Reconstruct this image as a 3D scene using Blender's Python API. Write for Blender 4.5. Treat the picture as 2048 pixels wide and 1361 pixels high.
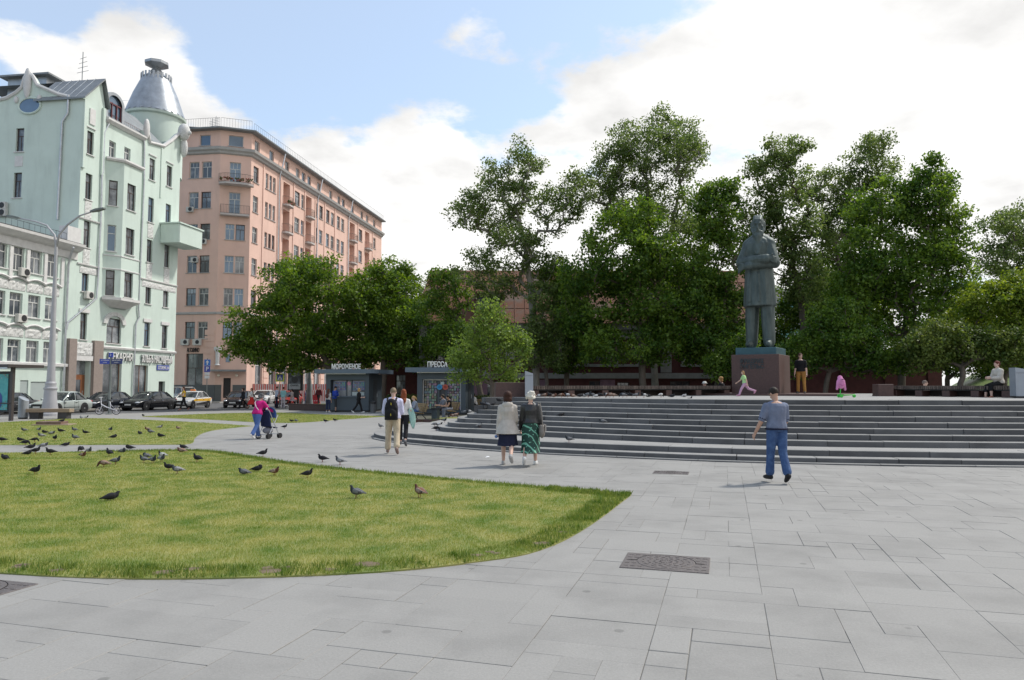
import bpy, bmesh, math, random
import numpy as np
from mathutils import Vector, Matrix, Euler
random.seed(7)
S = bpy.context.scene
C = S.collection
for o in list(bpy.data.objects): bpy.data.objects.remove(o)
R = math.radians
PI = math.pi

# ---------------------------------------------------------------- camera
F = 1450.0; CAMH = 1.8; CY = 680.5; HORIZON = 772.0
PITCH = math.atan((HORIZON-CY)/F)
cam = bpy.data.cameras.new('camera'); camo = bpy.data.objects.new('camera', cam); C.objects.link(camo)
cam.sensor_width = 36; cam.lens = F/2048*36; cam.clip_end = 6000; cam.clip_start = .1
camo.location = (0, 0, CAMH); camo.rotation_euler = (PI/2+PITCH, 0, 0)
S.camera = camo

# ---------------------------------------------------------------- sky and sun
SUN_EL = R(52); SUN_AZ = R(60)          # azimuth measured from +Y (view direction) towards +X
w = bpy.data.worlds.new('World'); S.world = w; w.use_nodes = True
nt = w.node_tree; N = nt.nodes; L = nt.links; N.clear()
def wn(t, **k):
    n = N.new(t)
    for a, b in k.items(): setattr(n, a, b)
    return n
def wm(op, a, b=None, clamp=False):
    n = N.new('ShaderNodeMath'); n.operation = op; n.use_clamp = clamp
    for i, v in enumerate((a, b)):
        if v is None: continue
        if isinstance(v, (int, float)): n.inputs[i].default_value = v
        else: L.new(v, n.inputs[i])
    return n.outputs[0]
out = wn('ShaderNodeOutputWorld'); bg = wn('ShaderNodeBackground')
sky = wn('ShaderNodeTexSky', sky_type='NISHITA', sun_disc=False)
sky.sun_elevation = SUN_EL; sky.sun_rotation = SUN_AZ; sky.altitude = 150; sky.air_density = 1.0; sky.dust_density = 1.2; sky.ozone_density = 1.4
tc = wn('ShaderNodeTexCoord'); sep = wn('ShaderNodeSeparateXYZ'); L.new(tc.outputs['Generated'], sep.inputs[0])
dx, dy, dz = sep.outputs
zc = wm('ADD', wm('MAXIMUM', dz, 0.0), 0.22)
comb = wn('ShaderNodeCombineXYZ'); L.new(wm('DIVIDE', dx, zc), comb.inputs[0]); L.new(wm('DIVIDE', dy, zc), comb.inputs[1])
def wnoise(vec, scale, detail, rough, off=(0, 0, 0)):
    mp = wn('ShaderNodeMapping'); mp.inputs['Location'].default_value = off; L.new(vec, mp.inputs[0])
    n = wn('ShaderNodeTexNoise'); n.inputs['Scale'].default_value = scale; n.inputs['Detail'].default_value = detail; n.inputs['Roughness'].default_value = rough
    L.new(mp.outputs[0], n.inputs['Vector']); return n.outputs['Fac']
n1 = wnoise(comb.outputs[0], 1.35, 9, .60, (3.1, 1.7, 0))
n2 = wnoise(comb.outputs[0], 4.5, 7, .55, (0.4, 2.9, 0))
# a bank of cumulus fills the right half of the sky and thins out to the left
bank = wm('SUBTRACT', wm('MULTIPLY', dx, .75), wm('MULTIPLY', dz, 1.25))
bank = wm('MULTIPLY', wm('ADD', bank, 0.45), 2.6)
bank = wm('MINIMUM', wm('MAXIMUM', bank, -0.62), 0.40)
def blob(d, r, k):
    v = wn('ShaderNodeVectorMath', operation='DISTANCE'); L.new(tc.outputs['Generated'], v.inputs[0]); v.inputs[1].default_value = Vector(d).normalized()
    return wm('MULTIPLY', wm('SUBTRACT', 1.0, wm('DIVIDE', v.outputs['Value'], r), True), k)
cov = bank
for d, r, k in (((-.50, .975, .405), .155, .80), ((-.60, .975, .40), .11, .55), ((-.73, .97, .50), .085, .8), ((-.05, 1, .56), .10, .6), ((-.25, 1, .26), .14, .6), ((-.12, 1, .34), .10, .5), ((-1, .3, .3), .3, .5), ((-.5, -1, .5), .4, .5)):
    cov = wm('ADD', cov, blob(d, r, k))
dens = wm('ADD', cov, wm('MULTIPLY', wm('SUBTRACT', n1, .5), 2.0))
dens = wm('ADD', dens, wm('MULTIPLY', wm('SUBTRACT', n2, .5), .95))
ramp = wn('ShaderNodeMapRange', interpolation_type='SMOOTHSTEP'); L.new(dens, ramp.inputs[0])
ramp.inputs[1].default_value = -.05; ramp.inputs[2].default_value = .17
shade = wn('ShaderNodeMapRange'); L.new(wm('ADD', n2, wm('MULTIPLY', dens, -.25)), shade.inputs[0])
shade.inputs[1].default_value = .30; shade.inputs[2].default_value = .62; shade.inputs[3].default_value = 1.02; shade.inputs[4].default_value = .72
ccol = wn('ShaderNodeMix', data_type='RGBA', blend_type='MULTIPLY'); ccol.inputs[0].default_value = 1
ccol.inputs[6].default_value = (1.0, .992, .98, 1); L.new(shade.outputs[0], ccol.inputs[7])
skym = wn('ShaderNodeMix', data_type='RGBA', blend_type='MULTIPLY'); skym.inputs[0].default_value = 1
L.new(sky.outputs[0], skym.inputs[6]); skym.inputs[7].default_value = (.142, .172, .180, 1)
veil = wn('ShaderNodeMix', data_type='RGBA'); veil.inputs[0].default_value = .34; L.new(skym.outputs[2], veil.inputs[6]); veil.inputs[7].default_value = (.9, .93, .97, 1)
mix = wn('ShaderNodeMix', data_type='RGBA'); L.new(ramp.outputs[0], mix.inputs[0]); L.new(veil.outputs[2], mix.inputs[6]); L.new(ccol.outputs[2], mix.inputs[7])
sc = wn('ShaderNodeVectorMath', operation='SCALE'); L.new(mix.outputs[2], sc.inputs[0]); sc.inputs['Scale'].default_value = 10.0
L.new(sc.outputs[0], bg.inputs['Color']); bg.inputs['Strength'].default_value = 0.10
L.new(bg.outputs[0], out.inputs[0])
sl = bpy.data.lights.new('sun', 'SUN'); sl.energy = 3.0; sl.angle = R(5); sl.color = (1, .95, .87)
so = bpy.data.objects.new('sun', sl); C.objects.link(so)
sd = Vector((math.sin(SUN_AZ)*math.cos(SUN_EL), math.cos(SUN_AZ)*math.cos(SUN_EL), math.sin(SUN_EL)))
so.rotation_euler = sd.to_track_quat('Z', 'Y').to_euler()
S.view_settings.view_transform = 'Standard'; S.view_settings.look = 'None'; S.view_settings.exposure = 0.22; S.view_settings.gamma = 1
S.view_settings.use_curve_mapping = False
S.render.engine = 'CYCLES'

# ---------------------------------------------------------------- helpers: pixels of the photograph to directions
def ray(px, py):
    x = (px-1024)/F; y = (CY-py)/F
    return Vector((x, math.cos(PITCH)-y*math.sin(PITCH), math.sin(PITCH)+y*math.cos(PITCH)))
CP = Vector((0, 0, CAMH))
def gp(px, py, z=0.0):
    d = ray(px, py); return CP + d*((z-CAMH)/d.z)
def ap(px, py, Y):
    d = ray(px, py); return CP + d*(Y/d.y)

# ---------------------------------------------------------------- materials
MATS = {}
def mat(name, col, rough=.8, var=.12, scale=3.0, bump=0.0, bscale=None, metal=0.0, spec=.5, col2=None, objvar=0.0, island=0.0, thr=None, detail=6, emit=None, trans=0.0, alpha=None, sub=None, streak=None, stain=None):
    if name in MATS: return MATS[name]
    m = bpy.data.materials.new(name); m.use_nodes = True
    t = m.node_tree; n = t.nodes; l = t.links
    b = n['Principled BSDF']; b.inputs['Roughness'].default_value = rough; b.inputs['Metallic'].default_value = metal
    b.inputs['Specular IOR Level'].default_value = spec
    col = tuple(col)[:3]
    if col2 is None:
        col2 = tuple(min(1, c*(1+var)) for c in col); col = tuple(c*(1-var) for c in col)
    co = n.new('ShaderNodeTexCoord'); no = n.new('ShaderNodeTexNoise'); no.inputs['Scale'].default_value = scale; no.inputs['Detail'].default_value = detail; no.inputs['Roughness'].default_value = .65
    vec = co.outputs['Object']
    if streak:
        mp = n.new('ShaderNodeMapping'); mp.inputs['Scale'].default_value = streak; l.new(vec, mp.inputs[0]); vec = mp.outputs[0]
    if objvar:
        oi = n.new('ShaderNodeObjectInfo'); va = n.new('ShaderNodeVectorMath'); va.operation = 'ADD'
        vs = n.new('ShaderNodeVectorMath'); vs.operation = 'SCALE'; vs.inputs['Scale'].default_value = 37.0
        cx = n.new('ShaderNodeCombineXYZ'); l.new(oi.outputs['Random'], cx.inputs[0]); l.new(oi.outputs['Random'], cx.inputs[1])
        l.new(cx.outputs[0], vs.inputs[0]); l.new(vec, va.inputs[0]); l.new(vs.outputs[0], va.inputs[1]); vec = va.outputs[0]
    l.new(vec, no.inputs['Vector'])
    mr = n.new('ShaderNodeMapRange'); lo, hi = thr if thr else (.3, .7)
    mr.inputs[1].default_value = lo; mr.inputs[2].default_value = hi; l.new(no.outputs['Fac'], mr.inputs[0])
    mx = n.new('ShaderNodeMix'); mx.data_type = 'RGBA'; mx.inputs[6].default_value = (*col, 1); mx.inputs[7].default_value = (*col2, 1)
    l.new(mr.outputs[0], mx.inputs[0]); cout = mx.outputs[2]
    for amt, kind in ((objvar, 'o'), (island, 'i')):
        if not amt: continue
        if kind == 'o': src = n.new('ShaderNodeObjectInfo').outputs['Random']
        else: src = n.new('ShaderNodeNewGeometry').outputs['Random Per Island']
        q = n.new('ShaderNodeMapRange'); l.new(src, q.inputs[0]); q.inputs[3].default_value = 1-amt; q.inputs[4].default_value = 1+amt
        hs = n.new('ShaderNodeHueSaturation'); l.new(q.outputs[0], hs.inputs['Value']); l.new(cout, hs.inputs['Color']); cout = hs.outputs[0]
    if stain:                                   # (scale xyz, amount, low, high): weathering fixed to the place
        gpn = n.new('ShaderNodeNewGeometry'); mp2 = n.new('ShaderNodeMapping'); mp2.inputs['Scale'].default_value = stain[0]; l.new(gpn.outputs['Position'], mp2.inputs[0])
        sn = n.new('ShaderNodeTexNoise'); sn.inputs['Scale'].default_value = 1; sn.inputs['Detail'].default_value = 7; sn.inputs['Roughness'].default_value = .62; l.new(mp2.outputs[0], sn.inputs['Vector'])
        sr = n.new('ShaderNodeMapRange'); sr.inputs[1].default_value = stain[2]; sr.inputs[2].default_value = stain[3]; sr.inputs[3].default_value = 1; sr.inputs[4].default_value = 1-stain[1]; l.new(sn.outputs['Fac'], sr.inputs[0])
        fac = sr.outputs[0]
        if len(stain) > 4:                      # small dark spots (chewing gum, drips)
            vo = n.new('ShaderNodeTexVoronoi'); vo.inputs['Scale'].default_value = stain[4]; l.new(gpn.outputs['Position'], vo.inputs['Vector'])
            vr = n.new('ShaderNodeMapRange'); vr.inputs[1].default_value = .05; vr.inputs[2].default_value = .075; vr.inputs[3].default_value = .72; vr.inputs[4].default_value = 1; l.new(vo.outputs['Distance'], vr.inputs[0])
            mu = n.new('ShaderNodeMath'); mu.operation = 'MULTIPLY'; l.new(fac, mu.inputs[0]); l.new(vr.outputs[0], mu.inputs[1]); fac = mu.outputs[0]
        hs = n.new('ShaderNodeHueSaturation'); l.new(fac, hs.inputs['Value']); l.new(cout, hs.inputs['Color']); cout = hs.outputs[0]
    l.new(cout, b.inputs['Base Color'])
    if bump:
        nb = n.new('ShaderNodeTexNoise'); nb.inputs['Scale'].default_value = bscale or scale*6; nb.inputs['Detail'].default_value = 8; l.new(co.outputs['Object'], nb.inputs['Vector'])
        bu = n.new('ShaderNodeBump'); bu.inputs['Strength'].default_value = min(1, bump); bu.inputs['Distance'].default_value = .02; l.new(nb.outputs['Fac'], bu.inputs['Height']); l.new(bu.outputs[0], b.inputs['Normal'])
    if emit: b.inputs['Emission Color'].default_value = (*emit[0], 1); b.inputs['Emission Strength'].default_value = emit[1]
    if trans: b.inputs['Transmission Weight'].default_value = trans
    MATS[name] = m; return m
def leafmat(name, c1, c2, tl=.45, scale=.35, thr=(.35, .65)):
    if name in MATS: return MATS[name]
    m = bpy.data.materials.new(name); m.use_nodes = True; t = m.node_tree; n = t.nodes; l = t.links; n.clear()
    o = n.new('ShaderNodeOutputMaterial'); d = n.new('ShaderNodeBsdfPrincipled'); d.inputs['Roughness'].default_value = .55; d.inputs['Specular IOR Level'].default_value = .35
    tr = n.new('ShaderNodeBsdfTranslucent'); ms = n.new('ShaderNodeMixShader'); ms.inputs[0].default_value = tl
    co = n.new('ShaderNodeTexCoord'); no = n.new('ShaderNodeTexNoise'); no.inputs['Scale'].default_value = scale; no.inputs['Detail'].default_value = 4; l.new(co.outputs['Object'], no.inputs[0])
    ge = n.new('ShaderNodeNewGeometry'); ad = n.new('ShaderNodeMath'); ad.operation = 'MULTIPLY_ADD'; l.new(ge.outputs['Random Per Island'], ad.inputs[0]); ad.inputs[1].default_value = .34
    sb = n.new('ShaderNodeMath'); sb.operation = 'SUBTRACT'; l.new(no.outputs['Fac'], sb.inputs[0]); sb.inputs[1].default_value = .17; l.new(sb.outputs[0], ad.inputs[2])
    mr = n.new('ShaderNodeMapRange'); mr.inputs[1].default_value, mr.inputs[2].default_value = thr; l.new(ad.outputs[0], mr.inputs[0])
    mx = n.new('ShaderNodeMix'); mx.data_type = 'RGBA'; mx.inputs[6].default_value = (*c1, 1); mx.inputs[7].default_value = (*c2, 1); l.new(mr.outputs[0], mx.inputs[0])
    l.new(mx.outputs[2], d.inputs['Base Color'])
    hs = n.new('ShaderNodeHueSaturation'); hs.inputs['Hue'].default_value = .485; hs.inputs['Saturation'].default_value = 1.1; hs.inputs['Value'].default_value = 1.5; l.new(mx.outputs[2], hs.inputs['Color']); l.new(hs.outputs[0], tr.inputs[0])
    l.new(d.outputs[0], ms.inputs[1]); l.new(tr.outputs[0], ms.inputs[2]); l.new(ms.outputs[0], o.inputs[0])
    MATS[name] = m; return m

# ---------------------------------------------------------------- objects
def tag(o, label=None, cat=None, group=None, kind=None):
    if label: o['label'] = label
    if cat: o['category'] = cat
    if group: o['group'] = group
    if kind: o['kind'] = kind
    return o
def empty(name, loc=(0, 0, 0), rz=0.0, label=None, cat=None, group=None):
    o = bpy.data.objects.new(name, None); C.objects.link(o); o.location = loc; o.rotation_euler = (0, 0, rz); o.empty_display_size = .2
    return tag(o, label, cat, group)
def link(name, me, parent=None, loc=None, rz=None):
    o = bpy.data.objects.new(name, me); C.objects.link(o)
    if parent: o.parent = parent
    if loc is not None: o.location = loc
    if rz is not None: o.rotation_euler = (0, 0, rz)
    return o
def copy_tree(o, parent=None):
    c = o.copy(); C.objects.link(c); c.parent = parent
    for ch in list(o.children): copy_tree(ch, c)
    return c

class MB:
    def __init__(s): s.v = []; s.f = []; s.m = []; s.cur = 0
    def add(s, vs, fs, M=None, mi=None):
        b = len(s.v)
        s.v += [tuple(M @ Vector(v)) for v in vs] if M is not None else [tuple(v) for v in vs]
        s.f += [tuple(b+i for i in f) for f in fs]; s.m += [s.cur if mi is None else mi]*len(fs); return s
    def box(s, x0, x1, y0, y1, z0, z1, M=None, mi=None):
        return s.add([(x0, y0, z0), (x1, y0, z0), (x1, y1, z0), (x0, y1, z0), (x0, y0, z1), (x1, y0, z1), (x1, y1, z1), (x0, y1, z1)],
                     [(0, 3, 2, 1), (4, 5, 6, 7), (0, 1, 5, 4), (1, 2, 6, 5), (2, 3, 7, 6), (3, 0, 4, 7)], M, mi)
    def bbox(s, x0, x1, y0, y1, z0, z1, b=.01, M=None, mi=None):      # box with chamfered vertical and top edges
        def ring(i, z): return [(x0+i, y0, z), (x1-i, y0, z), (x1, y0+i, z), (x1, y1-i, z), (x1-i, y1, z), (x0+i, y1, z), (x0, y1-i, z), (x0, y0+i, z)]
        a = ring(b, z0); c = ring(b, z1-b)
        d = [(min(max(x, x0+b), x1-b), min(max(y, y0+b), y1-b), z1) for x, y, z in c]
        d = [(d[k][0], d[k][1], z1) for k in range(8)]
        vs = a+c+d; fs = [tuple(range(7, -1, -1))]
        for k in range(8):
            j = (k+1) % 8; fs += [(k, j, 8+j, 8+k), (8+k, 8+j, 16+j, 16+k)]
        fs.append(tuple(16+k for k in range(8)))
        return s.add(vs, fs, M, mi)
    def prism(s, poly, z0, z1, M=None, mi=None):                      # polygon (x,y) ccw, extruded in z
        n = len(poly); vs = [(x, y, z0) for x, y in poly]+[(x, y, z1) for x, y in poly]
        fs = [tuple(range(n-1, -1, -1)), tuple(range(n, 2*n))]+[(i, (i+1) % n, n+(i+1) % n, n+i) for i in range(n)]
        return s.add(vs, fs, M, mi)
    def loft(s, rings, caps=True, closed=True, M=None, mi=None):
        n = len(rings[0]); vs = [p for r in rings for p in r]; fs = []
        for k in range(len(rings)-1):
            for i in range(n if closed else n-1):
                j = (i+1) % n; fs.append((k*n+i, k*n+j, (k+1)*n+j, (k+1)*n+i))
        if caps: fs += [tuple(range(n-1, -1, -1)), tuple(range((len(rings)-1)*n, len(rings)*n))]
        return s.add(vs, fs, M, mi)
    def lathe(s, prof, n=16, M=None, mi=None, caps=True):             # profile (r,z)
        return s.loft([[(r*math.cos(2*PI*i/n), r*math.sin(2*PI*i/n), z) for i in range(n)] for r, z in prof], caps, True, M, mi)
    def tube(s, pts, rad, n=6, M=None, mi=None, caps=True):
        pts = [Vector(p) for p in pts]; rings = []
        if isinstance(rad, (int, float)): rad = [rad]*len(pts)
        up = Vector((0, 0, 1)); prev = None
        for i, p in enumerate(pts):
            d = (pts[min(i+1, len(pts)-1)]-pts[max(i-1, 0)])
            d = d.normalized() if d.length > 1e-9 else Vector((0, 0, 1))
            if prev is None:
                a = d.cross(up if abs(d.z) < .9 else Vector((1, 0, 0))).normalized()
            else:
                a = (prev-d*prev.dot(d)); a = a.normalized() if a.length > 1e-6 else d.orthogonal().normalized()
            prev = a; b = d.cross(a)
            rings.append([p+(a*math.cos(2*PI*k/n)+b*math.sin(2*PI*k/n))*rad[i] for k in range(n)])
        return s.loft(rings, caps, True, M, mi)
    def ell(s, c, r, n=10, m=7, M=None, mi=None, rot=None):
        c = Vector(c); vs = []; rings = []
        for j in range(m+1):
            th = PI*j/m
            rr = max(math.sin(th), 1e-3)
            ring = []
            for i in range(n):
                ph = 2*PI*i/n; v = Vector((r[0]*rr*math.cos(ph), r[1]*rr*math.sin(ph), -r[2]*math.cos(th)))
                if rot is not None: v = rot @ v
                ring.append(c+v)
            rings.append(ring)
        return s.loft(rings, True, True, M, mi)
    def cap(s, a, b, ra, rb, n=10, M=None, mi=None):                  # rounded cone
        a = Vector(a); b = Vector(b); d = b-a; ln = d.length or 1e-6; d = d/ln
        pts = []; rad = []
        for t in (-.999, -.7, -.35, 0): pts.append(a+d*ra*t); rad.append(ra*math.sqrt(max(0, 1-t*t)))
        for t in (0, .35, .7, .999): pts.append(b+d*rb*t); rad.append(rb*math.sqrt(max(0, 1-t*t)))
        return s.tube(pts, rad, n, M, mi)
    def mesh(s, name, mats, smooth=False):
        me = bpy.data.meshes.new(name); me.from_pydata(s.v, [], s.f)
        for m in (mats if isinstance(mats, (list, tuple)) else [mats]): me.materials.append(m)
        if any(s.m): me.polygons.foreach_set('material_index', s.m)
        if smooth: me.polygons.foreach_set('use_smooth', [True]*len(s.f))
        me.update(); return me
    def build(s, name, mats, parent=None, smooth=False, loc=None, rz=None):
        return link(name, s.mesh(name, mats, smooth), parent, loc, rz)
def smooth_angle(o, ang=40):
    me = o.data
    me.polygons.foreach_set('use_smooth', [True]*len(me.polygons))
    bm = bmesh.new(); bm.from_mesh(me); a = R(ang)
    for e in bm.edges: e.smooth = (len(e.link_faces) == 2 and e.calc_face_angle(9) < a)
    bm.to_mesh(me); bm.free(); return o
def evalmesh(o, mats=None):
    dg = bpy.context.evaluated_depsgraph_get(); dg.update(); me = bpy.data.meshes.new_from_object(o.evaluated_get(dg), depsgraph=dg)
    return me
def text_mesh(txt, size, depth=.01, align='CENTER', bold=0.0):
    cu = bpy.data.curves.new('t', 'FONT'); cu.body = txt; cu.size = size; cu.extrude = depth; cu.align_x = align; cu.align_y = 'CENTER'; cu.offset = bold; cu.resolution_u = 3
    o = bpy.data.objects.new('t', cu); C.objects.link(o); me = evalmesh(o); bpy.data.objects.remove(o); return me
def text(name, txt, size, m, parent, M, depth=.01, bold=0.0, wid=None):
    me = text_mesh(txt, size, depth, bold=bold)
    if wid:
        xs = [v.co.x for v in me.vertices]; k = wid/(max(xs)-min(xs)); me.transform(Matrix.Diagonal((k, 1, 1, 1)))
    me.transform(M); me.materials.clear(); me.materials.append(m); return link(name, me, parent)
def catmull(pts, n=8):
    P = [Vector((*p, 0)) if len(p) == 2 else Vector(p) for p in pts]; o = []
    for i in range(len(P)-1):
        a = P[max(i-1, 0)]; b = P[i]; c = P[i+1]; d = P[min(i+2, len(P)-1)]
        for k in range(n):
            t = k/n; o.append(.5*((2*b)+(c-a)*t+(2*a-5*b+4*c-d)*t*t+(3*b-a-3*c+d)*t**3))
    o.append(P[-1]); return o
# ================================================================ ground, paving, lawns
M_joint = mat('paving_joint_grit', (.14, .134, .122), .95, .4, 2.5)
M_paver = mat('grey_granite_paver', (.275, .266, .250), .80, .09, 48, .12, 70, objvar=.04, spec=.35, stain=((.9, .9, .9), .20, .46, .70, 1.7))
M_paver2 = mat('grey_granite_paver_field', (.275, .266, .250), .80, .09, 48, .12, 70, island=.04, spec=.35, stain=((.9, .9, .9), .20, .46, .70, 1.7))
M_pave_far = mat('grey_granite_paving', (.275, .266, .250), .8, .07, .6, spec=.35)
M_asphalt = mat('asphalt', (.105, .105, .108), .85, .14, 1.2, .25, 80)
M_sidewalk = mat('sidewalk_tiles', (.30, .285, .26), .85, .12, 1.3)
M_kerb = mat('kerb_granite', (.30, .295, .285), .8, .12, 2.5, objvar=.06)
M_soil = mat('dry_soil', (.15, .112, .07), .95, .25, 7, .5, 40)
KERB = [(-70, 16), (-45, 29), (-33, 39), (-26.5, 46), (-20.7, 53), (-15.2, 60), (-9, 72), (0, 92), (10, 125)]
g = MB(); g.add([(-3000, -600, -.16), (3000, -600, -.16), (3000, 4500, -.16), (-3000, 4500, -.16)], [(0, 1, 2, 3)])
tag(g.build('ground', mat('far_ground', (.16, .15, .12), .95, .2, .05)), kind='structure')
kc = catmull(KERB, 6)
road = MB(); Lp = [Vector((p.x-60, p.y+12, 0)) for p in kc]
road.loft([[(p.x+.4, p.y-.2, -.11) for p in kc], [(p.x, p.y, -.11) for p in Lp]], False, False)
road.f = [f[::-1] for f in road.f]
tag(road.build('road', M_asphalt), kind='structure')
pl = MB(); poly = [(p.x, p.y) for p in kc]+[(140, 125), (140, -8), (-70, -8)]
pl.prism(poly[::-1], -.3, -.006)
plaza = tag(pl.build('plaza_pavement', [M_joint]), kind='structure')
far = MB(); fk = [(p.x+.12, p.y-.08) for p in kc]
far.prism(([(-70, 27.0)]+[q for q in fk if q[1] > 27.0]+[(140, 125), (140, 27.0)])[::-1], -.005, 0.0)
tag(far.build('far_paving', M_pave_far), kind='structure')
# kerb stones along the road
root = empty('kerb', (0, 0, 0)); tag(root, kind='structure')
for i in range(12, len(kc)-14):
    a, b = kc[i], kc[i+1]; d = (b-a); n = max(1, round(d.length/1.0))
    for k in range(n):
        p = a+d*(k/n); q = a+d*((k+1)/n-.008); t = d.normalized(); s_ = Vector((t.y, -t.x, 0))
        m = MB(); m.prism([(p+s_*.08).to_2d()[:], (p-s_*.09).to_2d()[:], (q-s_*.09).to_2d()[:], (q+s_*.08).to_2d()[:]][::-1], -.14, .012)
        m.build('kerb_stone', M_kerb, root)

def inpoly(P, poly):
    x, y = P[:, 0], P[:, 1]; r = np.zeros(len(P), bool); n = len(poly)
    for i in range(n):
        x0, y0 = poly[i]; x1, y1 = poly[(i+1) % n]
        if y0 == y1: continue
        c = ((y0 > y) != (y1 > y)) & (x < (x1-x0)*(y-y0)/(y1-y0)+x0); r ^= c
    return r
def px2d(l): return [tuple(gp(*p).to_2d()) for p in l]
def sm(l, n=5): return [(v.x, v.y) for v in catmull(l, n)]
lawn1 = sm(px2d([(-700, 1085), (-300, 1128), (0, 1148), (200, 1158), (450, 1158), (750, 1146), (950, 1126), (1080, 1102), (1180, 1052), (1262, 991)]))+sm(px2d([(1262, 990), (1100, 976), (900, 959), (712, 941), (571, 925), (502, 914), (400, 902), (200, 904), (0, 907), (-700, 914)]))
lawn2 = sm(px2d([(-700, 895), (0, 891), (200, 890.5), (370, 890)]), 3)+sm(px2d([(370, 890), (386, 886), (390, 877), (404, 868), (430, 861), (480, 855), (506, 853)]), 4)+sm(px2d([(506, 853), (420, 847), (308, 841.5), (176, 837.4), (0, 845.5), (-500, 868)]), 3)
lawn3 = sm(px2d([(285, 834), (340, 836.5), (420, 840), (520, 845.5), (600, 846), (680, 840), (775, 833.5)]), 3)+sm(px2d([(775, 833), (650, 830), (560, 826), (450, 827.5), (350, 831), (285, 833.5)]), 3)
M_lawn = leafmat('lawn_sward', (.118, .182, .028), (.325, .312, .10), .12, 1.8, (.30, .68))
M_blade = leafmat('lawn_blades', (.130, .222, .030), (.390, .380, .118), .30, 1.8, (.28, .70))
M_weed = leafmat('weed_blades', (.070, .140, .020), (.190, .240, .055), .35, 3.0)
SOIL = []; rs = random.Random(5)
for i in range(16):
    k = rs.choice(range(8, 40)); a = Vector((*lawn1[k], 0)); b = Vector((*lawn1[k+1], 0)); d = (b-a).normalized(); n_ = Vector((-d.y, d.x, 0))
    c = a+(b-a)*rs.random()+n_*rs.uniform(.14, .34); SOIL.append((c.x, c.y, rs.uniform(.05, .13)))
def blades(poly, n, h0, h1, wd, rng, edge=None):
    A = np.array(poly); lo, hi = A.min(0), A.max(0); out = []
    have = 0
    while have < n:
        P = rng.uniform(lo, hi, (n*2, 2)); D = P[:, 1]
        P = P[(np.abs(P[:, 0]) < .74*D+2.0)]
        P = P[inpoly(P, poly)]
        for sx0, sy0, sr0 in SOIL: P = P[((P[:, 0]-sx0)**2+((P[:, 1]-sy0)*1.3)**2 > (sr0*rng.uniform(.7, 1.15, len(P)))**2)]
        keep = rng.random(len(P)) < np.clip((8.0/np.maximum(P[:, 1], 3))**1.6, .02, 1); P = P[keep]
        out.append(P); have += len(P)
    return np.concatenate(out)[:n]
def blade_mesh(P, h0, h1, wk, rng, name, m, z0=.012, patch=True):
    n = len(P); a = rng.uniform(0, 2*PI, n); h = rng.uniform(h0, h1, n); w = wk*np.maximum(1, P[:, 1]/7.0)
    le = rng.uniform(0, .75, n)*h; b = rng.uniform(0, 2*PI, n)
    V = np.zeros((n, 3, 3)); V[:, 0, 0] = P[:, 0]-np.cos(a)*w; V[:, 0, 1] = P[:, 1]-np.sin(a)*w; V[:, 1, 0] = P[:, 0]+np.cos(a)*w; V[:, 1, 1] = P[:, 1]+np.sin(a)*w
    V[:, 2, 0] = P[:, 0]+np.cos(b)*le; V[:, 2, 1] = P[:, 1]+np.sin(b)*le; V[:, :, 2] = z0-.004; V[:, 2, 2] = z0+h
    me = bpy.data.meshes.new(name); me.vertices.add(3*n); me.vertices.foreach_set('co', V.reshape(-1)); me.loops.add(3*n); me.loops.foreach_set('vertex_index', np.arange(3*n))
    me.polygons.add(n); me.polygons.foreach_set('loop_start', np.arange(0, 3*n, 3)); me.polygons.foreach_set('loop_total', np.full(n, 3)); me.materials.append(m); me.update(); me.validate()
    return link(name, me)
rng = np.random.default_rng(3)
for nm, poly, nb, lab in (('near_lawn', lawn1, 300000, 'short dry yellow-green grass of the large curved lawn'), ('middle_lawn', lawn2, 60000, 'short grass of the lawn between the narrow path and the road'), ('far_lawn', lawn3, 26000, 'thin strip of green grass in front of the dark kiosk')):
    q = MB(); pp = poly
    ar = sum(pp[i][0]*pp[(i+1) % len(pp)][1]-pp[(i+1) % len(pp)][0]*pp[i][1] for i in range(len(pp)))
    q.prism(pp if ar > 0 else pp[::-1], -.08, .012)
    tag(q.build(nm, M_lawn), kind='structure')
    P = blades(poly, nb, 0, 0, 0, rng)
    tag(blade_mesh(P, .014, .036, .0026, rng, 'grass', M_blade), lab, 'grass', kind='stuff')
# rough fringe of weeds and bare soil along the near lawn's edge
E_ = np.array(lawn1[5:52]); seg = np.diff(E_, axis=0); ln = np.hypot(seg[:, 0], seg[:, 1]); cum = np.r_[0, np.cumsum(ln)]
def fringe(n, w0, w1, h0, h1, name, lab, wk=.003, clump=0):
    t = rng.uniform(0, cum[-1], n)
    if clump: c = rng.uniform(0, cum[-1], clump); t = np.clip(c[rng.integers(0, clump, n)]+rng.normal(0, .07, n), 0, cum[-1]-1e-3)
    i = np.clip(np.searchsorted(cum, t)-1, 0, len(seg)-1); f = (t-cum[i])/ln[i]; p = E_[i]+seg[i]*f[:, None]
    nn = np.stack([-seg[i, 1], seg[i, 0]], 1)/ln[i][:, None]; p = p+nn*np.abs(rng.uniform(w0, w1, n))[:, None]
    p = p[np.abs(p[:, 0]) < .74*p[:, 1]+.5]
    for sx0, sy0, sr0 in SOIL: p = p[((p[:, 0]-sx0)**2+((p[:, 1]-sy0)*1.3)**2 > (sr0*rng.uniform(.6, 1.1, len(p)))**2)]
    return tag(blade_mesh(p, h0, h1, wk, rng, name, M_weed), lab, 'grass', kind='stuff')
fringe(9000, .0, .5, .015, .045, 'edge_grass', 'longer dark green grass fringe along the edge of the near lawn')
fringe(5500, -.02, .40, .02, .085, 'weeds', 'leafy weed tufts at the kerb of the near lawn', .0065, 70)
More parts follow.
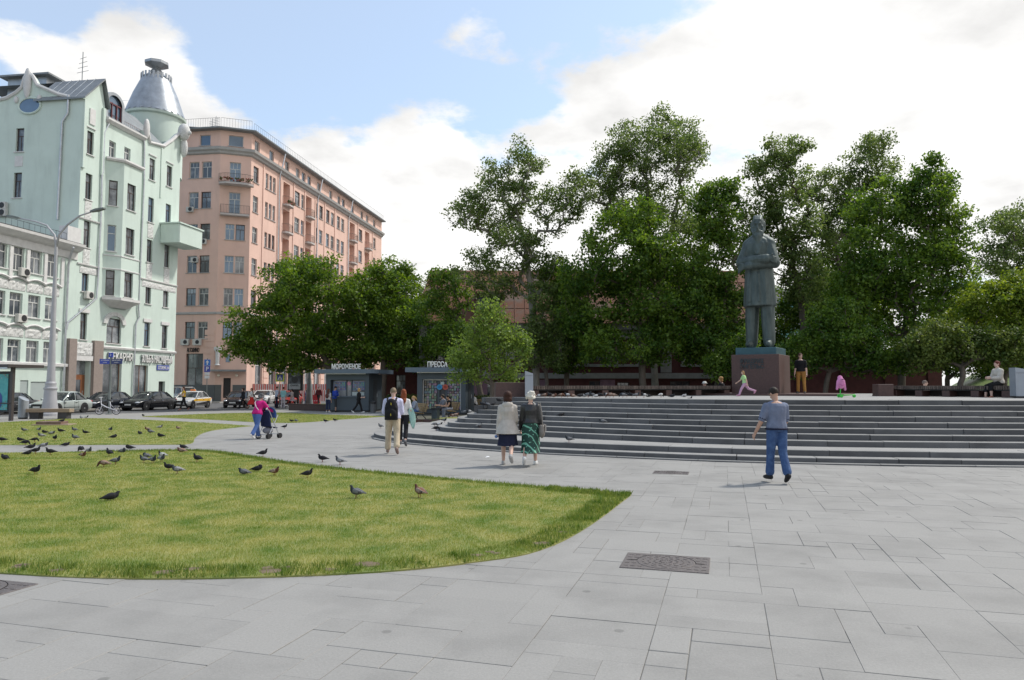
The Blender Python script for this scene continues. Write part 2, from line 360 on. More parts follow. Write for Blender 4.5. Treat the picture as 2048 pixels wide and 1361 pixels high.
E2 = np.array(lawn1[48:82]); E_ = E2; seg = np.diff(E_, axis=0); ln = np.hypot(seg[:, 0], seg[:, 1]); cum = np.r_[0, np.cumsum(ln)]
fringe(7000, .0, .3, .02, .08, 'edge_grass', 'longer grass fringe along the far side of the near lawn by the path', .003)
sp = MB(); rs = random.Random(5)
for cx_, cy_, r in SOIL:
    c = Vector((cx_, cy_, 0)); d = Vector((1, 0, 0)); n_ = Vector((0, 1, 0))
    sp.add([(c.x, c.y, .0145)]+[tuple(c+(d*math.cos(t)*r*1.2+n_*math.sin(t)*r*.95)*rs.uniform(.6, 1.1)+Vector((0, 0, .0145))) for t in np.linspace(0, 2*PI, 10)[:-1]], [(0, 1+j, 1+(j+1) % 9) for j in range(9)])
tag(sp.build('bare_soil', M_soil), kind='structure')

# ---------------------------------------------------------------- stone steps (outlines)
RISE = .14
B1 = [(-4.3, 30.5), (-4.85, 28.4), (-5.0, 26.7), (-4.72, 25.2), (-4.1, 23.9), (-3.2, 22.75), (-1.76, 21.35), (-.36, 20.2), (.8, 19.4), (2.97, 18.3), (5.1, 17.42), (7.8, 16.72), (11.5, 16.25), (15.5, 16.1), (20, 16.4), (25, 17.2)]
B2 = [(-3.9, 30.5), (-4.35, 28.4), (-4.5, 26.7), (-4.28, 25.3), (-3.75, 24.15), (-2.95, 23.1), (-1.55, 21.72), (-.15, 20.6), (1.0, 19.82), (3.15, 18.72), (5.2, 17.88), (7.9, 17.18), (11.6, 16.7), (15.5, 16.55), (20, 16.85), (25, 17.6)]
B3 = [(-1.1, 31.5), (-2.0, 28.8), (-2.5, 26.6), (-2.55, 25.1), (-2.15, 24.15), (-1.2, 23.42), (-.35, 22.9), (.9, 21.9), (3.28, 20.25), (5.56, 19.05), (8.4, 18.2), (12.4, 17.75), (16, 17.7), (20, 18.0), (25, 18.7)]
def rpoly(pts, step):
    c = catmull(pts, 12); L_ = [0]
    for i in range(1, len(c)): L_.append(L_[-1]+(c[i]-c[i-1]).length)
    n = int(L_[-1]/step); o = []; j = 0
    for k in range(n+1):
        t = L_[-1]*k/n
        while j < len(c)-2 and L_[j+1] < t: j += 1
        f = (t-L_[j])/max(1e-9, L_[j+1]-L_[j]); o.append(c[j]+(c[j+1]-c[j])*f)
    return o
def offs(c, d):                       # inward = to the left of travel
    o = []
    for i in range(len(c)):
        t = (c[min(i+1, len(c)-1)]-c[max(i-1, 0)]).normalized(); o.append(c[i]+Vector((-t.y, t.x, 0))*d)
    return o
CURV = {1: rpoly(B1, .22), 2: rpoly(B2, .22), 3: rpoly(B3, .22)}
for k in range(4, 11): CURV[k] = offs(CURV[3], .335*(k-3))
STEPPOLY = [(p.x, p.y) for p in offs(CURV[1], -.28)]+[(25, 60), (-3, 60)]
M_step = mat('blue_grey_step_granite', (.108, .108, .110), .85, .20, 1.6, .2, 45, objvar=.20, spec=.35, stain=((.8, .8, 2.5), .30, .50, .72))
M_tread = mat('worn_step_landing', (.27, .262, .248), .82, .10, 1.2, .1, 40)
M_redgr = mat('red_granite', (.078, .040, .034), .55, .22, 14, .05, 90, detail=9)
M_steptop = mat('sunlit_tread_granite', (.25, .244, .232), .82, .12, 1.4, .1, 40, objvar=.08)  # block tops lighter than risers; sun on the treads painted into the colour
steps = empty('stone_steps', (2, 17.5, 0), 0, 'wide curved flight of grey granite steps below the bronze statue', 'steps')
rs = random.Random(11)
def block(name, c, i0, i1, z0, z1, dep, m, parent, gap=.012, push=0.0, org=Vector((2, 17.5, 0))):
    a = c[i0:i1+1]; t0 = (a[1]-a[0]).normalized(); a = list(a); a[0] = a[0]+t0*gap/2; t1 = (a[-1]-a[-2]).normalized(); a[-1] = a[-1]-t1*gap/2
    q = []
    for i in range(len(a)):
        t = (a[min(i+1, len(a)-1)]-a[max(i-1, 0)]).normalized(); q.append(Vector((-t.y, t.x, 0)))
    rings = []
    for i, p in enumerate(a):
        p = p-org+q[i]*push; e = .012
        rings.append([p+Vector((0, 0, z0)), p+Vector((0, 0, z1-e)), p+q[i]*e+Vector((0, 0, z1)), p+q[i]*dep+Vector((0, 0, z1)), p+q[i]*dep+Vector((0, 0, z0))])
    b = MB(); b.loft([[tuple(v) for v in r] for r in rings]); b.f = [f[::-1] for f in b.f]
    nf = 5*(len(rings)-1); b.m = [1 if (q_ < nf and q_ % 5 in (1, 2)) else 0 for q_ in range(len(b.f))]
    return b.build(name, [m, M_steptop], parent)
for k in range(1, 11):
    c = CURV[k]; i = rs.randint(0, 3); i0 = 0; dep = .62 if k == 1 else .55 if k == 2 else .46
    if k == 10: dep = .75
    while i0 < len(c)-2:
        n = rs.randint(6, 10); i1 = min(len(c)-1, i0+n)
        if len(c)-1-i1 < 3: i1 = len(c)-1
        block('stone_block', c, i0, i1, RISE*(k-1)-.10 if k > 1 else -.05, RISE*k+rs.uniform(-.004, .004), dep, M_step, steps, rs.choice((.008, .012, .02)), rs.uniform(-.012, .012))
        i0 = i1
def ngon(name, pts, z, m, parent=None, th=.06, org=Vector((0, 0, 0))):
    q = MB(); pp = [(x-org.x, y-org.y) for x, y in pts]; q.prism(pp, z-th, z); return q.build(name, m, parent)
org = Vector((2, 17.5, 0))
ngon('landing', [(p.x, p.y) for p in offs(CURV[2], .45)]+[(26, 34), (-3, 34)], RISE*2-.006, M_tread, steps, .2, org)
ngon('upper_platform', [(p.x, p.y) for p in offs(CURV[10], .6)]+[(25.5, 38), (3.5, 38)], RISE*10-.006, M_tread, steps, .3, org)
# low plinth course at the foot of the steps
c = offs(CURV[1], -.16); i0 = 26
while i0 < len(c)-2:
    i1 = min(len(c)-1, i0+9)
    if len(c)-1-i1 < 3: i1 = len(c)-1
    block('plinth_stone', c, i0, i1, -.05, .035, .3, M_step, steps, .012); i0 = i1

# ---------------------------------------------------------------- pavers laid in a random modular bond
U = .27; e1 = Vector((math.sin(R(16.4)), math.cos(R(16.4)), 0)); e2 = Vector((e1.y, -e1.x, 0))
NI, NJ = 210, 122; J0, I0 = 0, -105
occ = np.zeros((NI, NJ), bool); tiles = []; rp = random.Random(21)
sizes = [(3, 2), (2, 2), (2, 1), (3, 1), (1, 2), (3, 2), (2, 2), (1, 1), (2, 3), (3, 2)]
for j in range(NJ):
    for i in range(NI):
        if occ[i, j]: continue
        opts = sizes[:]; rp.shuffle(opts); opts.append((1, 1))
        for a, b in opts:
            if i+a <= NI and j+b <= NJ and not occ[i:i+a, j:j+b].any():
                occ[i:i+a, j:j+b] = True; tiles.append((i+I0, j+J0, a, b)); break
ctr = np.array([tuple((e2*((i+a/2)*U)+e1*((j+b/2)*U)).to_2d()) for i, j, a, b in tiles])
half = np.array([math.hypot(a, b)*U/2 for i, j, a, b in tiles])
def shrunk(poly): return poly
vis = (np.abs(ctr[:, 0]) < .73*ctr[:, 1]+7) & (ctr[:, 1] > 1.0) & (ctr[:, 1] < 27.6)
inview = (np.abs(ctr[:, 0]) < .72*ctr[:, 1]+.3) & (ctr[:, 1] > 3.9)
def alltouch(poly):
    r = np.ones(len(ctr), bool)
    for sx in (-1, 1):
        for sy in (-1, 1):
            off = np.array([tuple((e2*(sx*a*U/2*.95)+e1*(sy*b*U/2*.95)).to_2d()) for i, j, a, b in tiles]); r &= inpoly(ctr+off, poly)
    return r
vis &= ~alltouch(lawn1) & ~alltouch(lawn2) & ~alltouch(STEPPOLY)
idx = [k for k in np.argsort(ctr[:, 1]) if vis[k]]
near = [k for k in idx if inview[k]][:300]; ns_ = set(near); rest = [k for k in idx if k not in ns_]
pm = {}
for a in range(1, 5):
    for b in range(1, 4):
        for v_, g_ in enumerate((.0008, .0016, .0034)): q = MB(); q.bbox(-a*U/2+g_, a*U/2-g_, -b*U/2+g_, b*U/2-g_, -.05, 0, .0012+v_*.0012); pm[a, b, v_] = q.mesh('paver', M_paver)
rz = math.atan2(e2.y, e2.x)
for k in near:
    i, j, a, b = tiles[k]; o = link('paver', pm[a, b, rp.choice((0, 0, 1, 2))], plaza, (ctr[k][0], ctr[k][1], rp.uniform(-.0035, .001)), rz)
q = MB()
for k in rest:
    i, j, a, b = tiles[k]; M = Matrix.Translation((ctr[k][0], ctr[k][1], rp.uniform(-.003, .001))) @ Matrix.Rotation(rz, 4, 'Z'); g_ = rp.choice((.0008, .0012, .003))
    q.box(-a*U/2+g_, a*U/2-g_, -b*U/2+g_, b*U/2-g_, -.05, 0, M)
tag(q.build('paver_field', M_paver2, plaza), kind='stuff')
# cast-iron hatch covers
M_iron = mat('brown_cast_iron', (.125, .108, .102), .6, .25, 22, .5, 55, metal=.2)
def hatch(cpx, w_, h_, label):
    c = gp(*cpx); t = empty('hatch_cover', (c.x, c.y, .003), rz, label, 'hatch cover')
    m = MB(); m.bbox(-w_/2, w_/2, -h_/2, h_/2, -.03, .004, .004); m.build('frame', M_iron, t)
    r = min(w_, h_)*.44; m = MB(); m.lathe([(r, -.02), (r, .007), (r-.008, .009), (.001, .009)], 40); m.build('lid', M_iron, t)
    m = MB()
    for q_ in range(1, 5):
        rr = r*q_/5
        for k in range(0, 28):
            if (k+q_) % 2: continue
            a = 2*PI*k/28; m.box(-rr*.11, rr*.11, -.008, .008, .0085, .013, Matrix.Rotation(a, 4, 'Z') @ Matrix.Translation((0, rr, 0)))
    tag(m.build('relief', M_iron, t), kind='stuff')
    m = MB()
    for k in range(60):
        x = (k % 12-5.5)*w_/12.5; y = (k//12-2)*h_/5.4
        if math.hypot(x, y) > r+.02: m.box(x-.022, x+.022, y-.008, y+.008, .003, .0075)
    tag(m.build('frame_relief', M_iron, t), kind='stuff')
    m = MB(); a = [Vector((math.cos(k/20*PI)*(r+.006), math.sin(k/20*PI)*(r+.006), .0048)) for k in range(21)]; m.tube([Vector((r+.09, .0, .0048))]+a+[Vector((-r-.09, 0, .0048))], .005, 4); m.build('lid_gap', mat('gap_black', (.012, .01, .01), .9), t)
hatch((1332, 1126), .86, .66, 'brown cast iron hatch with round lid set in the granite pavers')
hatch((1342, 946), .72, .50, 'small brown cast iron hatch in the paving below the steps')
hatch((-66, 1181), .86, .66, 'brown cast iron hatch beside the near edge of the curved lawn')
# ================================================================ buildings
M_glass = mat('window_glass', (.05, .06, .072), .04, .3, .4, spec=.9, col2=(.25, .265, .28), objvar=.3, thr=(.48, .62))
M_glassb = mat('bright_window_glass', (.10, .15, .21), .03, .2, .5, spec=.9, metal=.35, objvar=.2)
M_frW = mat('white_window_frame', (.55, .55, .53), .6, .08, 4)
M_frD = mat('dark_window_frame', (.06, .040, .035), .5, .15, 4)
M_white = mat('white_stucco', (.62, .61, .60), .85, .1, 2.5, .3, 30)
M_relief = mat('white_relief_stucco', (.60, .60, .585), .85, .22, 9, .9, 26)
M_green = mat('pale_mint_plaster', (.57, .665, .605), .85, .06, .35, .12, 30, stain=((1.2, 1.2, .25), .14, .50, .75))
M_pink = mat('salmon_plaster', (.70, .475, .395), .88, .07, .3, .12, 30, stain=((1.0, 1.0, .22), .13, .50, .75))
M_pinkd = mat('salmon_groove', (.40, .22, .17), .9, .08, .6)
M_zinc = mat('zinc_roof', (.36, .38, .40), .35, .2, 1.6, metal=.6)
M_zincd = mat('dull_roof_metal', (.22, .235, .245), .5, .2, 1.2, metal=.4)
M_pipe = mat('galvanised_pipe', (.50, .52, .55), .35, .15, 3, metal=.6)
M_grey = mat('grey_cornice', (.38, .37, .36), .85, .1, 2)
M_ac = mat('air_conditioner_white', (.52, .51, .48), .6, .08, 4)
M_black = mat('black_metal', (.018, .018, .02), .5, .2, 5)
M_wood = mat('brown_wood_door', (.20, .075, .030), .5, .25, 3, streak=(1, 1, .1))
M_granb = mat('taupe_portal_granite', (.27, .22, .195), .7, .12, 6)
class Fac:
    def __init__(s, root, O, u):
        s.root = root; u = Vector((*u, 0)).normalized(); s.u = u; s.O = Vector((O[0], O[1], 0)); s.n = Vector((-u.y, u.x, 0))
        s.W = Matrix(((u.x, s.n.x, 0, O[0]), (u.y, s.n.y, 0, O[1]), (0, 0, 1, 0), (0, 0, 0, 1)))
        s.M = Matrix.Translation(-root.location) @ s.W
    def sz(s, px, py, o=0.0):
        d = ray(px, py); P = s.O-s.n*o; t = (P-CP).dot(s.n)/d.dot(s.n); h = CP+d*t
        return (h-s.O).dot(s.u), h.z
    def rect(s, x0, y0, x1, y1, o=0.0):
        ym = (y0+y1)/2; xm = (x0+x1)/2
        return s.sz(x0, ym, o)[0], s.sz(x1, ym, o)[0], s.sz(xm, y1, o)[1], s.sz(xm, y0, o)[1]
    def wall(s, s0, s1, z0, z1, holes, m, name='wall', y=0.0):
        holes = [h for h in holes]
        xs = sorted({s0, s1, *[min(max(h[i], s0), s1) for h in holes for i in (0, 1)]}); zs = sorted({z0, z1, *[min(max(h[i], z0), z1) for h in holes for i in (2, 3)]})
        b = MB()
        for i in range(len(xs)-1):
            # merge vertically to keep the wall light
            run = None
            for k in range(len(zs)-1):
                cx, cz = (xs[i]+xs[i+1])/2, (zs[k]+zs[k+1])/2
                inside = any(h[0] < cx < h[1] and h[2] < cz < h[3] for h in holes)
                if not inside:
                    run = (zs[k] if run is None else run[0], zs[k+1])
                if (inside or k == len(zs)-2) and run:
                    b.add([(xs[i], y, run[0]), (xs[i+1], y, run[0]), (xs[i+1], y, run[1]), (xs[i], y, run[1])], [(0, 1, 2, 3)]); run = None
        for h in holes:
            a0, a1, c0, c1 = h[:4]; d = y+(h[4] if len(h) > 4 else .22)
            b.add([(a0, y, c0), (a1, y, c0), (a1, y, c1), (a0, y, c1), (a0, d, c0), (a1, d, c0), (a1, d, c1), (a0, d, c1)], [(0, 4, 5, 1), (1, 5, 6, 2), (2, 6, 7, 3), (3, 7, 4, 0), (4, 7, 6, 5)])
        for i in range(len(b.v)): b.v[i] = tuple(s.M @ Vector(b.v[i]))
        return b.build(name, m, s.root)
    def place(s, o, x, y, z): o.matrix_local = s.M @ Matrix.Translation((x, y, z)); return o
    def bx(s, name, x0, x1, y0, y1, z0, z1, m, parent=None):
        b = MB(); b.box(x0, x1, y0, y1, z0, z1, s.M); return b.build(name, m, parent or s.root)
WIN = {}
def win_meshes(wd, ht, style):
    k = (round(wd/.06), round(ht/.06), style)
    if k in WIN: return WIN[k]
    wd, ht = k[0]*.06, k[1]*.06; b = MB(); fw = .07 if style[0] != 'n' else .05; d = .06; hw = wd/2
    b.box(-hw, -hw+fw, -d, 0, 0, ht); b.box(hw-fw, hw, -d, 0, 0, ht); b.box(-hw+fw, hw-fw, -d, 0, 0, fw); b.box(-hw+fw, hw-fw, -d, 0, ht-fw, ht)
    tz = ht*.68
    if 'T' in style:
        b.box(-hw+fw, hw-fw, -d*.9, 0, tz-.035, tz+.035); b.box(-.035, .035, -d*.8, 0, fw, tz-.035); 
        if wd > .9:
            for x in (-wd/6, wd/6): b.box(x-.02, x+.02, -d*.6, 0, tz+.035, ht-fw)
    elif 'v' in style: b.box(-.035, .035, -d*.8, 0, fw, ht-fw)
    elif 'h' in style: b.box(-hw+fw, hw-fw, -d*.8, 0, tz-.035, tz+.035)
    mf = M_frD if 'D' in style else M_frW
    me = b.mesh('window_frame', mf); p = MB(); p.box(-hw+.01, hw-.01, -.028, -.008, .01, ht-.01); pm_ = p.mesh('pane', M_glassb if 'B' in style else M_glass)
    s_ = MB(); s_.box(-hw-.1, hw+.1, -.30, .0, -.07, -.002); sm_ = s_.mesh('sill', M_white if 'G' not in style else M_grey)
    WIN[k] = (me, pm_, sm_, wd, ht); return WIN[k]
def window(fc, h, style='TW', y=0.0, sill=True, name='window'):
    dep = h[4] if len(h) > 4 else .22; wd = h[1]-h[0]; ht = h[3]-h[2]
    me, p, sl, qw, qh = win_meshes(wd, ht, style)
    o = link(name, me, fc.root); o.matrix_local = fc.M @ Matrix.Translation(((h[0]+h[1])/2, y+dep-.015, h[2])) @ Matrix.Diagonal((wd/qw, 1, ht/qh, 1))
    link('pane', p, o)
    if sill: link('sill', sl, o)
    return o
def cornice(root, path, z, prof, m, name='cornice', closed=False):      # path: world xy with the building on the left of travel
    P = [Vector((*p, 0)) for p in path]; ns = []
    for i in range(len(P)):
        a = (P[i]-P[i-1]).normalized() if i else (P[1]-P[0]).normalized(); b = (P[i+1]-P[i]).normalized() if i < len(P)-1 else a
        n = Vector((a.y, -a.x, 0))+Vector((b.y, -b.x, 0)); n = n/(n.length**2/2); ns.append(n)
    rings = [[tuple(P[i]+ns[i]*o_+Vector((0, 0, z+dz))-root.location) for o_, dz in prof] for i in range(len(P))]
    b = MB(); b.loft(rings, True, True); return b.build(name, m, root)
def relief(fc, x0, x1, z0, z1, y, seed, m=None, name='relief_panel', amp=.06, parent=None):
    r_ = random.Random(seed); nx = max(4, int((x1-x0)/.14)); nz = max(4, int((z1-z0)/.14)); b = MB(); vs = []
    for k in range(nz+1):
        for i in range(nx+1):
            e = 0 if i in (0, nx) or k in (0, nz) else r_.uniform(0, 1)**2*amp+.01
            vs.append((x0+(x1-x0)*i/nx, y-.03-e, z0+(z1-z0)*k/nz))
    b.add(vs, [(k*(nx+1)+i, k*(nx+1)+i+1, (k+1)*(nx+1)+i+1, (k+1)*(nx+1)+i) for k in range(nz) for i in range(nx)], fc.M)
    b.box(x0, x1, y-.03, y+.01, z0, z1, fc.M)
    return b.build(name, m or M_relief, parent or fc.root)
def acunit(fc, x, y, z, w=.85, h=.58, name='air_conditioner'):
    b = MB(); b.bbox(x-w/2, x+w/2, y-.36, y-.06, z, z+h, .03, fc.M); b.box(x-.3, x-.25, y-.3, y, z-.05, z, fc.M); b.box(x+.25, x+.3, y-.3, y, z-.05, z, fc.M)
    o = b.build(name, M_ac, fc.root)
    f = MB(); f.lathe([(.235, 0), (.235, .012), (.2, .016), (.001, .016)], 18, fc.M @ Matrix.Translation((x+.1, y-.362, z+h/2)) @ Matrix.Rotation(PI/2, 4, 'X')); f.build('fan_grille', M_black, o)
    return o
def pipe(fc, pts, r=.07, m=None, parent=None):
    b = MB(); P = [fc.M @ Vector(p) for p in pts]; b.tube(P, r, 8)
    o = b.build('downpipe', m or M_pipe, parent or fc.root); smooth_angle(o, 50)
    c = MB()
    for i in range(len(P)-1):
        d = P[i+1]-P[i]; n = int(d.length/1.8)
        for k in range(n):
            q = P[i]+d*((k+.5)/n); c.tube([q-d.normalized()*.035, q+d.normalized()*.035], r*1.25, 8)
    if c.v: c.build('pipe_joint', M_pipe, o)
    return o
def railing(fc, pts, z, h=1.0, step=.13, m=None, parent=None, name='railing'):
    b = MB(); P = [fc.M @ Vector((x, y, z)) for x, y in pts]
    for i in range(len(P)-1):
        d = P[i+1]-P[i]; n = max(1, int(d.length/step))
        for k in range(n+1):
            q = P[i]+d*(k/n); b.tube([q, q+Vector((0, 0, h))], .011, 4)
        for hh in (.06, h): b.tube([P[i]+Vector((0, 0, hh)), P[i+1]+Vector((0, 0, hh))], .018, 4)
    return b.build(name, m or M_black, parent or fc.root)
UST = Vector((.148, .989))
# ---------------------------------------------------------------- mint corner house
GO = (-34.5, 57.0)
gb = empty('apartment_house', (GO[0], GO[1], 0), 0, 'pale mint corner house with zinc cone turret and bay window', 'building')
G = Fac(gb, GO, UST)
def c1(x0, y0, x1, y1): return x0/3.4025, 80+y0/3.4025, x1/3.4025, 80+y1/3.4025
def c2(x0, y0, x1, y1): return x0/3.4025, 440+y0/3.4025, x1/3.4025, 440+y1/3.4025
colA = [G.rect(*c1(597, 625, 640, 785)), G.rect(*c1(583, 912, 630, 1090)), G.rect(*c1(570, 1232, 613, 1415)), G.rect(*c2(557, 318, 602, 490)), G.rect(*c2(537, 635, 588, 815))]
colC = [G.rect(*c1(1022, 812, 1062, 960)), G.rect(*c1(1013, 1075, 1048, 1245)), G.rect(*c2(1000, 135, 1033, 290)), G.rect(*c2(988, 420, 1022, 572)), G.rect(*c2(972, 700, 1020, 860))]
colD = [G.rect(*c1(1143, 862, 1178, 1005)), G.rect(*c1(1130, 1120, 1168, 1250)), G.rect(*c2(1118, 170, 1150, 325)), G.rect(*c2(1108, 445, 1140, 595)), G.rect(*c2(1092, 720, 1137, 875))]
colB = [G.rect(*c1(742, 690, 788, 810)), G.rect(*c1(845, 735, 888, 835))]
arch = G.rect(*c2(725, 672, 824, 842)); shop = [G.rect(*c2(695, 975, 825, 1225)), G.rect(*c2(915, 990, 1005, 1225))]
dr = G.rect(*c2(498, 960, 605, 1225)); sdoor = G.rect(*c2(1078, 1100, 1122, 1225))
shop = [(a, b, .45, d, .3) for a, b, c_, d in shop]; dr = (dr[0], dr[1], .1, dr[3], .45); sdoor = (sdoor[0], sdoor[1], .1, sdoor[3], .3)
SA = G.sz(206, 330)[0]; SB = G.sz(287, 330)[0]; SE = G.sz(354, 560)[0]
ZTOP = G.sz(310, 290)[1]; ZCOR = G.sz(245, 262)[1]
fix = lambda cs, s: [(sum(c[0] for c in cs)/len(cs), sum(c[1] for c in cs)/len(cs), c[2], c[3]) for c in cs]
colA = fix(colA, 0); colC = fix(colC, 0); colD = fix(colD, 0)
holes = colA+colC+colD+colB+[arch]+shop+[dr, sdoor]
G.wall(0, SE, 0, ZCOR, holes, M_green)
for h in colA+colC+colD: window(G, h, random.choice(('TD', 'TD', 'TDB')))
for h in colB: window(G, h, 'TW')
window(G, arch, 'TD', sill=True)
for h in shop:
    o = window(G, h, 'vW', sill=False, name='shop_window'); o.data = o.data.copy(); o.data.materials[0] = M_wood
    for xx in (h[0]+.02, (h[0]*2+h[1])/3, (h[0]+2*h[1])/3, h[1]-.16): G.bx('mullion', xx, xx+.14, .13, .20, h[2], h[3], M_wood, o)
    G.bx('transom', h[0]+.02, h[1]-.02, .16, .24, h[3]-1.05, h[3]-.9, M_wood, o); 
door = G.bx('door', dr[0]+.03, dr[1]-.03, .36, .42, dr[2], dr[3]-1.1, M_wood)
G.bx('door_panel', dr[0]+.5, dr[1]-.5, .345, .36, 1.0, dr[3]-1.5, M_glass, door)
t = MB(); t.tube([G.M @ Vector((dr[1]-.3, .33, 1.0)), G.M @ Vector((dr[1]-.3, .33, 1.4))], .02, 6); t.build('handle', M_pipe, door)
G.bx('fanlight', dr[0]+.03, dr[1]-.03, .38, .42, dr[3]-1.08, dr[3]-.02, M_glass)
G.bx('side_door', sdoor[0]+.03, sdoor[1]-.03, .24, .28, sdoor[2], sdoor[3], M_black)
# portal pillars
pz = G.sz(190, 682)[1]
for a, b in ((c2(447, 0, 0, 0)[0], c2(498, 0, 0, 0)[0]), (c2(618, 0, 0, 0)[0], c2(680, 0, 0, 0)[0])):
    s0, s1 = G.sz(a, 740)[0], G.sz(b, 740)[0]; G.bx('portal_pillar', s0, s1, -.28, -.003, 0, pz, M_granb)
s0, s1 = G.sz(c2(500, 0, 0, 0)[0], 700)[0], G.sz(c2(618, 0, 0, 0)[0], 700)[0]
relief(G, s0, s1, G.sz(165, 711)[1], G.sz(165, 685)[1], -.12, 5); G.bx('portal_lintel', s0, s1, -.24, -.004, G.sz(165, 722)[1], G.sz(165, 712)[1], M_white)
# plinth, string courses
G.bx('plinth', G.sz(200, 740)[0], SE+.05, -.06, -.004, 0, .6, M_grey)
zs1 = G.sz(270, 703)[1]; path = [tuple((G.O+G.u*s_)[:2]) for s_ in (G.sz(200, 700)[0], SE)]
cornice(gb, path, zs1, [(0.003, 0), (.16, .05), (.2, .2), (0.003, .28)], M_white, 'string_course')
zs2 = G.sz(320, 567)[1]
for a, b, z_ in ((SB, SE+.0, zs2), (0, SA, G.sz(170, 532)[1]), (0, SA, G.sz(170, 440)[1])):
    cornice(gb, [tuple((G.O+G.u*s_)[:2]) for s_ in (a, b)], z_, [(0.003, 0), (.10, .03), (.12, .12), (0.003, .16)], M_white, 'string_course')
for i, (x0, x1) in enumerate(((SB+.3, SE-.2),)): relief(G, x0, x1, zs2-.62, zs2-.1, 0, 8, amp=.05, name='frieze')
relief(G, .3, SA-.2, G.sz(170, 532)[1]-.62, G.sz(170, 532)[1]-.1, 0, 9, amp=.05, name='frieze')
for cs, pairs in ((colA, ((1, 2), (2, 3))), (colC, ((1, 2), (2, 3))), (colD, ((2, 3),))):
    for a, b in pairs: relief(G, cs[0][0], cs[0][1], cs[b][3]+.15, cs[a][2]-.12, 0, a*7+b)
for cs in (colA, colC, colD):
    G.bx('lintel', cs[4][0]-.2, cs[4][1]+.2, -.09, -.002, cs[4][3]+.05, cs[4][3]+.35, M_white)
    G.bx('lintel', cs[0][0]-.15, cs[0][1]+.15, -.10, -.002, cs[0][3]+.25, cs[0][3]+.33, M_white)
# arched hood over the first-floor window
hb = MB(); ac_ = (arch[0]+arch[1])/2; aw = (arch[1]-arch[0])/2
for k in range(10):
    a0, a1 = PI*k/10, PI*(k+1)/10; q = []
    for a, r_ in ((a0, aw+.05), (a0, aw+.5), (a1, aw+.5), (a1, aw+.05)): q.append((ac_+math.cos(a)*r_, arch[3]-aw*.55+math.sin(a)*r_*.75))
    hb.add([(x, -.002, z) for x, z in q]+[(x, -.14, z) for x, z in q], [(4, 5, 6, 7), (0, 1, 5, 4), (1, 2, 6, 5), (2, 3, 7, 6), (3, 0, 4, 7)], G.M)
hb.build('arched_hood', M_relief, gb)
# faceted bay window
BO = .95
b0 = G.sz(205, 540)[0]; b1 = G.sz(241, 560, BO)[0]; b2 = G.sz(277, 560, BO)[0]; b3 = b2+.55
bz0 = G.sz(241, 590 if False else 596, BO)[1]; bz1 = G.sz(230, 385, BO)[1]
Bl = Fac(gb, (G.O+G.u*b0).to_2d(), ((G.u*b1-G.n*BO)-(G.u*b0)).to_2d()); Lb = ((G.u*b1-G.n*BO)-(G.u*b0)).length
Br = Fac(gb, (G.O+G.u*b1-G.n*BO).to_2d(), UST)
Bs = Fac(gb, (G.O+G.u*b2-G.n*BO).to_2d(), ((G.u*b3)-(G.u*b2-G.n*BO)).to_2d())
wl = fix([Bl.rect(*c1(745, 958, 803, 1130)), Bl.rect(*c2(730, 35, 795, 215)), Bl.rect(*c2(712, 342, 770, 515))], 0)
wr = fix([Br.rect(*c1(868, 985, 925, 1165)), Br.rect(*c2(858, 60, 915, 240)), Br.rect(*c2(840, 360, 900, 530))], 0)
bzt = G.sz(245, 330, BO*.5)[1]
Bl.wall(0, Lb, bz0, bzt, wl, M_green); Br.wall(0, b2-b1, bz0, bzt, wr, M_green); Bs.wall(0, .95, bz0, bzt, [], M_green)
for h in wl: window(Bl, h, 'hD' if h is not wl[1] else 'hB')
for h in wr: window(Br, h, 'TD')
bp = [(G.O+G.u*b0).to_2d()[:], (G.O+G.u*b1-G.n*BO).to_2d()[:], (G.O+G.u*b2-G.n*BO).to_2d()[:], (G.O+G.u*b3).to_2d()[:]]
cornice(gb, bp, bzt, [(-.1, 0), (.12, .02), (.22, .16), (.2, .3), (-.1, .36)], M_white, 'bay_cornice')
cornice(gb, bp, bz0-.55, [(-.75, -.25), (.0, .2), (.18, .32), (.18, .55), (-.75, .56)], M_white, 'bay_corbel')
q = MB(); q.add([(p[0]-gb.location.x, p[1]-gb.location.y, bzt+.3) for p in bp], [(0, 1, 2, 3)]); q.build('bay_roof', M_zinc, gb)
for z_ in (G.sz(240, 514, BO)[1], G.sz(240, 538 if False else 541, BO)[1]):
    cornice(gb, bp, z_, [(0.002, 0), (.05, .02), (.05, .1), (0.002, .12)], M_white, 'string_course')
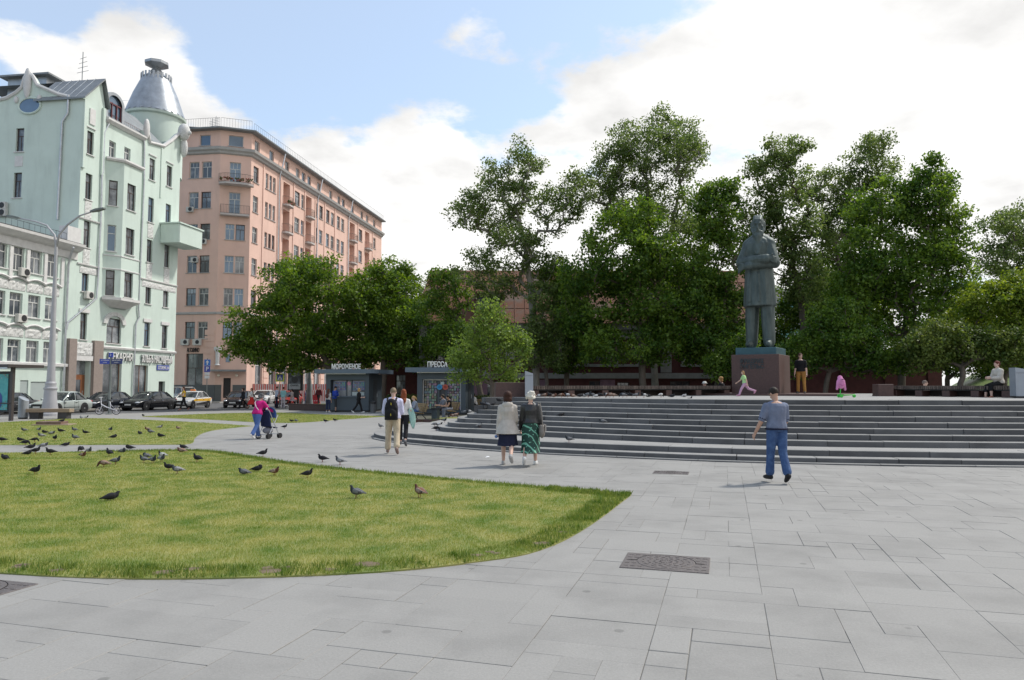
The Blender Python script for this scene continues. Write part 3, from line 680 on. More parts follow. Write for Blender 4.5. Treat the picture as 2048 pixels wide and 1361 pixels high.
# eaves over the bay part, mansard and dormer
cornice(gb, [tuple((G.O+G.u*s_)[:2]) for s_ in (SA+.05, SB-.05)], ZCOR, [(-.3, 0), (.1, .02), (.35, .25), (.35, .4), (-.3, .45)], M_white)
q = MB(); q.add([(SA, -.1, ZCOR+.45), (SB+3, -.1, ZCOR+.45), (SB+3, 3.2, ZCOR+3.6), (SA, 3.2, ZCOR+3.6), (SB+3, 12, ZCOR+3.7), (SA, 12, ZCOR+3.7)], [(0, 1, 2, 3), (3, 2, 4, 5)], G.M)
q.build('mansard_roof', M_zincd, gb)
d0, d1 = G.sz(214, 235)[0]+.1, G.sz(253, 250)[0]-.3
q = MB(); dm = (d0+d1)/2; dwid = (d1-d0)/2; zb = ZCOR+.5; zt = zb+1.5
for k in range(12):
    a0, a1 = PI*k/12, PI*(k+1)/12
    p0 = (dm+math.cos(a0)*dwid*1.15, zt+math.sin(a0)*1.0); p1 = (dm+math.cos(a1)*dwid*1.15, zt+math.sin(a1)*1.0); i0 = (dm+math.cos(a0)*dwid*.85, zt+math.sin(a0)*.75); i1 = (dm+math.cos(a1)*dwid*.85, zt+math.sin(a1)*.75)
    q.add([(i0[0], .1, i0[1]), (p0[0], .1, p0[1]), (p1[0], .1, p1[1]), (i1[0], .1, i1[1]), (p0[0], 3, p0[1]), (p1[0], 3, p1[1])], [(0, 1, 2, 3), (1, 4, 5, 2)], G.M)
for x in (dm-dwid*1.15, dm+dwid*.85): q.box(x, x+dwid*.3, .1, 3, zb-.3, zt, G.M)
o = q.build('dormer', M_zinc, gb)
q = MB(); pts = [(dm-dwid*.86, zb), (dm+dwid*.86, zb), (dm+dwid*.86, zt)]+[(dm+math.cos(PI*k/8)*dwid*.86, zt+math.sin(PI*k/8)*.76) for k in range(1, 8)]+[(dm-dwid*.86, zt)]
q.add([(x, .3, z) for x, z in pts], [tuple(range(len(pts)))], G.M); q.build('pane', M_glassb, o)
q = MB()
for x in (-dwid*.86, -dwid*.3, dwid*.3, dwid*.8): q.box(dm+x, dm+x+.08, .2, .28, zb, zt+.1, G.M)
q.box(dm-dwid*.86, dm+dwid*.86, .2, .28, zt-.05, zt+.06, G.M); q.build('window_frame', mat('maroon_frame', (.14, .035, .04), .5), o)
railing(G, [(SA+.3, .25), (SB+.2, .25)], ZCOR+.45, .6, .25, mat('rusty_railing', (.16, .07, .05), .7))
# section A: gabled top over the portal column
zA = G.sz(175, 200)[1]; zr = G.sz(194, 157)[1]; zsh = G.sz(206, 212)[1]
q = MB(); q.add([(0, 0, ZCOR-.02), (SA, 0, ZCOR-.02), (SA, 0, zsh), (SA*.80, 0, zr), (0, 0, zA)], [(0, 1, 2, 3, 4)], G.M)
q.add([(SA, 0, ZCOR-.02), (SA, 9, ZCOR-.02), (SA, 9, zsh), (SA, 0, zsh)], [(0, 1, 2, 3)], G.M); q.build('gable_wall', M_green, gb)
q = MB(); th = .14
for (x0, z0_), (x1, z1_) in (((-.25, zA-.15), (SA*.80, zr+.05)), ((SA*.80, zr+.05), (SA+.25, zsh-.15))):
    q.add([(x0, -.35, z0_), (x1, -.35, z1_), (x1, 4.3, z1_), (x0, 4.3, z0_), (x0, -.35, z0_+th), (x1, -.35, z1_+th), (x1, 4.3, z1_+th), (x0, 4.3, z0_+th)], [(0, 1, 5, 4), (4, 5, 6, 7), (3, 2, 1, 0), (0, 4, 7, 3), (1, 2, 6, 5)], G.M)
o = q.build('gable_roof', M_zincd, gb)
q = MB()
for k in range(1, 6):
    y_ = -.2+k*.75; q.tube([G.M @ Vector((-.2, y_, zA+.02)), G.M @ Vector((SA*.8, y_, zr+.22))], .03, 4)
q.build('standing_seam', M_zinc, o)
G.bx('gable_panel', SA*.30, SA*.55, -.08, -.003, colA[0][3]+.6, colA[0][3]+1.9, M_white)
for s_ in (.02, SA-.32): G.bx('pilaster', s_, s_+.3, -.16, -.003, G.sz(150, 330)[1], zsh-.2 if s_ > 1 else zA-.1, M_green)
# blind side wall facing the lower neighbour
SW = Fac(gb, (G.O+G.n*13).to_2d(), (-G.n).to_2d())
sw = [SW.rect(*c1(108, 602, 162, 762)), SW.rect(*c1(92, 904, 146, 1075)), SW.rect(*c1(436, 388, 464, 462))]
top = [(SW.sz(*c1(x, y, 0, 0)[:2])) for x, y in ((-40, 420), (45, 402), (110, 365), (150, 330), (170, 265), (195, 218), (225, 255), (255, 312), (330, 345), (400, 375), (470, 392))]
zl = min(z for s_, z in top)-.05
SW.wall(0, 13, 0, zl, [h for h in sw[:2]], M_green, 'side_wall')
top = [(max(0, s_), z) for s_, z in top]
q = MB(); pts = [(0, zl)]+[(13, zl), (13, top[-1][1])]+top[::-1]+[(0, top[0][1])]
q.add([(x, 0, z) for x, z in pts]+[(x, .5, z) for x, z in pts], [tuple(range(len(pts)))]+[(i, len(pts)+i, len(pts)+(i+1) % len(pts), (i+1) % len(pts)) for i in range(1, len(pts))], SW.M); q.build('side_gable', M_green, gb)
q = MB(); q.tube([SW.M @ Vector((x, -.02, z+.05)) for x, z in top], .16, 6); q.build('gable_coping', M_white, gb)
for h in sw[:2]: window(SW, h, 'TD')
ox, oz = SW.sz(*c1(205, 450, 0, 0)[:2]); q = MB(); q.add([(ox+.95*math.cos(t), -.06, oz+.62*math.sin(t)) for t in np.linspace(0, 2*PI, 21)[:-1]], [tuple(range(20))], SW.M); o = q.build('oval_window', M_glassb, gb)
q = MB(); q.tube([SW.M @ Vector((ox+1.0*math.cos(t), -.05, oz+.66*math.sin(t))) for t in np.linspace(0, 2*PI, 21)], .09, 6); q.build('frame', M_green, o)
kx, kz = SW.sz(*c1(195, 250, 0, 0)[:2])
q = MB(); q.ell((kx, -.1, kz-.6), (.35, .2, 1.3), 10, 8, SW.M); q.ell((kx-1.0, -.05, kz-1.9), (.2, .15, .3), 8, 6, SW.M); q.ell((kx+1.1, -.05, kz-1.9), (.2, .15, .3), 8, 6, SW.M); q.build('gable_ornament', M_white, gb, True)
for h in sw[:1]: SW.bx('niche_panel', h[0], h[1], -.03, -.003, sw[1][3]+.5, h[2]-.35, M_white)
# rear roof lump, lift house, aerial
q = MB(); q.add([(0, .5, zl-.4), (12.4, .5, zl-.4), (12.4, 7, zl+2.6), (0, 7, zl+2.6)], [(0, 1, 2, 3)], SW.M); q.build('main_roof', M_zincd, gb)
l0, l1 = SW.sz(5, 125)[0], SW.sz(88, 140)[0]; lz = SW.sz(40, 122)[1]
SW.bx('lift_house', l0-2.5, l1-2.6, 3.2, 6, zl, lz+.1, M_zinc); SW.bx('lift_house_roof', l0-3, l1-2.0, 2.7, 6.6, lz+.1, lz+.25, M_zincd)
ax, az = SW.sz(118, 158); q = MB(); q.tube([SW.M @ Vector((ax, 2.5, az-2)), SW.M @ Vector((ax, 2.5, az+3.4))], .035, 5)
for k in range(4): q.tube([SW.M @ Vector((ax-.5+.08*k, 2.5, az+1.6+k*.4)), SW.M @ Vector((ax+.5-.08*k, 2.6, az+1.8+k*.4))], .02, 4)
q.build('aerial', M_zincd, gb)
# right-hand corner part with swept parapet and mask
zc0 = G.sz(296, 282)[1]; zc1 = G.sz(357, 268)[1]
prof = [(SB-.1, G.sz(290, 262)[1]), (SB+.35, G.sz(293, 262)[1]), (SB+.7, G.sz(297, 284)[1]), ((SB+SE)/2, G.sz(322, 290)[1]), (SE-1.6, G.sz(342, 282)[1]), (SE-.5, G.sz(352, 266)[1]), (SE, G.sz(356, 262)[1])]
q = MB(); pts = [(SB-.1, ZCOR), (SE, ZCOR)]+prof[::-1]; q.add([(x, 0, z) for x, z in pts]+[(x, .4, z) for x, z in pts], [tuple(range(len(pts)))]+[(i, len(pts)+i, len(pts)+(i+1) % len(pts), (i+1) % len(pts)) for i in range(1, len(pts))], G.M); q.build('corner_gable', M_green, gb)
q = MB(); q.tube([G.M @ Vector((x, -.05, z)) for x, z in prof[1:]], .17, 6); q.build('gable_coping', M_white, gb)
q = MB(); q.ell((SB+.15, -.1, prof[0][1]+.2), (.32, .25, .95), 10, 8, G.M); q.build('finial', M_white, gb, True)
q = MB(); q.ell((SE-.1, -.35, prof[-1][1]+.0), (.55, .6, .85), 10, 8, G.M); q.ell((SE-.1, -.95, prof[-1][1]-.1), (.15, .2, .2), 8, 6, G.M); q.ell((SE+.05, -.3, prof[-1][1]-1.5), (.3, .4, 1.0), 8, 6, G.M); q.build('sculpted_mask', M_relief, gb, True)
G.bx('pier', SB-.1, SB+.08, -.08, -.003, zs2, prof[0][1]-.2, M_green)
mx_ = (colC[0][1]+colD[0][0])/2; G.bx('pier', mx_-.08, mx_+.08, -.07, -.003, G.sz(318, 395)[1], prof[3][1]-.2, M_green)
q = MB(); q.add([(SE, 0, 0), (SE, 14, 0), (SE, 14, ZCOR+2), (SE, 0, ZCOR+2)], [(0, 1, 2, 3)], G.M); q.build('end_wall', M_green, gb)
# balcony at the corner
z0_ = G.sz(365, 492, 1.2)[1]; z1_ = G.sz(365, 458, 1.2)[1]
b = empty if False else MB(); s0 = colD[0][0]-.75; b.bbox(s0, SE+.9, -2.0, -.004, z0_, z1_+.15, .06, G.M); b.box(s0-.08, SE+1.0, -2.1, -.004, z1_+.15, z1_+.28, G.M); b.build('corner_balcony', M_green, gb)
# turret
tcx = ap(305, 400, 72.2); tz0 = ZCOR-1; tw = ap(305, 243, 72.2).z; TM = Matrix.Translation((tcx.x-gb.location.x, tcx.y-gb.location.y, 0)); tr = (360-254)/2/F*72.2
q = MB(); q.lathe([(tr, tz0), (tr, tw), (tr+.25, tw+.1), (tr+.3, tw+.3), (tr, tw+.35)], 28, TM); smooth_angle(q.build('turret_drum', M_green, gb), 40)
zt1 = ap(303, 158, 72.2).z; zt2 = ap(303, 146, 72.2).z; r1 = (328-276)/2/F*72.2; zd = ap(303, 138, 72.2).z
q = MB(); q.lathe([(tr+.22, tw+.34), (tr*.80, tw+.34+(zt1-tw)*.5), (r1, zt1), (r1*.72, zt1+.25), (.35, zt2+.4), (.3, zd)], 28, TM); o = smooth_angle(q.build('turret_roof', M_zinc, gb), 30)
q = MB(); nr = 10
for k in range(nr):
    f0, f1 = k/nr, (k+1.25)/nr
    for i in range(24):
        a = 2*PI*(i+.5*(k % 2))/24; aw = 2*PI/24*.5
        def rp_(f): return (tr+.22)*(1-f)+r1*f - .28*math.sin(PI*f)*0
        zf = lambda f: tw+.34+(zt1-tw-.34)*f
        def pt(a_, f, e): 
            rr = rp_(f)-.22*math.sin(PI*min(1, f))+e; return (math.cos(a_)*rr, math.sin(a_)*rr, zf(f))
        if f1 > 1: continue
        q.add([pt(a, f0, .07), pt(a+aw, (f0+f1)/2, .035), pt(a, f1, .0), pt(a-aw, (f0+f1)/2, .035)], [(0, 1, 2, 3)], TM)
tag(q.build('zinc_shingles', M_zinc, o), kind='stuff')
q = MB()
for i in range(22):
    a = 2*PI*i/22; q.box(-.09, .09, -.04, .04, zt1-.9, zt1+.3, TM @ Matrix.Rotation(a, 4, 'Z') @ Matrix.Translation((0, r1+.12, 0)))
q.build('crown_fins', M_zinc, o)
q = MB(); rd = (326-279)/2/F*72.2; q.lathe([(.3, zd-.2), (.35, zd), (rd, zd+.35), (rd, zd+.62), (.001, zd+.68)], 8, TM); q.build('turret_disc', M_zinc, gb)
# downpipes
pz0 = lambda px, py, o=.12: (G.sz(px, py, o)[0], -o, G.sz(px, py, o)[1])
pipe(G, [pz0(218, 248), pz0(209, 265), pz0(206, 345), pz0(204, 350), pz0(202, 430), pz0(196, 560), pz0(193, 597), pz0(136, 645), pz0(133, 660)])
pipe(G, [pz0(287, 275), pz0(289, 290), pz0(288, 370), pz0(284, 460), pz0(277, 618), pz0(279, 634), pz0(272, 648), pz0(268, 740), pz0(266, 800)])
pipe(SW, [(SW.sz(139, 192)[0], -.12, SW.sz(139, 192)[1]), (SW.sz(138, 228)[0], -.12, SW.sz(138, 228)[1]), (SW.sz(127, 245)[0], -.12, SW.sz(127, 245)[1]), (SW.sz(117, 440)[0], -.12, SW.sz(117, 440)[1])], .09)
acunit(G, G.sz(173, 592)[0], 0, G.sz(173, 598)[1]); 
for py in (420, 434): acunit(SW, SW.sz(8, py)[0], 0, SW.sz(8, py)[1])
# shop writing and street plate
FLIP = Matrix.Rotation(PI/2, 4, 'X')
M_sign = mat('white_letters', (.80, .79, .77), .5, .05)
def ftext(fc, name, s_, wd, px0, px1, py, h, m, o=.06, dep=.02, parent=None, bold=.004):
    a = fc.sz(px0, py)[0]; b_ = fc.sz(px1, py)[0]; z = fc.sz((px0+px1)/2, py)[1]
    return text(name, s_, h, m, parent or fc.root, fc.M @ Matrix.Translation(((a+b_)/2, -o, z)) @ FLIP, dep, bold, b_-a)
M_shd = mat('letter_shadow_grey', (.26, .28, .28), .6, .05)  # offset grey copy of the letters, added as their painted shadow edge
for s_, a_, b_, y_, h_ in (('ХЛѢБЪ НАСУЩНЫЙ', 281, 342, 720, .95), ('ПЕКАРНЯ', 214, 262, 715, .9)):
    o = ftext(G, 'shop_lettering', s_, 1, a_, b_, y_, h_, M_sign, .16); ftext(G, 'letter_shadow', s_, 1, a_, b_+.3, y_+.5, h_, M_shd, .07, .04, None, .006)
M_blue = mat('blue_street_plate', (.03, .06, .36), .4, .05)
a, b_ = G.sz(313, 736)[0], G.sz(337.5, 736)[0]; zt_ = G.sz(325, 731)[1]; zb_ = G.sz(325, 741)[1]
o = G.bx('street_plate', a, b_, -.06, -.01, zb_, zt_, M_blue); ftext(G, 'plate_lettering', 'ОСТОЖЕНКА 3/14', 1, 314.5, 336, 736.5, .42, M_sign, .075, .004, o)
# ---------------------------------------------------------------- low mint house on the left
lb = empty('town_house', (GO[0], GO[1], 0), 0, 'lower mint town house with white stucco window hoods beside the turret house', 'building')
T = Fac(lb, GO, UST); s9 = -16.0
LW = [[c2(-130, 140, -80, 310), c2(-20, 160, 30, 325), c2(100, 185, 153, 345), c2(222, 207, 276, 372), c2(338, 236, 387, 388)], [c2(-150, 460, -90, 630), c2(-40, 475, 18, 640), c2(78, 498, 132, 650), c2(203, 515, 263, 668), c2(318, 530, 370, 685)], [c2(-160, 790, -105, 950), c2(-55, 800, -5, 960), c2(65, 812, 121, 966), c2(187, 822, 241, 975), c2(305, 835, 354, 980)]]
lh = []; cx_ = [np.mean([(T.rect(*LW[r_][k])[0]+T.rect(*LW[r_][k])[1])/2 for r_ in range(3)]) for k in range(5)]
wm_ = 1.12
for r_ in range(3):
    zz0 = np.mean([T.rect(*LW[r_][k])[2] for k in range(1, 5)]); zz1 = np.mean([T.rect(*LW[r_][k])[3] for k in range(1, 5)])
    for k in range(5): lh.append((cx_[k]-wm_/2, cx_[k]+wm_/2, zz0, zz1))
lz = T.sz(70, 478)[1]
sh = [T.rect(*c2(135, 1092, 190, 1240)), T.rect(*c2(206, 1102, 340, 1240))]; sh = [(a, b, .1, d, .12) for a, b, c_, d in sh]
T.wall(s9, -.003, 0, lz, lh+sh, M_green)
for i, h in enumerate(lh):
    window(T, h, 'TW')
    if i >= 5:
        relief(T, h[0]-.18, h[1]+.18, h[3]+.18, h[3]+.85, 0, i, name='window_hood', amp=.08)
        q = MB(); q.tube([T.M @ Vector((h[0]-.3+(h[1]-h[0]+.6)*k/6, -.12, h[3]+.9+.22*math.sin(PI*k/6))) for k in range(7)], .09, 5); q.build('hood_mould', M_white, lb)
    else: T.bx('lintel', h[0]-.12, h[1]+.12, -.07, -.003, h[3]+.06, h[3]+.2, M_white)
for a, b, c_, d, e in sh: T.bx('roller_shutter', a+.01, b-.01, .06, .11, c_, d, mat('grey_shutter', (.36, .41, .40), .6, .06, 1))
pth = [tuple((T.O+T.u*s_)[:2]) for s_ in (s9, -.02)]
cornice(lb, pth, lz, [(0.003, -.9), (.08, -.86), (.08, -.3), (.35, -.2), (.75, .1), (.78, .3), (0.003, .34)], M_white)
cornice(lb, pth, T.sz(60, 733)[1], [(0.003, 0), (.2, .05), (.22, .25), (0.003, .3)], M_white, 'string_course')
for k in range(6):
    xx = (cx_[k-1] if k else s9+9)+.86 if k < 5 else cx_[4]+.95
    if k: T.bx('pilaster', xx-.14, xx+.14, -.1, -.004, lh[4][2]-.6, lz-.95, M_white)
q = MB(); q.add([(s9, -.7, lz+.35), (0, -.7, lz+.35), (0, 6, lz+1.7), (s9, 6, lz+1.7)], [(0, 1, 2, 3)], T.M); q.build('roof', M_zincd, lb)
q = MB()
q.lathe([(.02, 0)]+[(.9, 0), (.9, .1)], 12, T.M @ Matrix.Translation((-.9, -.1, lz+.4))); T.bx('parapet_pier', -1.5, -.1, -.35, .4, lz+.35, lz+1.6, M_white)
railing(T, [(s9, -.5), (-1.8, -.5)], lz+.35, .55, .5)
for px, py in ((43, 553), (37, 645)): acunit(T, T.sz(px, py)[0], 0, T.sz(px, py)[1])
pp = lambda px, py, o=.14: (T.sz(px, py, o)[0], -o, T.sz(px, py, o)[1])
pipe(T, [pp(147, 495, .75), pp(141, 512, .3), pp(137, 530), pp(134, 600), pp(130, 690), pp(126, 795)], .085)
# ---------------------------------------------------------------- salmon apartment block
P1 = ap(431, 700, 83.0); P2 = ap(494, 700, 84.2)
pb = empty('apartment_block', (P1.x, P1.y, 0), 0, 'long salmon pink apartment block with balconies and grey cornice', 'building')
un = Vector((UST.y, -UST.x))
LFACE = 22
PL = Fac(pb, (P1.to_2d()-un*LFACE), un); PC = Fac(pb, P1.to_2d(), (P2-P1).to_2d()); PR = Fac(pb, P2.to_2d(), UST)
def c3(x0, y0, x1, y1): return 330+x0/4.2533, 220+y0/4.2533, 330+x1/4.2533, 220+y1/4.2533
def c4(x0, y0, x1, y1): return 330+x0/3.78, 480+y0/3.78, 330+x1/3.78, 480+y1/3.78
lr = [[c3(235, 448, 290, 585), c3(340, 437, 393, 575)], [c3(222, 703, 275, 840), c3(330, 695, 382, 838)], [c3(210, 972, 265, 1105), c3(318, 968, 372, 1103)], [c4(175, 122, 222, 252), c4(270, 117, 318, 247)], [c4(167, 368, 213, 500), c4(260, 363, 308, 495)], [c4(152, 620, 200, 750), c4(247, 620, 297, 747)]]
rows = []
for r_ in lr:
    q = [PL.rect(*w_) for w_ in r_]; rows.append((np.mean([a[2] for a in q]), np.mean([a[3] for a in q])))
xc = [np.mean([sum(PL.rect(*r_[k])[:2])/2 for r_ in lr]) for k in (0, 1)]
zc = PC.sz(480, 303)[1]; ze = PC.sz(480, 265)[1]; att = (PC.rect(*c3(572, 222, 645, 312))[2], PC.rect(*c3(572, 222, 645, 312))[3])
hl = [(x-.62, x+.62, a, b) for a, b in rows for x in (xc[0]-3.4, *xc)]; ha = [(xc[0]+.6, xc[0]+1.95, *att)]
gs = PL.rect(*c4(155, 860, 285, 1120)); gs = (gs[0], gs[1], .3, gs[3], .35)
PL.wall(0, LFACE, 0, zc, hl+[gs], M_pink); PL.wall(0, LFACE, zc, ze, ha, M_pink, 'attic_wall')
LC = (P2-P1).to_2d().length; cc = PC.rect(*c3(562, 437, 635, 595)); cx0 = sum(cc[:2])/2
chx = [[PC.rect(*c3(525, 955, 578, 1103)), PC.rect(*c3(615, 962, 665, 1110))]]
x3 = [sum(a[:2])/2 for a in chx[0]]
hc = [(cx0-.62, cx0+.62, rows[0][0]-.6, rows[0][1]), (cx0-.62, cx0+.62, rows[1][0]-.6, rows[1][1])]+[(x-.5, x+.5, *rows[k]) for k in (2, 3, 4, 5) for x in x3]
dd = PC.rect(*c4(440, 1045, 497, 1170)); hd = (dd[0], dd[1], .4, dd[3], .5)
ov = PC.rect(*c4(460, 865, 492, 925))
PC.wall(0, LC, 0, zc, hc+[hd], M_pink); PC.wall(0, LC, zc, ze, [(cx0-.8, cx0+.8, *att)], M_pink, 'attic_wall')
for h in hl: window(PL, h, random.choice(('TWG', 'TWG', 'TDG')))
for h in ha: window(PL, h, 'nBG')
for h in hc: window(PC, h, random.choice(('TWGB', 'TWG', 'TDGB')))
window(PC, (cx0-.8, cx0+.8, *att), 'nBG')
o = window(PL, gs, 'TD', name='shop_window', sill=False); PL.bx('shop_fascia', gs[0]-.5, gs[1]+.1, -.12, -.005, PL.sz(385, 720)[1]-.2, PL.sz(385, 720)[1]+.25, M_black, o)
ftext(PL, 'shop_lettering', 'ALTO&VINO', 1, 374.5, 399, 701, .75, M_black, .06, .03)
PC.bx('door', hd[0]+.02, hd[1]-.02, .40, .46, .4, hd[3], M_black)
PC.bx('door_canopy', dd[0]-1.4, dd[1]+1.6, -1.1, -.004, dd[3]+.75, dd[3]+.95, M_zincd)
for x in (dd[0]-.5, dd[1]+.6): 
    q = MB(); q.ell((x, -.3, dd[3]+.3), (.17, .17, .17), 10, 7, PC.M); q.build('globe_lamp', mat('opal_glass', (.8, .72, .6), .3), pb, True)
PC.bx('oval_window', ov[0], ov[1], -.06, -.003, ov[2], ov[3], M_glassb)
# long facade columns measured along the top floor
def sx(x, y): return PR.sz(330+x/4.2533, 220+y/4.2533)[0]
cols = [(775, 560, .62, 1), (868, 615, .36, 1), (900, 635, .36, 1), (930, 655, .36, 1), (1125, 745, .8, 1), (1172, 765, .45, 1), (1288, 840, .45, 1), (1328, 870, .62, 1), (1385, 925, .62, 1), (1425, 945, .62, 1), (1475, 975, .62, 1), (1511, 1000, .62, 1), (1660, 1060, 1.0, 1), (1778, 1130, .8, 1)]
logs = [(1035, 700, .95), (1222, 830, .95), (1593, 1040, 1.1), (1720, 1120, 1.1)]
SEND = PR.sz(763, 500)[0]
hr = []; hg = []
for x, y, hw, k in cols:
    s_ = sx(x, y)
    for a, b in rows: hr.append((s_-hw, s_+hw, a, b))
for x, y, hw in logs:
    s_ = sx(x, y)
    for a, b in rows[:4]: hg.append((s_-hw, s_+hw, a-.75, b+.25, 1.3))
ax_ = [(785, 320), (908, 400), (1040, 480), (1130, 535), (1180, 560), (1228, 590), (1310, 665), (1410, 735), (1480, 780), (1518, 800), (1595, 850), (1675, 890), (1720, 925), (1780, 965)]
har = [(sx(*p)-.6, sx(*p)+.6, *att) for p in ax_]
gd = []
k = 0; s_ = 2.0
while s_ < SEND-3:
    gd.append((s_, s_+1.7, 1.3, rows[5][0]-1.6, .3)); s_ += 3.4
PR.wall(0, SEND, 0, zc, hr+hg+gd, M_pink); PR.wall(0, SEND, zc, ze, har, M_pink, 'attic_wall')
for h in hr: window(PR, h, random.choice(('TWG', 'TWG', 'TDG', 'TWGB')))
for h in har: window(PR, h, random.choice(('nBG', 'nG')), sill=False)
for h in gd: window(PR, h, 'TWG', name='ground_floor_window')
M_slab = mat('balcony_slab', (.48, .44, .42), .85, .1, 2)
def balcony(fc, x0, x1, z, dep, round_=True, name='balcony', planter=False):
    pts = [(x0, -.004), (x0, -dep*.55), (x0+(x1-x0)*.2, -dep), (x1-(x1-x0)*.2, -dep), (x1, -dep*.55), (x1, -.004)] if round_ else [(x0, -.004), (x0, -dep), (x1, -dep), (x1, -.004)]
    b = MB(); b.prism(pts[::-1] if False else [p for p in pts], z-.22, z, fc.M); o = b.build(name, M_slab, fc.root)
    railing(fc, [(x, y+.06 if y < -.01 else y) for x, y in pts], z, 1.0, .16, parent=o)
    if planter:
        b = MB(); r_ = random.Random(3)
        for k in range(60): x = r_.uniform(x0+.1, x1-.1); b.ell((x, -dep*.95+r_.uniform(-.1, .1), z+.15+r_.random()*.35), (.1, .1, .1), 5, 4, fc.M)
        b.build('flower_boxes', leafmat('flowers', (.05, .10, .03), (.30, .07, .05), .2, 5), o)
    return o
for i, h in enumerate(hg):
    h2 = (h[0]+.25, h[1]-.25, h[2]+.05, h[3]-.3, 1.3); window(PR, (h[0]+.2, h[0]+1.2, h[2]+.05, h[3]-.3, 1.28), 'TWG', sill=False, name='balcony_door')
    balcony(PR, h[0]-.12, h[1]+.12, h[2], .75, planter=(i == 0))
s_ = sx(1405, 1200); balcony(PR, s_-1.5, s_+1.5, rows[2][0]-.7, .9)
balcony(PC, cx0-1.75, cx0+2.05, rows[0][0]-.7, 1.15, planter=True); balcony(PC, .15, LC-.1, rows[1][0]-.7, .75, False)
for z_, pr_, mm, nm in ((zc-.55, [(0.003, 0), (.25, .1), (.32, .3), (.55, .45), (.62, .75), (0.003, .85)], M_grey, 'cornice'), (ze, [(-.5, 0), (.75, .02), (.8, .16), (.75, .22), (-.5, .5)], M_zincd, 'eaves'), (rows[4][0]-1.05, [(0.003, 0), (.14, .05), (.14, .25), (0.003, .3)], M_grey, 'string_course')):
    cornice(pb, [(PL.O+PL.u*.0)[:2], P1[:2], P2[:2], (PR.O+PR.u*SEND)[:2]], z_, pr_, mm, nm)
q = MB(); A = [PL.O, P1, P2, PR.O+PR.u*SEND]; Bk = [PL.O+PL.n*9, PR.O+PR.n*9, PR.O+PR.u*SEND+PR.n*9]
q.add([tuple(Vector((p.x, p.y, ze+.45))-pb.location) for p in A]+[tuple(Vector((p.x, p.y, ze+1.4))-pb.location) for p in Bk], [(0, 1, 4), (1, 2, 5, 4), (2, 3, 6, 5)]); q.build('roof', M_zincd, pb)
q = MB(); e_ = PR.O+PR.u*SEND; q.add([tuple(Vector((p.x, p.y, z))-pb.location) for p in (e_, e_+PR.n*14) for z in (0, ze)], [(0, 2, 3, 1)]); q.build('end_wall', M_pink, pb)
railing(PL, [(8, -.3), (LFACE, -.3)], ze+.3, 1.1, .3); railing(PC, [(0, -.3), (LC, -.3)], ze+.3, 1.1, .3); railing(PR, [(0, -.3), (SEND, -.3)], ze+.3, .9, .5)
# pilaster strips and pipes on the long facade
for x, y in ((838, 600), (985, 690), (1095, 700), (1190, 760), (1278, 830), (1358, 900), (1445, 950), (1640, 1040), (1765, 1100)):
    s_ = sx(x, y); PR.bx('pilaster_strip', s_-.16, s_+.16, -.09, -.003, rows[5][0], zc-.56, M_pink)
for x, y in ((965, 600), (1290, 780), (1555, 900)):
    s_ = sx(x, y); pipe(PR, [(s_, -.5, zc+.3), (s_, -.22, zc-.7), (s_, -.16, zc-1.5), (s_, -.16, 1)], .085)
    q = MB(); q.tube([PR.M @ Vector((s_+.6, -.6, ze)), PR.M @ Vector((s_, -.5, zc+.3))], .09, 6); q.build('downpipe', M_pipe, pb)
for px, py in ((382, 425), (408, 489)): acunit(PL, PL.sz(px, py)[0], 0, PL.sz(px, py)[1])
acunit(PL, PL.sz(391, 523)[0], 0, PL.sz(391, 526)[1])
for px in (373, 397): acunit(PL, PL.sz(px, 690)[0], -.1, PL.sz(px, 691)[1], 1.0, .7)
for k in range(7):
    z_ = rows[5][0]-.4+.72*k-3.5
    if z_ > .4: PL.bx('rustication', LFACE-1.35, LFACE-.12, -.05, -.003, z_, z_+.6, M_pink)
for k in range(int(SEND/3.4)):
    for j in range(6): PR.bx('rustication', 2+3.4*k+1.95, 2+3.4*k+3.15, -.07, -.003, 1.2+j*.78, 1.2+j*.78+.68, M_pink)
PL.bx('stone_plinth', LFACE-10, LFACE, -.06, -.003, 0, 1.9, mat('dark_stone_plinth', (.09, .10, .10), .6, .1, 2)); PC.bx('stone_plinth', 0, hd[0]-.2, -.06, -.003, 0, 1.9, MATS['dark_stone_plinth']); PC.bx('stone_plinth', hd[1]+.2, LC, -.06, -.003, 0, 1.9, MATS['dark_stone_plinth'])
q = MB(); kx = PC.sz(433, 720)[0]; q.lathe([(.32, PC.sz(433, 731)[1]), (.2, PC.sz(433, 728)[1]), (.24, PC.sz(433, 705)[1]), (.42, PC.sz(433, 700)[1]), (.42, PC.sz(433, 695)[1])], 10, PC.M @ Matrix.Translation((.25, -.3, 0))); q.build('column_stub', M_white, pb)
for px, py in ((405, 245), (413, 240)):
    a, z_ = PL.sz(px, py); q = MB(); q.tube([PL.M @ Vector((a, 2, ze)), PL.M @ Vector((a, 2, z_+1.2))], .03, 4)
    for k in range(5): q.tube([PL.M @ Vector((a-.4, 2, z_+.2*k)), PL.M @ Vector((a+.4, 2.1, z_+.15+.2*k))], .02, 4)
    q.build('aerial', M_zincd, pb)
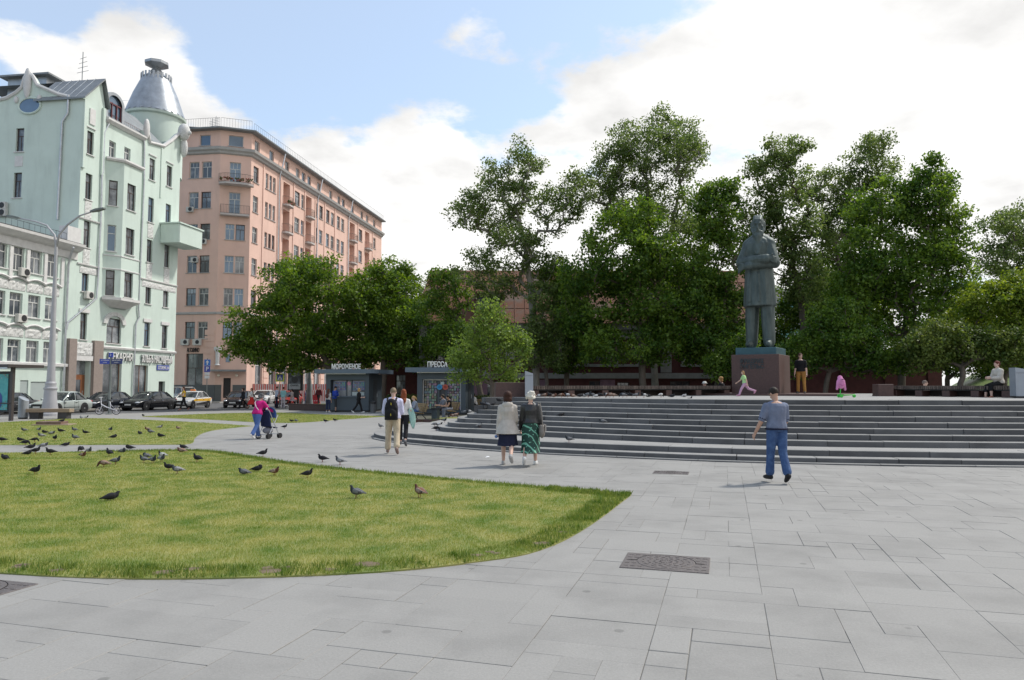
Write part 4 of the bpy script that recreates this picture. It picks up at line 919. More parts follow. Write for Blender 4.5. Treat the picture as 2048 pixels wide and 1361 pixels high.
# ---------------------------------------------------------------- old brick chambers with rusty roof
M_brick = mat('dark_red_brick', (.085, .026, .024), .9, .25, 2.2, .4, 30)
M_rust = mat('rusty_sheet_roof', (.145, .056, .028), .85, .2, .45, .3, 12, col2=(.12, .088, .07), thr=(.50, .66))
M_oldw = mat('grimy_white_trim', (.27, .265, .255), .9, .2, 1.5, .4, 20)
ob_ = ap(838, 780, 60.0); ob = empty('old_chambers', (ob_.x, ob_.y, 0), 0, 'old red brick building with white trim and rusty sheet roof behind the trees', 'building')
O_ = Fac(ob, ob_.to_2d(), (1, .01)); OL = 29.5; oz = O_.sz(1100, 648)[1]
ow = [O_.rect(x-21, 685, x+21, 722) for x in (886, 945, 1015, 1150, 1192, 1255, 1390, 1450)]; ow = [(a+.15, b-.15, c_, d, .35) for a, b, c_, d in ow]
og = [(O_.sz(x-20, 760)[0], O_.sz(x+20, 760)[0], .4, 2.2, .3) for x in (990, 1198, 1360)]+[(O_.sz(1247-12, 770)[0], O_.sz(1247+12, 770)[0], .2, 2.1, .4), (O_.sz(1420-12, 770)[0], O_.sz(1420+12, 770)[0], .2, 2.1, .4)]
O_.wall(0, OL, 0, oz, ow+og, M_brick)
for h in ow:
    window(O_, h, 'TD', sill=False)
    for x0, x1, z0, z1 in ((h[0]-.42, h[0]-.08, h[2]-.3, h[3]+.3), (h[1]+.08, h[1]+.42, h[2]-.3, h[3]+.3), (h[0]-.5, h[1]+.5, h[3]+.3, h[3]+.55), (h[0]-.5, h[1]+.5, h[2]-.5, h[2]-.28)): O_.bx('window_surround', x0, x1, -.18, -.003, z0, z1, M_oldw)
    q = MB(); mm = (h[0]+h[1])/2; q.prism([(h[0]-.45, h[3]+.55), (h[1]+.45, h[3]+.55), (mm, h[3]+1.35)], .003, .16, O_.M @ Matrix.Rotation(PI/2, 4, 'X')); q.build('pediment', M_oldw, ob)
for h in og: window(O_, h, 'TD', sill=False)
for s_ in (0, O_.sz(920, 700)[0], O_.sz(1112, 700)[0], O_.sz(1320, 700)[0], O_.sz(1420, 700)[0]): O_.bx('pilaster', s_, s_+.9, -.22, -.003, 2.9, oz-.5, M_oldw)
for z0, z1, y_ in ((oz-.5, oz, -.35), (2.4, 2.85, -.25)): O_.bx('band', -.1, OL, y_, -.004, z0, z1, M_oldw)
for a, b in ((1060, 1095), (1200, 1230), (940, 975)): O_.bx('painted_patch', O_.sz(a, 765)[0], O_.sz(b, 765)[0], -.012, -.003, .2, 2.3, mat('faded_purple_paint', (.22, .13, .17), .9, .2, 2))
rzt = ap(850, 541, 66.5).z
q = MB(); q.add([(-.6, -.7, oz+.02), (OL, -.7, oz+.02), (OL, 6.5, rzt), (.3, 6.5, rzt), (-.6, 13.5, oz), (OL, 13.5, oz)], [(0, 1, 2, 3), (3, 2, 5, 4)], O_.M); o = q.build('roof', M_rust, ob)
q = MB(); q.add([(-.02, 0, 0), (-.02, 13, 0), (-.02, 13, oz), (.3, 6.5, rzt-.05), (-.02, 0, oz)], [(0, 4, 3, 2, 1)], O_.M); q.build('gable_wall', M_brick, ob)
q = MB()
for k in range(1, 34):
    x = k*.88; q.tube([O_.M @ Vector((x, -.7, oz+.04)), O_.M @ Vector((x, 6.5, rzt+.02))], .035, 4)
for k in range(1, 4): f = k/4; q.tube([O_.M @ Vector((-.3, -.7+7.2*f, oz+.03+(rzt-oz)*f)), O_.M @ Vector((OL, -.7+7.2*f, oz+.03+(rzt-oz)*f))], .03, 4)
q.build('sheet_seams', M_rust, o)
dxx = O_.sz(978, 610)[0]; O_.bx('roof_dormer', dxx-.9, dxx+.9, .9, 4, oz+1.2, oz+2.6, mat('old_dormer_wood', (.11, .13, .16), .8)); O_.bx('dormer_roof', dxx-1.3, dxx+1.3, .3, 4.5, oz+2.6, oz+2.75, M_rust)
an = empty('annexe', (ap(770, 780, 66).x, 66, 0), 0, 'low dark annexe between the kiosks under the trees', 'building'); AN = Fac(an, ap(770, 780, 66).to_2d(), (1, -.3)); AN.wall(0, 5.6, 0, 6.2, [(1, 2, 1, 2.8), (3.2, 4.2, 1, 2.8)], M_brick); AN.bx('roof', -.3, 5.9, -.4, 6, 6.2, 6.4, M_rust)
for h in ((1, 2, 1, 2.8), (3.2, 4.2, 1, 2.8)): window(AN, h, 'TD')
# dark red garden wall to the right, concrete-and-glass block far behind
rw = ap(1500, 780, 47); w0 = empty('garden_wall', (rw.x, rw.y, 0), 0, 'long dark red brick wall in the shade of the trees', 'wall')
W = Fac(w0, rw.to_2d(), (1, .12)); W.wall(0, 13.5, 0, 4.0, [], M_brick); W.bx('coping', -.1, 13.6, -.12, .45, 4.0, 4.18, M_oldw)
for k in range(5): W.bx('pier', k*3.1, k*3.1+.5, -.14, -.003, 0, 4.0, M_brick)
fb = ap(1555, 780, 105); f0 = empty('office_block', (fb.x, fb.y, 0), 0, 'pale concrete office block with teal glass bands far behind the trees', 'building')
X = Fac(f0, fb.to_2d(), (1, .2)); M_conc = mat('pale_concrete', (.42, .42, .41), .9, .1, .5); M_teal = mat('teal_glass', (.05, .22, .21), .08, .2, .6, spec=.8)
X.wall(0, 16, 0, 15.5, [], M_conc)
for k in range(4):
    for j in range(6): X.bx('window', .5+j*2.6, 2.9+j*2.6, -.08, -.01, 1.8+k*3.5, 3.7+k*3.5, M_teal)
X.bx('roof_slab', -.4, 16.4, -.6, 10, 15.5, 15.9, M_conc)
# sidewalk in front of the houses
q = MB(); a = G.O-G.u*30-G.n*2.0; b = G.O+G.u*SE-G.n*2.0
q.add([tuple(v)[:2]+(.0,) for v in (a, b, b+G.n*16, a+G.n*16)], [(0, 1, 2, 3)]); q.add([tuple(v)[:2]+(z,) for v in (a, b) for z in (-.14, 0)], [(0, 2, 3, 1)]); tag(q.build('sidewalk', M_sidewalk), kind='structure')
q = MB(); a = PL.O-PL.n*2.6; b = P1-PL.n*2.6+PL.u*2.2; c_ = PR.O+PR.u*SEND-PR.n*3
q.add([tuple(v)[:2]+(.0,) for v in (a, b, c_, c_+PR.n*14, PL.O+PL.n*5)], [(0, 1, 2, 3, 4)]); q.add([tuple(v)[:2]+(z,) for v in (a, b, c_) for z in (-.14, 0)], [(0, 2, 3, 1), (2, 4, 5, 3)]); tag(q.build('sidewalk', M_sidewalk), kind='structure')
# ================================================================ trees and shrubs
M_bark = mat('grey_brown_bark', (.105, .085, .068), .95, .3, 6, .6, 25, streak=(1, 1, .25))
M_barkp = mat('pale_poplar_bark', (.235, .215, .185), .9, .3, 5, .5, 20, streak=(1, 1, .4))
LM = {'chestnut': leafmat('chestnut_leaves', (.044, .100, .012), (.165, .255, .034), .48, .45),
      'poplar': leafmat('poplar_leaves', (.062, .110, .026), (.178, .242, .070), .48, .6),
      'maple': leafmat('maple_leaves', (.040, .098, .013), (.150, .238, .036), .50, .5),
      'rowan': leafmat('rowan_leaves', (.085, .150, .026), (.210, .300, .065), .48, .8),
      'bright': leafmat('bright_green_leaves', (.080, .150, .014), (.225, .290, .040), .45, .6),
      'russet': leafmat('russet_leaves', (.055, .100, .016), (.155, .200, .045), .42, .9),
      'hedge': leafmat('hedge_leaves', (.05, .085, .016), (.13, .135, .03), .3, 1.2)}
def leaves(pts, n_per, crad, size, rng, flat=.75, droop=.2):
    n = len(pts)*n_per; c = np.repeat(np.array(pts), n_per, 0)
    d = rng.normal(0, 1, (n, 3)); d /= np.linalg.norm(d, axis=1)[:, None]; r = crad*1.12*rng.random(n)**.5
    p = c+d*r[:, None]*np.array([1, 1, flat])
    ax = rng.normal(0, 1, (n, 3)); ax[:, 2] -= droop; ax /= np.linalg.norm(ax, axis=1)[:, None]
    up = d*.6+np.array([0, 0, .7])+rng.normal(0, .45, (n, 3)); sd_ = np.cross(ax, up); sd_ /= np.maximum(np.linalg.norm(sd_, axis=1), 1e-6)[:, None]
    s = size*rng.uniform(.6, 1.3, n)[:, None]
    V = np.stack([p-ax*s*.5, p+sd_*s*.38, p+ax*s*.6, p-sd_*s*.38], 1); return V.reshape(-1, 3)
def leaf_mesh(V, name, m, parent, org):
    n = len(V)//4; me = bpy.data.meshes.new(name); V = V-np.array(org); me.vertices.add(4*n); me.vertices.foreach_set('co', V.reshape(-1)); me.loops.add(4*n); me.loops.foreach_set('vertex_index', np.arange(4*n))
    me.polygons.add(n); me.polygons.foreach_set('loop_start', np.arange(0, 4*n, 4)); me.polygons.foreach_set('loop_total', np.full(n, 4)); me.materials.append(m); me.update()
    return link(name, me, parent)
def tree(name, label, base, D, blobs, kind, natt, n_per, size, crad=.6, r0=.16, bark=None, group=None, seed=1, zb=0.0, lean=None, zsq=.8, cat='tree', gap=.0):
    natt = int(natt*1.5); n_per = int(n_per*1.25); size = size*.82; blobs = [(a_, b_, c_*1.13, d_*1.13) for a_, b_, c_, d_ in blobs]; rng = np.random.default_rng(seed); b = ap(base[0], base[1], D); base3 = np.array([b.x, b.y, zb]); k = D/F
    vol = np.array([rx*rx*ry for _, _, rx, ry in blobs], float)**.8; cnt = np.maximum(3, (vol/vol.sum()*natt)).astype(int); att = []
    for (px, py, rx, ry), c in zip(blobs, cnt):
        ce = ap(px, py, D); ce = np.array(ce)+np.array([0, rng.normal(0, rx*k*.25), 0])
        d = rng.normal(0, 1, (c, 3)); d /= np.linalg.norm(d, axis=1)[:, None]; r = (.30+.70*rng.random(c))**.6
        sub = ce+d*r[:, None]*np.array([rx*k, rx*k*zsq, ry*k])*rng.uniform(.82, 1.08, (c, 1)); att.append(sub)
    att = np.concatenate(att); att = att[att[:, 2] > zb+.25]
    cen = att.mean(0); top = np.array([cen[0], cen[1], cen[2]+.25*(att[:, 2].max()-cen[2])])
    if lean is not None: q = ap(*lean, D); mid = np.array(q)
    else: mid = base3*.55+top*.45+np.array([rng.normal(0, .3), rng.normal(0, .3), 0])
    nodes = [base3]; par = [-1]; lowz = np.percentile(att[:, 2], 8)
    NT = 9
    for i in range(1, NT+1):
        t = i/NT; p = (1-t)**2*base3+2*t*(1-t)*mid+t*t*top+rng.normal(0, .06, 3)*(t > .05); nodes.append(p); par.append(len(nodes)-2)
    od = np.argsort(np.linalg.norm(att-np.array([mid[0], mid[1], mid[2]]), axis=1))
    ends = []
    for i in od:
        p = att[i]; A = np.array(nodes); dv = p-A; dist = np.linalg.norm(dv, axis=1)+np.maximum(0, A[:, 2]-p[2]+.2)*1.5; dist[0] += 3; j = int(np.argmin(dist))
        m_ = (A[j]+p)/2+rng.normal(0, .12, 3)*min(1, dist[j]); m_[2] += .08*dist[j]
        nodes.append(m_); par.append(j); nodes.append(p); par.append(len(nodes)-2); ends.append(len(nodes)-1)
    cntd = np.zeros(len(nodes)); 
    for e in ends: cntd[e] = 1
    for i in range(len(nodes)-1, 0, -1): cntd[par[i]] += cntd[i]
    tot = cntd[0]; rad = r0*np.maximum(cntd/tot, 1e-4)**.42; rad = np.maximum(rad, .012)
    t = empty(name, tuple(base3), 0, label, cat, group); mb = MB(); oo = Vector(base3)
    tr_ = [0]+list(range(1, NT+1)); rr = [rad[i] for i in tr_]; rr[0] *= 1.5
    mb.tube([Vector(nodes[i])-oo for i in tr_], rr, 9)
    for i in range(NT+1, len(nodes), 2):
        j = par[i]; ra = min(rad[j]*.8, rad[i]*1.15); mb.tube([Vector(nodes[j])-oo, Vector(nodes[i])-oo, Vector(nodes[i+1])-oo], [ra, rad[i], rad[i+1]*.6], 5, caps=False)
    smooth_angle(mb.build('trunk', bark or M_bark, t), 60)
    V = leaves(att, n_per, crad, size, rng); leaf_mesh(V, 'crown', LM[kind], t, base3)
    return t
# big dense trees behind the ice-cream kiosk
tree('chestnut_tree', 'dense rounded tree left of the first dark kiosk, hiding the salmon block', (688, 806), 60, [(560, 655, 95, 75), (640, 600, 95, 80), (510, 695, 55, 42), (600, 560, 60, 45), (680, 690, 75, 50), (580, 720, 60, 28)], 'chestnut', 300, 75, .27, .75, .30, seed=2)
tree('chestnut_tree', 'dense rounded tree behind the first dark kiosk', (765, 806), 61, [(740, 600, 85, 75), (800, 640, 70, 75), (720, 680, 80, 55), (770, 550, 50, 35), (835, 690, 50, 60)], 'chestnut', 270, 75, .27, .75, .30, seed=3)
tree('leaning_tree', 'dark tree with a leaning trunk between the two kiosks', (968, 790), 57, [(905, 590, 38, 45), (870, 640, 45, 60), (915, 690, 45, 60), (880, 560, 25, 28)], 'maple', 110, 60, .24, .6, .22, seed=4, lean=(930, 640))
tree('rowan_tree', 'small light green rowan in front of the press kiosk', (982, 800), 37, [(985, 665, 52, 42), (942, 705, 45, 32), (1030, 700, 38, 36), (985, 618, 28, 24), (930, 748, 35, 22), (1000, 740, 45, 25)], 'rowan', 115, 46, .16, .46, .11, seed=5)
tree('poplar_tree', 'tall poplar with pale forked trunk left of the steps bench', (1073, 786), 54, [(1000, 410, 65, 60), (945, 425, 48, 40), (1040, 345, 50, 50), (1115, 420, 55, 50), (1020, 500, 65, 45), (955, 540, 45, 40), (1150, 375, 40, 36), (1045, 295, 20, 22), (985, 345, 30, 35), (1000, 570, 55, 30), (1090, 540, 30, 40)], 'poplar', 300, 46, .21, .62, .27, M_barkp, seed=6, lean=(1072, 560))
tree('poplar_sucker', 'low leafy growth round the pale poplar trunk', (1085, 788), 53, [(1090, 640, 40, 50), (1060, 690, 35, 40), (1110, 700, 30, 35), (1080, 590, 28, 35)], 'poplar', 90, 50, .2, .5, .14, seed=7)
tree('poplar_tree', 'tallest poplar rising above the maples in the middle', (1312, 786), 59, [(1300, 310, 85, 55), (1345, 260, 55, 48), (1235, 325, 55, 52), (1255, 395, 70, 45), (1375, 320, 40, 42), (1190, 365, 40, 36), (1330, 400, 60, 48), (1332, 222, 16, 20), (1402, 285, 20, 22), (1240, 270, 25, 25), (1300, 460, 80, 40)], 'poplar', 340, 48, .22, .65, .28, M_barkp, seed=8, lean=(1300, 560))
tree('maple_tree', 'broad dark maple in front of the rusty roof', (1292, 792), 50, [(1250, 520, 95, 70), (1195, 610, 65, 75), (1320, 580, 100, 90), (1260, 445, 65, 38), (1375, 640, 70, 75), (1270, 690, 95, 40), (1160, 560, 35, 50), (1200, 690, 50, 35)], 'maple', 400, 66, .25, .66, .24, seed=9)
tree('maple_tree', 'narrow maple beside the statue', (1432, 790), 51, [(1440, 450, 52, 60), (1430, 560, 52, 62), (1400, 395, 30, 28), (1465, 630, 48, 55), (1440, 385, 34, 28), (1420, 700, 55, 38)], 'maple', 210, 60, .24, .6, .2, seed=10)
tree('linden_tree', 'airy tree directly behind the statue', (1622, 786), 53, [(1548, 350, 58, 48), (1520, 430, 45, 45), (1582, 430, 55, 62), (1565, 300, 42, 26), (1600, 555, 48, 60), (1505, 500, 34, 36), (1560, 500, 40, 44)], 'poplar', 230, 52, .22, .6, .22, seed=12, lean=(1600, 560))
tree('linden_tree', 'airy tree with bare forked limbs right of the statue', (1700, 786), 57, [(1660, 370, 58, 45), (1740, 335, 55, 46), (1752, 280, 36, 22), (1700, 435, 55, 42), (1650, 480, 34, 45), (1730, 400, 50, 50)], 'poplar', 210, 50, .22, .6, .22, seed=13, lean=(1680, 560))
tree('maple_tree', 'large spreading maple over the right-hand bench', (1795, 792), 47, [(1780, 420, 80, 65), (1850, 400, 72, 62), (1885, 480, 58, 62), (1740, 520, 72, 64), (1830, 550, 90, 75), (1765, 620, 80, 60), (1862, 348, 34, 30), (1915, 570, 40, 52), (1700, 600, 50, 52)], 'maple', 420, 60, .23, .6, .24, seed=14)
tree('distant_tree', 'hazy green tree far beyond the bright shrub', (2030, 790), 66, [(1995, 470, 48, 45), (2050, 450, 58, 46), (1975, 530, 45, 36), (2055, 540, 58, 46), (2120, 500, 70, 60)], 'poplar', 190, 55, .25, .7, .22, seed=15)
tree('lime_shrub', 'bright yellow-green shrub beyond the right-hand bench', (1995, 790), 43, [(1985, 600, 60, 36), (2035, 580, 48, 36), (1945, 632, 42, 36), (2045, 640, 45, 45), (2100, 620, 60, 60)], 'bright', 220, 60, .19, .48, .16, seed=16, cat='shrub')
tree('russet_shrub', 'brownish green shrub above the seated woman', (1905, 790), 41, [(1900, 680, 62, 45), (1858, 705, 42, 40), (1960, 695, 55, 44), (2020, 700, 50, 40)], 'russet', 220, 58, .18, .48, .15, seed=17, cat='shrub')
tree('dark_shrub', 'dark green undergrowth behind the statue pedestal', (1640, 790), 44, [(1640, 680, 50, 45), (1600, 715, 45, 36), (1700, 690, 55, 52), (1760, 715, 55, 36), (1670, 630, 40, 40)], 'maple', 230, 58, .19, .5, .15, seed=18, cat='shrub')
tree('dark_shrub', 'dark green undergrowth left of the statue pedestal', (1476, 790), 48, [(1478, 700, 42, 45), (1440, 730, 36, 26)], 'maple', 80, 58, .19, .5, .12, seed=19, cat='shrub')
tree('distant_tree', 'dark broad tree beyond the red wall', (1890, 790), 62, [(1890, 690, 70, 60), (1960, 650, 70, 70), (1830, 700, 60, 60), (1900, 620, 60, 50)], 'maple', 230, 55, .26, .75, .2, seed=31)
tree('distant_tree', 'dark low tree closing the gap at the far right', (2070, 790), 60, [(2040, 700, 70, 60), (2110, 680, 80, 80), (2000, 730, 60, 45)], 'maple', 200, 55, .26, .75, .2, seed=32)
tree('distant_tree', 'dark tree filling the gap behind the statue legs', (1560, 790), 58, [(1560, 640, 60, 70), (1620, 600, 50, 60), (1520, 700, 50, 60), (1600, 720, 60, 50)], 'maple', 240, 55, .25, .7, .2, seed=33)
tree('distant_tree', 'green tree filling the gap between the airy lindens', (1680, 790), 62, [(1680, 520, 55, 60), (1650, 580, 50, 60), (1720, 570, 60, 60), (1690, 660, 60, 60)], 'maple', 220, 55, .25, .7, .2, seed=34)
tree('distant_tree', 'dark tree between the broad maple and the narrow maple', (1400, 790), 62, [(1390, 480, 45, 50), (1380, 560, 50, 60), (1400, 640, 60, 60)], 'maple', 170, 55, .25, .7, .2, seed=35)
tree('distant_tree', 'dark tree behind the poplar in front of the rusty roof', (1140, 790), 56, [(1140, 600, 45, 60), (1130, 690, 50, 50), (1110, 550, 35, 40)], 'maple', 140, 55, .25, .65, .2, seed=36)
tree('roadside_tree', 'distant tree beside the end of the salmon block', (790, 790), 125, [(800, 560, 30, 30), (770, 590, 40, 40), (830, 600, 40, 50)], 'chestnut', 90, 50, .4, 1.1, .3, seed=20)
for k, (pts, lab) in enumerate((((775, 838, 806, 56), 'low clipped hedge between the two kiosks'), ((930, 985, 804, 50), 'low clipped hedge beside the press kiosk'))):
    x0, x1, y, D = pts; a = ap(x0, y, D); b = ap(x1, y, D); rng = np.random.default_rng(40+k)
    P = np.stack([rng.uniform(a.x, b.x, 130), rng.uniform(D-.5, D+.6, 130), rng.uniform(.1, 1.05, 130)], 1)
    t = empty('hedge', (a.x, D, 0), 0, lab, 'hedge'); leaf_mesh(leaves(P, 40, .22, .12, rng), 'foliage', LM['hedge'], t, (a.x, D, 0))
    m = MB()
    for i in range(8): x = (b.x-a.x)*(i+.5)/8; m.tube([(x, 0, 0), (x+.05, 0, .5), (x-.05, .1, .95)], [.03, .02, .01], 5)
    m.build('stems', M_bark, t)
# wooded slope behind the right-hand bench
q = MB(); n = 14; vs = []
for j in range(6):
    for i in range(n+1):
        p = ap(1560+i*60, 780, 39+j*6); z = -.02+min(1, max(0, (i*60-270)/160))*(.25+.75*j); vs.append((p.x, p.y, z))
q.add(vs, [(j*(n+1)+i, j*(n+1)+i+1, (j+1)*(n+1)+i+1, (j+1)*(n+1)+i) for j in range(5) for i in range(n)]); tag(q.build('grass_bank', leafmat('bank_grass', (.05, .095, .014), (.11, .155, .028), .1, .8), None, True), kind='structure')
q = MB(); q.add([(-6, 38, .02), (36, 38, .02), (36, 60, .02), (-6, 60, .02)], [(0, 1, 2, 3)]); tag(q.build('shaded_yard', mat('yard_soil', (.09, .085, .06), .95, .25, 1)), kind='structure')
# ================================================================ figure modelling
VOXQ = []
def vox(mb, name, m, v, parent, it=3, loc=None):
    me = mb.mesh(name, m); o = link(name, me, parent, loc)
    r = o.modifiers.new('r', 'REMESH'); r.mode = 'VOXEL'; r.voxel_size = v; r.use_smooth_shade = True
    if it: s = o.modifiers.new('s', 'SMOOTH'); s.factor = .5; s.iterations = it
    VOXQ.append(o); return o
def vox_flush():
    bpy.context.view_layer.update(); dg = bpy.context.evaluated_depsgraph_get()
    res = [(o, bpy.data.meshes.new_from_object(o.evaluated_get(dg), depsgraph=dg)) for o in VOXQ]
    for o, me in res:
        ms = list(o.data.materials); o.modifiers.clear(); o.data = me
        if not me.materials:
            for m in ms: me.materials.append(m)
        me.polygons.foreach_set('use_smooth', [True]*len(me.polygons))
    VOXQ.clear()
def cloth(rgb, rough=.85, var=.16, bump=.8):
    return mat('cloth_%02x%02x%02x_%d' % (*[int(c*255) for c in rgb], int(rough*10)), rgb, rough, var, 7, bump, 9, spec=.25)
SKIN = mat('skin', (.46, .27, .19), .6, .08, 6)
SKIN2 = mat('fair_skin', (.56, .36, .28), .6, .08, 6)
TM_ = [(-.10, .120, .095), (-.03, .168, .118), (.10, .166, .116), (.28, .150, .104), (.45, .152, .106), (.65, .172, .118), (.82, .186, .112), (.93, .150, .088), (1.0, .075, .066)]
TF_ = [(-.10, .125, .100), (-.03, .176, .126), (.10, .168, .120), (.28, .130, .096), (.45, .130, .098), (.65, .150, .125), (.82, .158, .104), (.93, .125, .082), (1.0, .062, .060)]
def V3(*a): return Vector(a)
class Fig:
    def __init__(s, h=1.75, sex='m', lean=0., fat=1., legs=((0, 0, 3), (0, 0, 3)), arms=((0, 6, 10, 0), (0, 6, 10, 0)), head=(0, 0), feet=(0, 0), seat=None, twist=0):
        k = s.k = h/1.75; s.sex = sex; s.fat = fat; le = R(lean)
        s.P = V3(0, 0, .93*k); s.sp = V3(0, math.sin(le), math.cos(le)); s.fw = V3(0, math.cos(le), -math.sin(le))
        s.SL = .52*k; s.N = s.P+s.sp*s.SL; s.J = {}
        sw = (.168 if sex == 'm' else .146)*k*(1+(fat-1)*.4)
        for i, sd_ in ((0, -1), (1, 1)):
            hf, kb, ab = [R(a) for a in legs[i]]; H = s.P+V3(sd_*.09*k, 0, -.02*k)
            d1 = V3(sd_*math.sin(ab), math.sin(hf)*math.cos(ab), -math.cos(hf)*math.cos(ab)); K = H+d1*.425*k
            d2 = V3(sd_*math.sin(ab)*.6, math.sin(hf-kb), -math.cos(hf-kb)); A = K+d2.normalized()*.42*k
            fa = R(feet[i]); fd = V3(sd_*.12, math.cos(fa), -math.sin(fa)).normalized()
            s.J['leg%d' % i] = (H, K, A, fd)
            sf, ab, eb, tw = [R(a) for a in arms[i]]; Sh = s.P+s.sp*(s.SL*.815)+V3(sd_*sw, 0, 0)
            u = V3(sd_*math.sin(ab), math.sin(sf)*math.cos(ab), -math.cos(sf)*math.cos(ab)); E = Sh+u*.285*k
            f = V3(-sd_*math.sin(tw)*math.sin(eb)+sd_*math.sin(ab)*math.cos(eb), math.sin(sf+eb)*math.cos(tw), -math.cos(sf+eb)); f = f.normalized(); W_ = E+f*.25*k
            s.J['arm%d' % i] = (Sh, E, W_, f)
        s.hy, s.hp = R(head[0]), R(head[1])
        s.HC = s.N+s.sp*.030*k+V3(0, .015*k+math.sin(s.hp)*.07*k, (.055+.065*math.cos(s.hp))*k)
        s.HR = Matrix.Rotation(s.hy, 3, 'Z') @ Matrix.Rotation(-s.hp, 3, 'X')
        lo = min(s.J['leg%d' % i][2].z+min(0, s.J['leg%d' % i][3].z*.2*k)-.075*k for i in (0, 1)); s.dz = -lo
        if seat is not None: s.dz = seat-(s.P.z-.115*k)
    def torso(s, mb, a=0., t0=-.11, t1=1.01, n=14, kx=1., ky=1.):
        T = TM_ if s.sex == 'm' else TF_; rings = []
        for t, x, y in T:
            if t < t0 or t > t1: continue
            c = s.P+s.sp*(s.SL*t); x = (x*s.k*(1+(s.fat-1)*.7)+a)*kx; y = (y*s.k*s.fat+a)*ky
            rings.append([c+V3(math.cos(2*PI*i/n)*x, 0, 0)+s.fw*(math.sin(2*PI*i/n)*y) for i in range(n)])
        mb.loft(rings)
        if t1 > .9:
            for i in (0, 1): Sh = s.J['arm%d' % i][0]; mb.cap(Sh+V3(0, 0, -.005), s.N+V3(Sh.x*.28, 0, -.028*s.k)-s.sp*.01, .052*s.k+a*.8, .046*s.k+a*.8); mb.cap(Sh, s.P+s.sp*(s.SL*.6)+V3(Sh.x*.5, 0, 0), .055*s.k+a, .07*s.k)
        return mb
    def leg(s, mb, i, a=0., f=1., flare=0.):
        H, K, A, fd = s.J['leg%d' % i]; k = s.k; q = math.sqrt(s.fat)
        mb.cap(H, K, .088*k*q+a, .058*k*q+a)
        if f > .5:
            e = K+(A-K)*min(1, (f-.5)*2); mb.cap(K, K+(A-K)*min(.35, (f-.5)*2), .058*k*q+a, .057*k+a); e = e+(K-e).normalized()*flare*.9; mb.cap(K+(A-K)*.3, e, .057*k+a, .040*k+a+flare)
        return mb
    def foot(s, mb, i, a=0.):
        H, K, A, fd = s.J['leg%d' % i]; k = s.k; dn = fd.cross(V3(1, 0, 0)).normalized(); dn = dn if dn.z < 0 else -dn
        heel = A+dn*.04*k-fd*.035*k; ball = A+dn*.048*k+fd*.105*k; toe = A+dn*.052*k+fd*.165*k
        mb.cap(A, heel, .04*k+a, .036*k+a); mb.cap(heel, ball, .036*k+a, .036*k+a); mb.cap(ball, toe, .038*k+a, .026*k+a); mb.cap(A, ball, .04*k+a, .034*k+a); return mb
    def arm(s, mb, i, a=0., f=1.):
        Sh, E, W_, d = s.J['arm%d' % i]; k = s.k; q = math.sqrt(s.fat); e1_ = Sh+(E-Sh)*min(1, f*2)
        mb.cap(Sh, e1_, .056*k*q+a, (.056+(.043-.056)*min(1, f*2))*k*q+a)
        if f > .5: e2_ = E+(W_-E)*min(1, (f-.5)*2); mb.cap(E, e2_, .043*k*q+a, .029*k+a)
        return mb
    def hand(s, mb, i, curl=.5, fat_=1.):
        Sh, E, W_, d = s.J['arm%d' % i]; k = s.k; sd_ = -1 if i == 0 else 1
        a = d.cross(V3(sd_, 0, 0)); a = a.normalized() if a.length > .2 else V3(0, 1, 0); b = d.cross(a).normalized()      # a: across palm, b: palm normal
        if b.x*sd_ > 0: b = -b
        if a.y < 0: a = -a
        p0 = W_+d*.015*k; 
        for t in (-.03, -.01, .01, .03): mb.cap(W_, W_+d*.085*k+a*t*k*1.0, .021*k, .015*k)
        for t, L_ in ((-.032, .062), (-.011, .078), (.011, .082), (.031, .074)):
            f0 = W_+d*.088*k+a*t*k; f1 = f0+(d*math.cos(curl)+b*math.sin(curl))*L_*.55*k; f2 = f1+(d*math.cos(curl*2.2)+b*math.sin(curl*2.2))*L_*.5*k
            mb.cap(f0, f1, .0095*k*fat_, .009*k*fat_, 7); mb.cap(f1, f2, .009*k*fat_, .0075*k*fat_, 7)
        t0 = W_+d*.03*k+a*.026*k; t1 = t0+(d*.75+a*.7+b*.3).normalized()*.042*k; t2 = t1+(d+a*.15+b*.4).normalized()*.03*k
        mb.cap(t0, t1, .013*k*fat_, .0105*k*fat_, 7); mb.cap(t1, t2, .0105*k*fat_, .008*k*fat_, 7); return mb
    def hv(s, x, y, z): return s.HC+s.HR @ V3(x*s.k, y*s.k, z*s.k)
    def headm(s, mb):
        k = s.k; mb.ell(s.hv(0, -.008, .02), (.074*k, .094*k, .098*k), 14, 10, rot=s.HR); mb.ell(s.hv(0, .018, -.035), (.060*k, .070*k, .082*k), 12, 9, rot=s.HR)
        mb.cap(s.N-s.sp*.05*k, s.hv(0, -.012, -.04), .056*k, .052*k)
        mb.cap(s.hv(0, .085, .012), s.hv(0, .106, -.022), .009*k, .014*k, 8); mb.cap(s.hv(-.03, .08, .035), s.hv(.03, .08, .035), .012*k, .012*k, 8); mb.cap(s.hv(-.016, .078, -.058), s.hv(.016, .078, -.058), .009*k, .009*k, 8)
        for x in (-1, 1): mb.ell(s.hv(x*.077, -.008, -.005), (.010*k, .018*k, .032*k), 8, 6, rot=s.HR)
        return mb
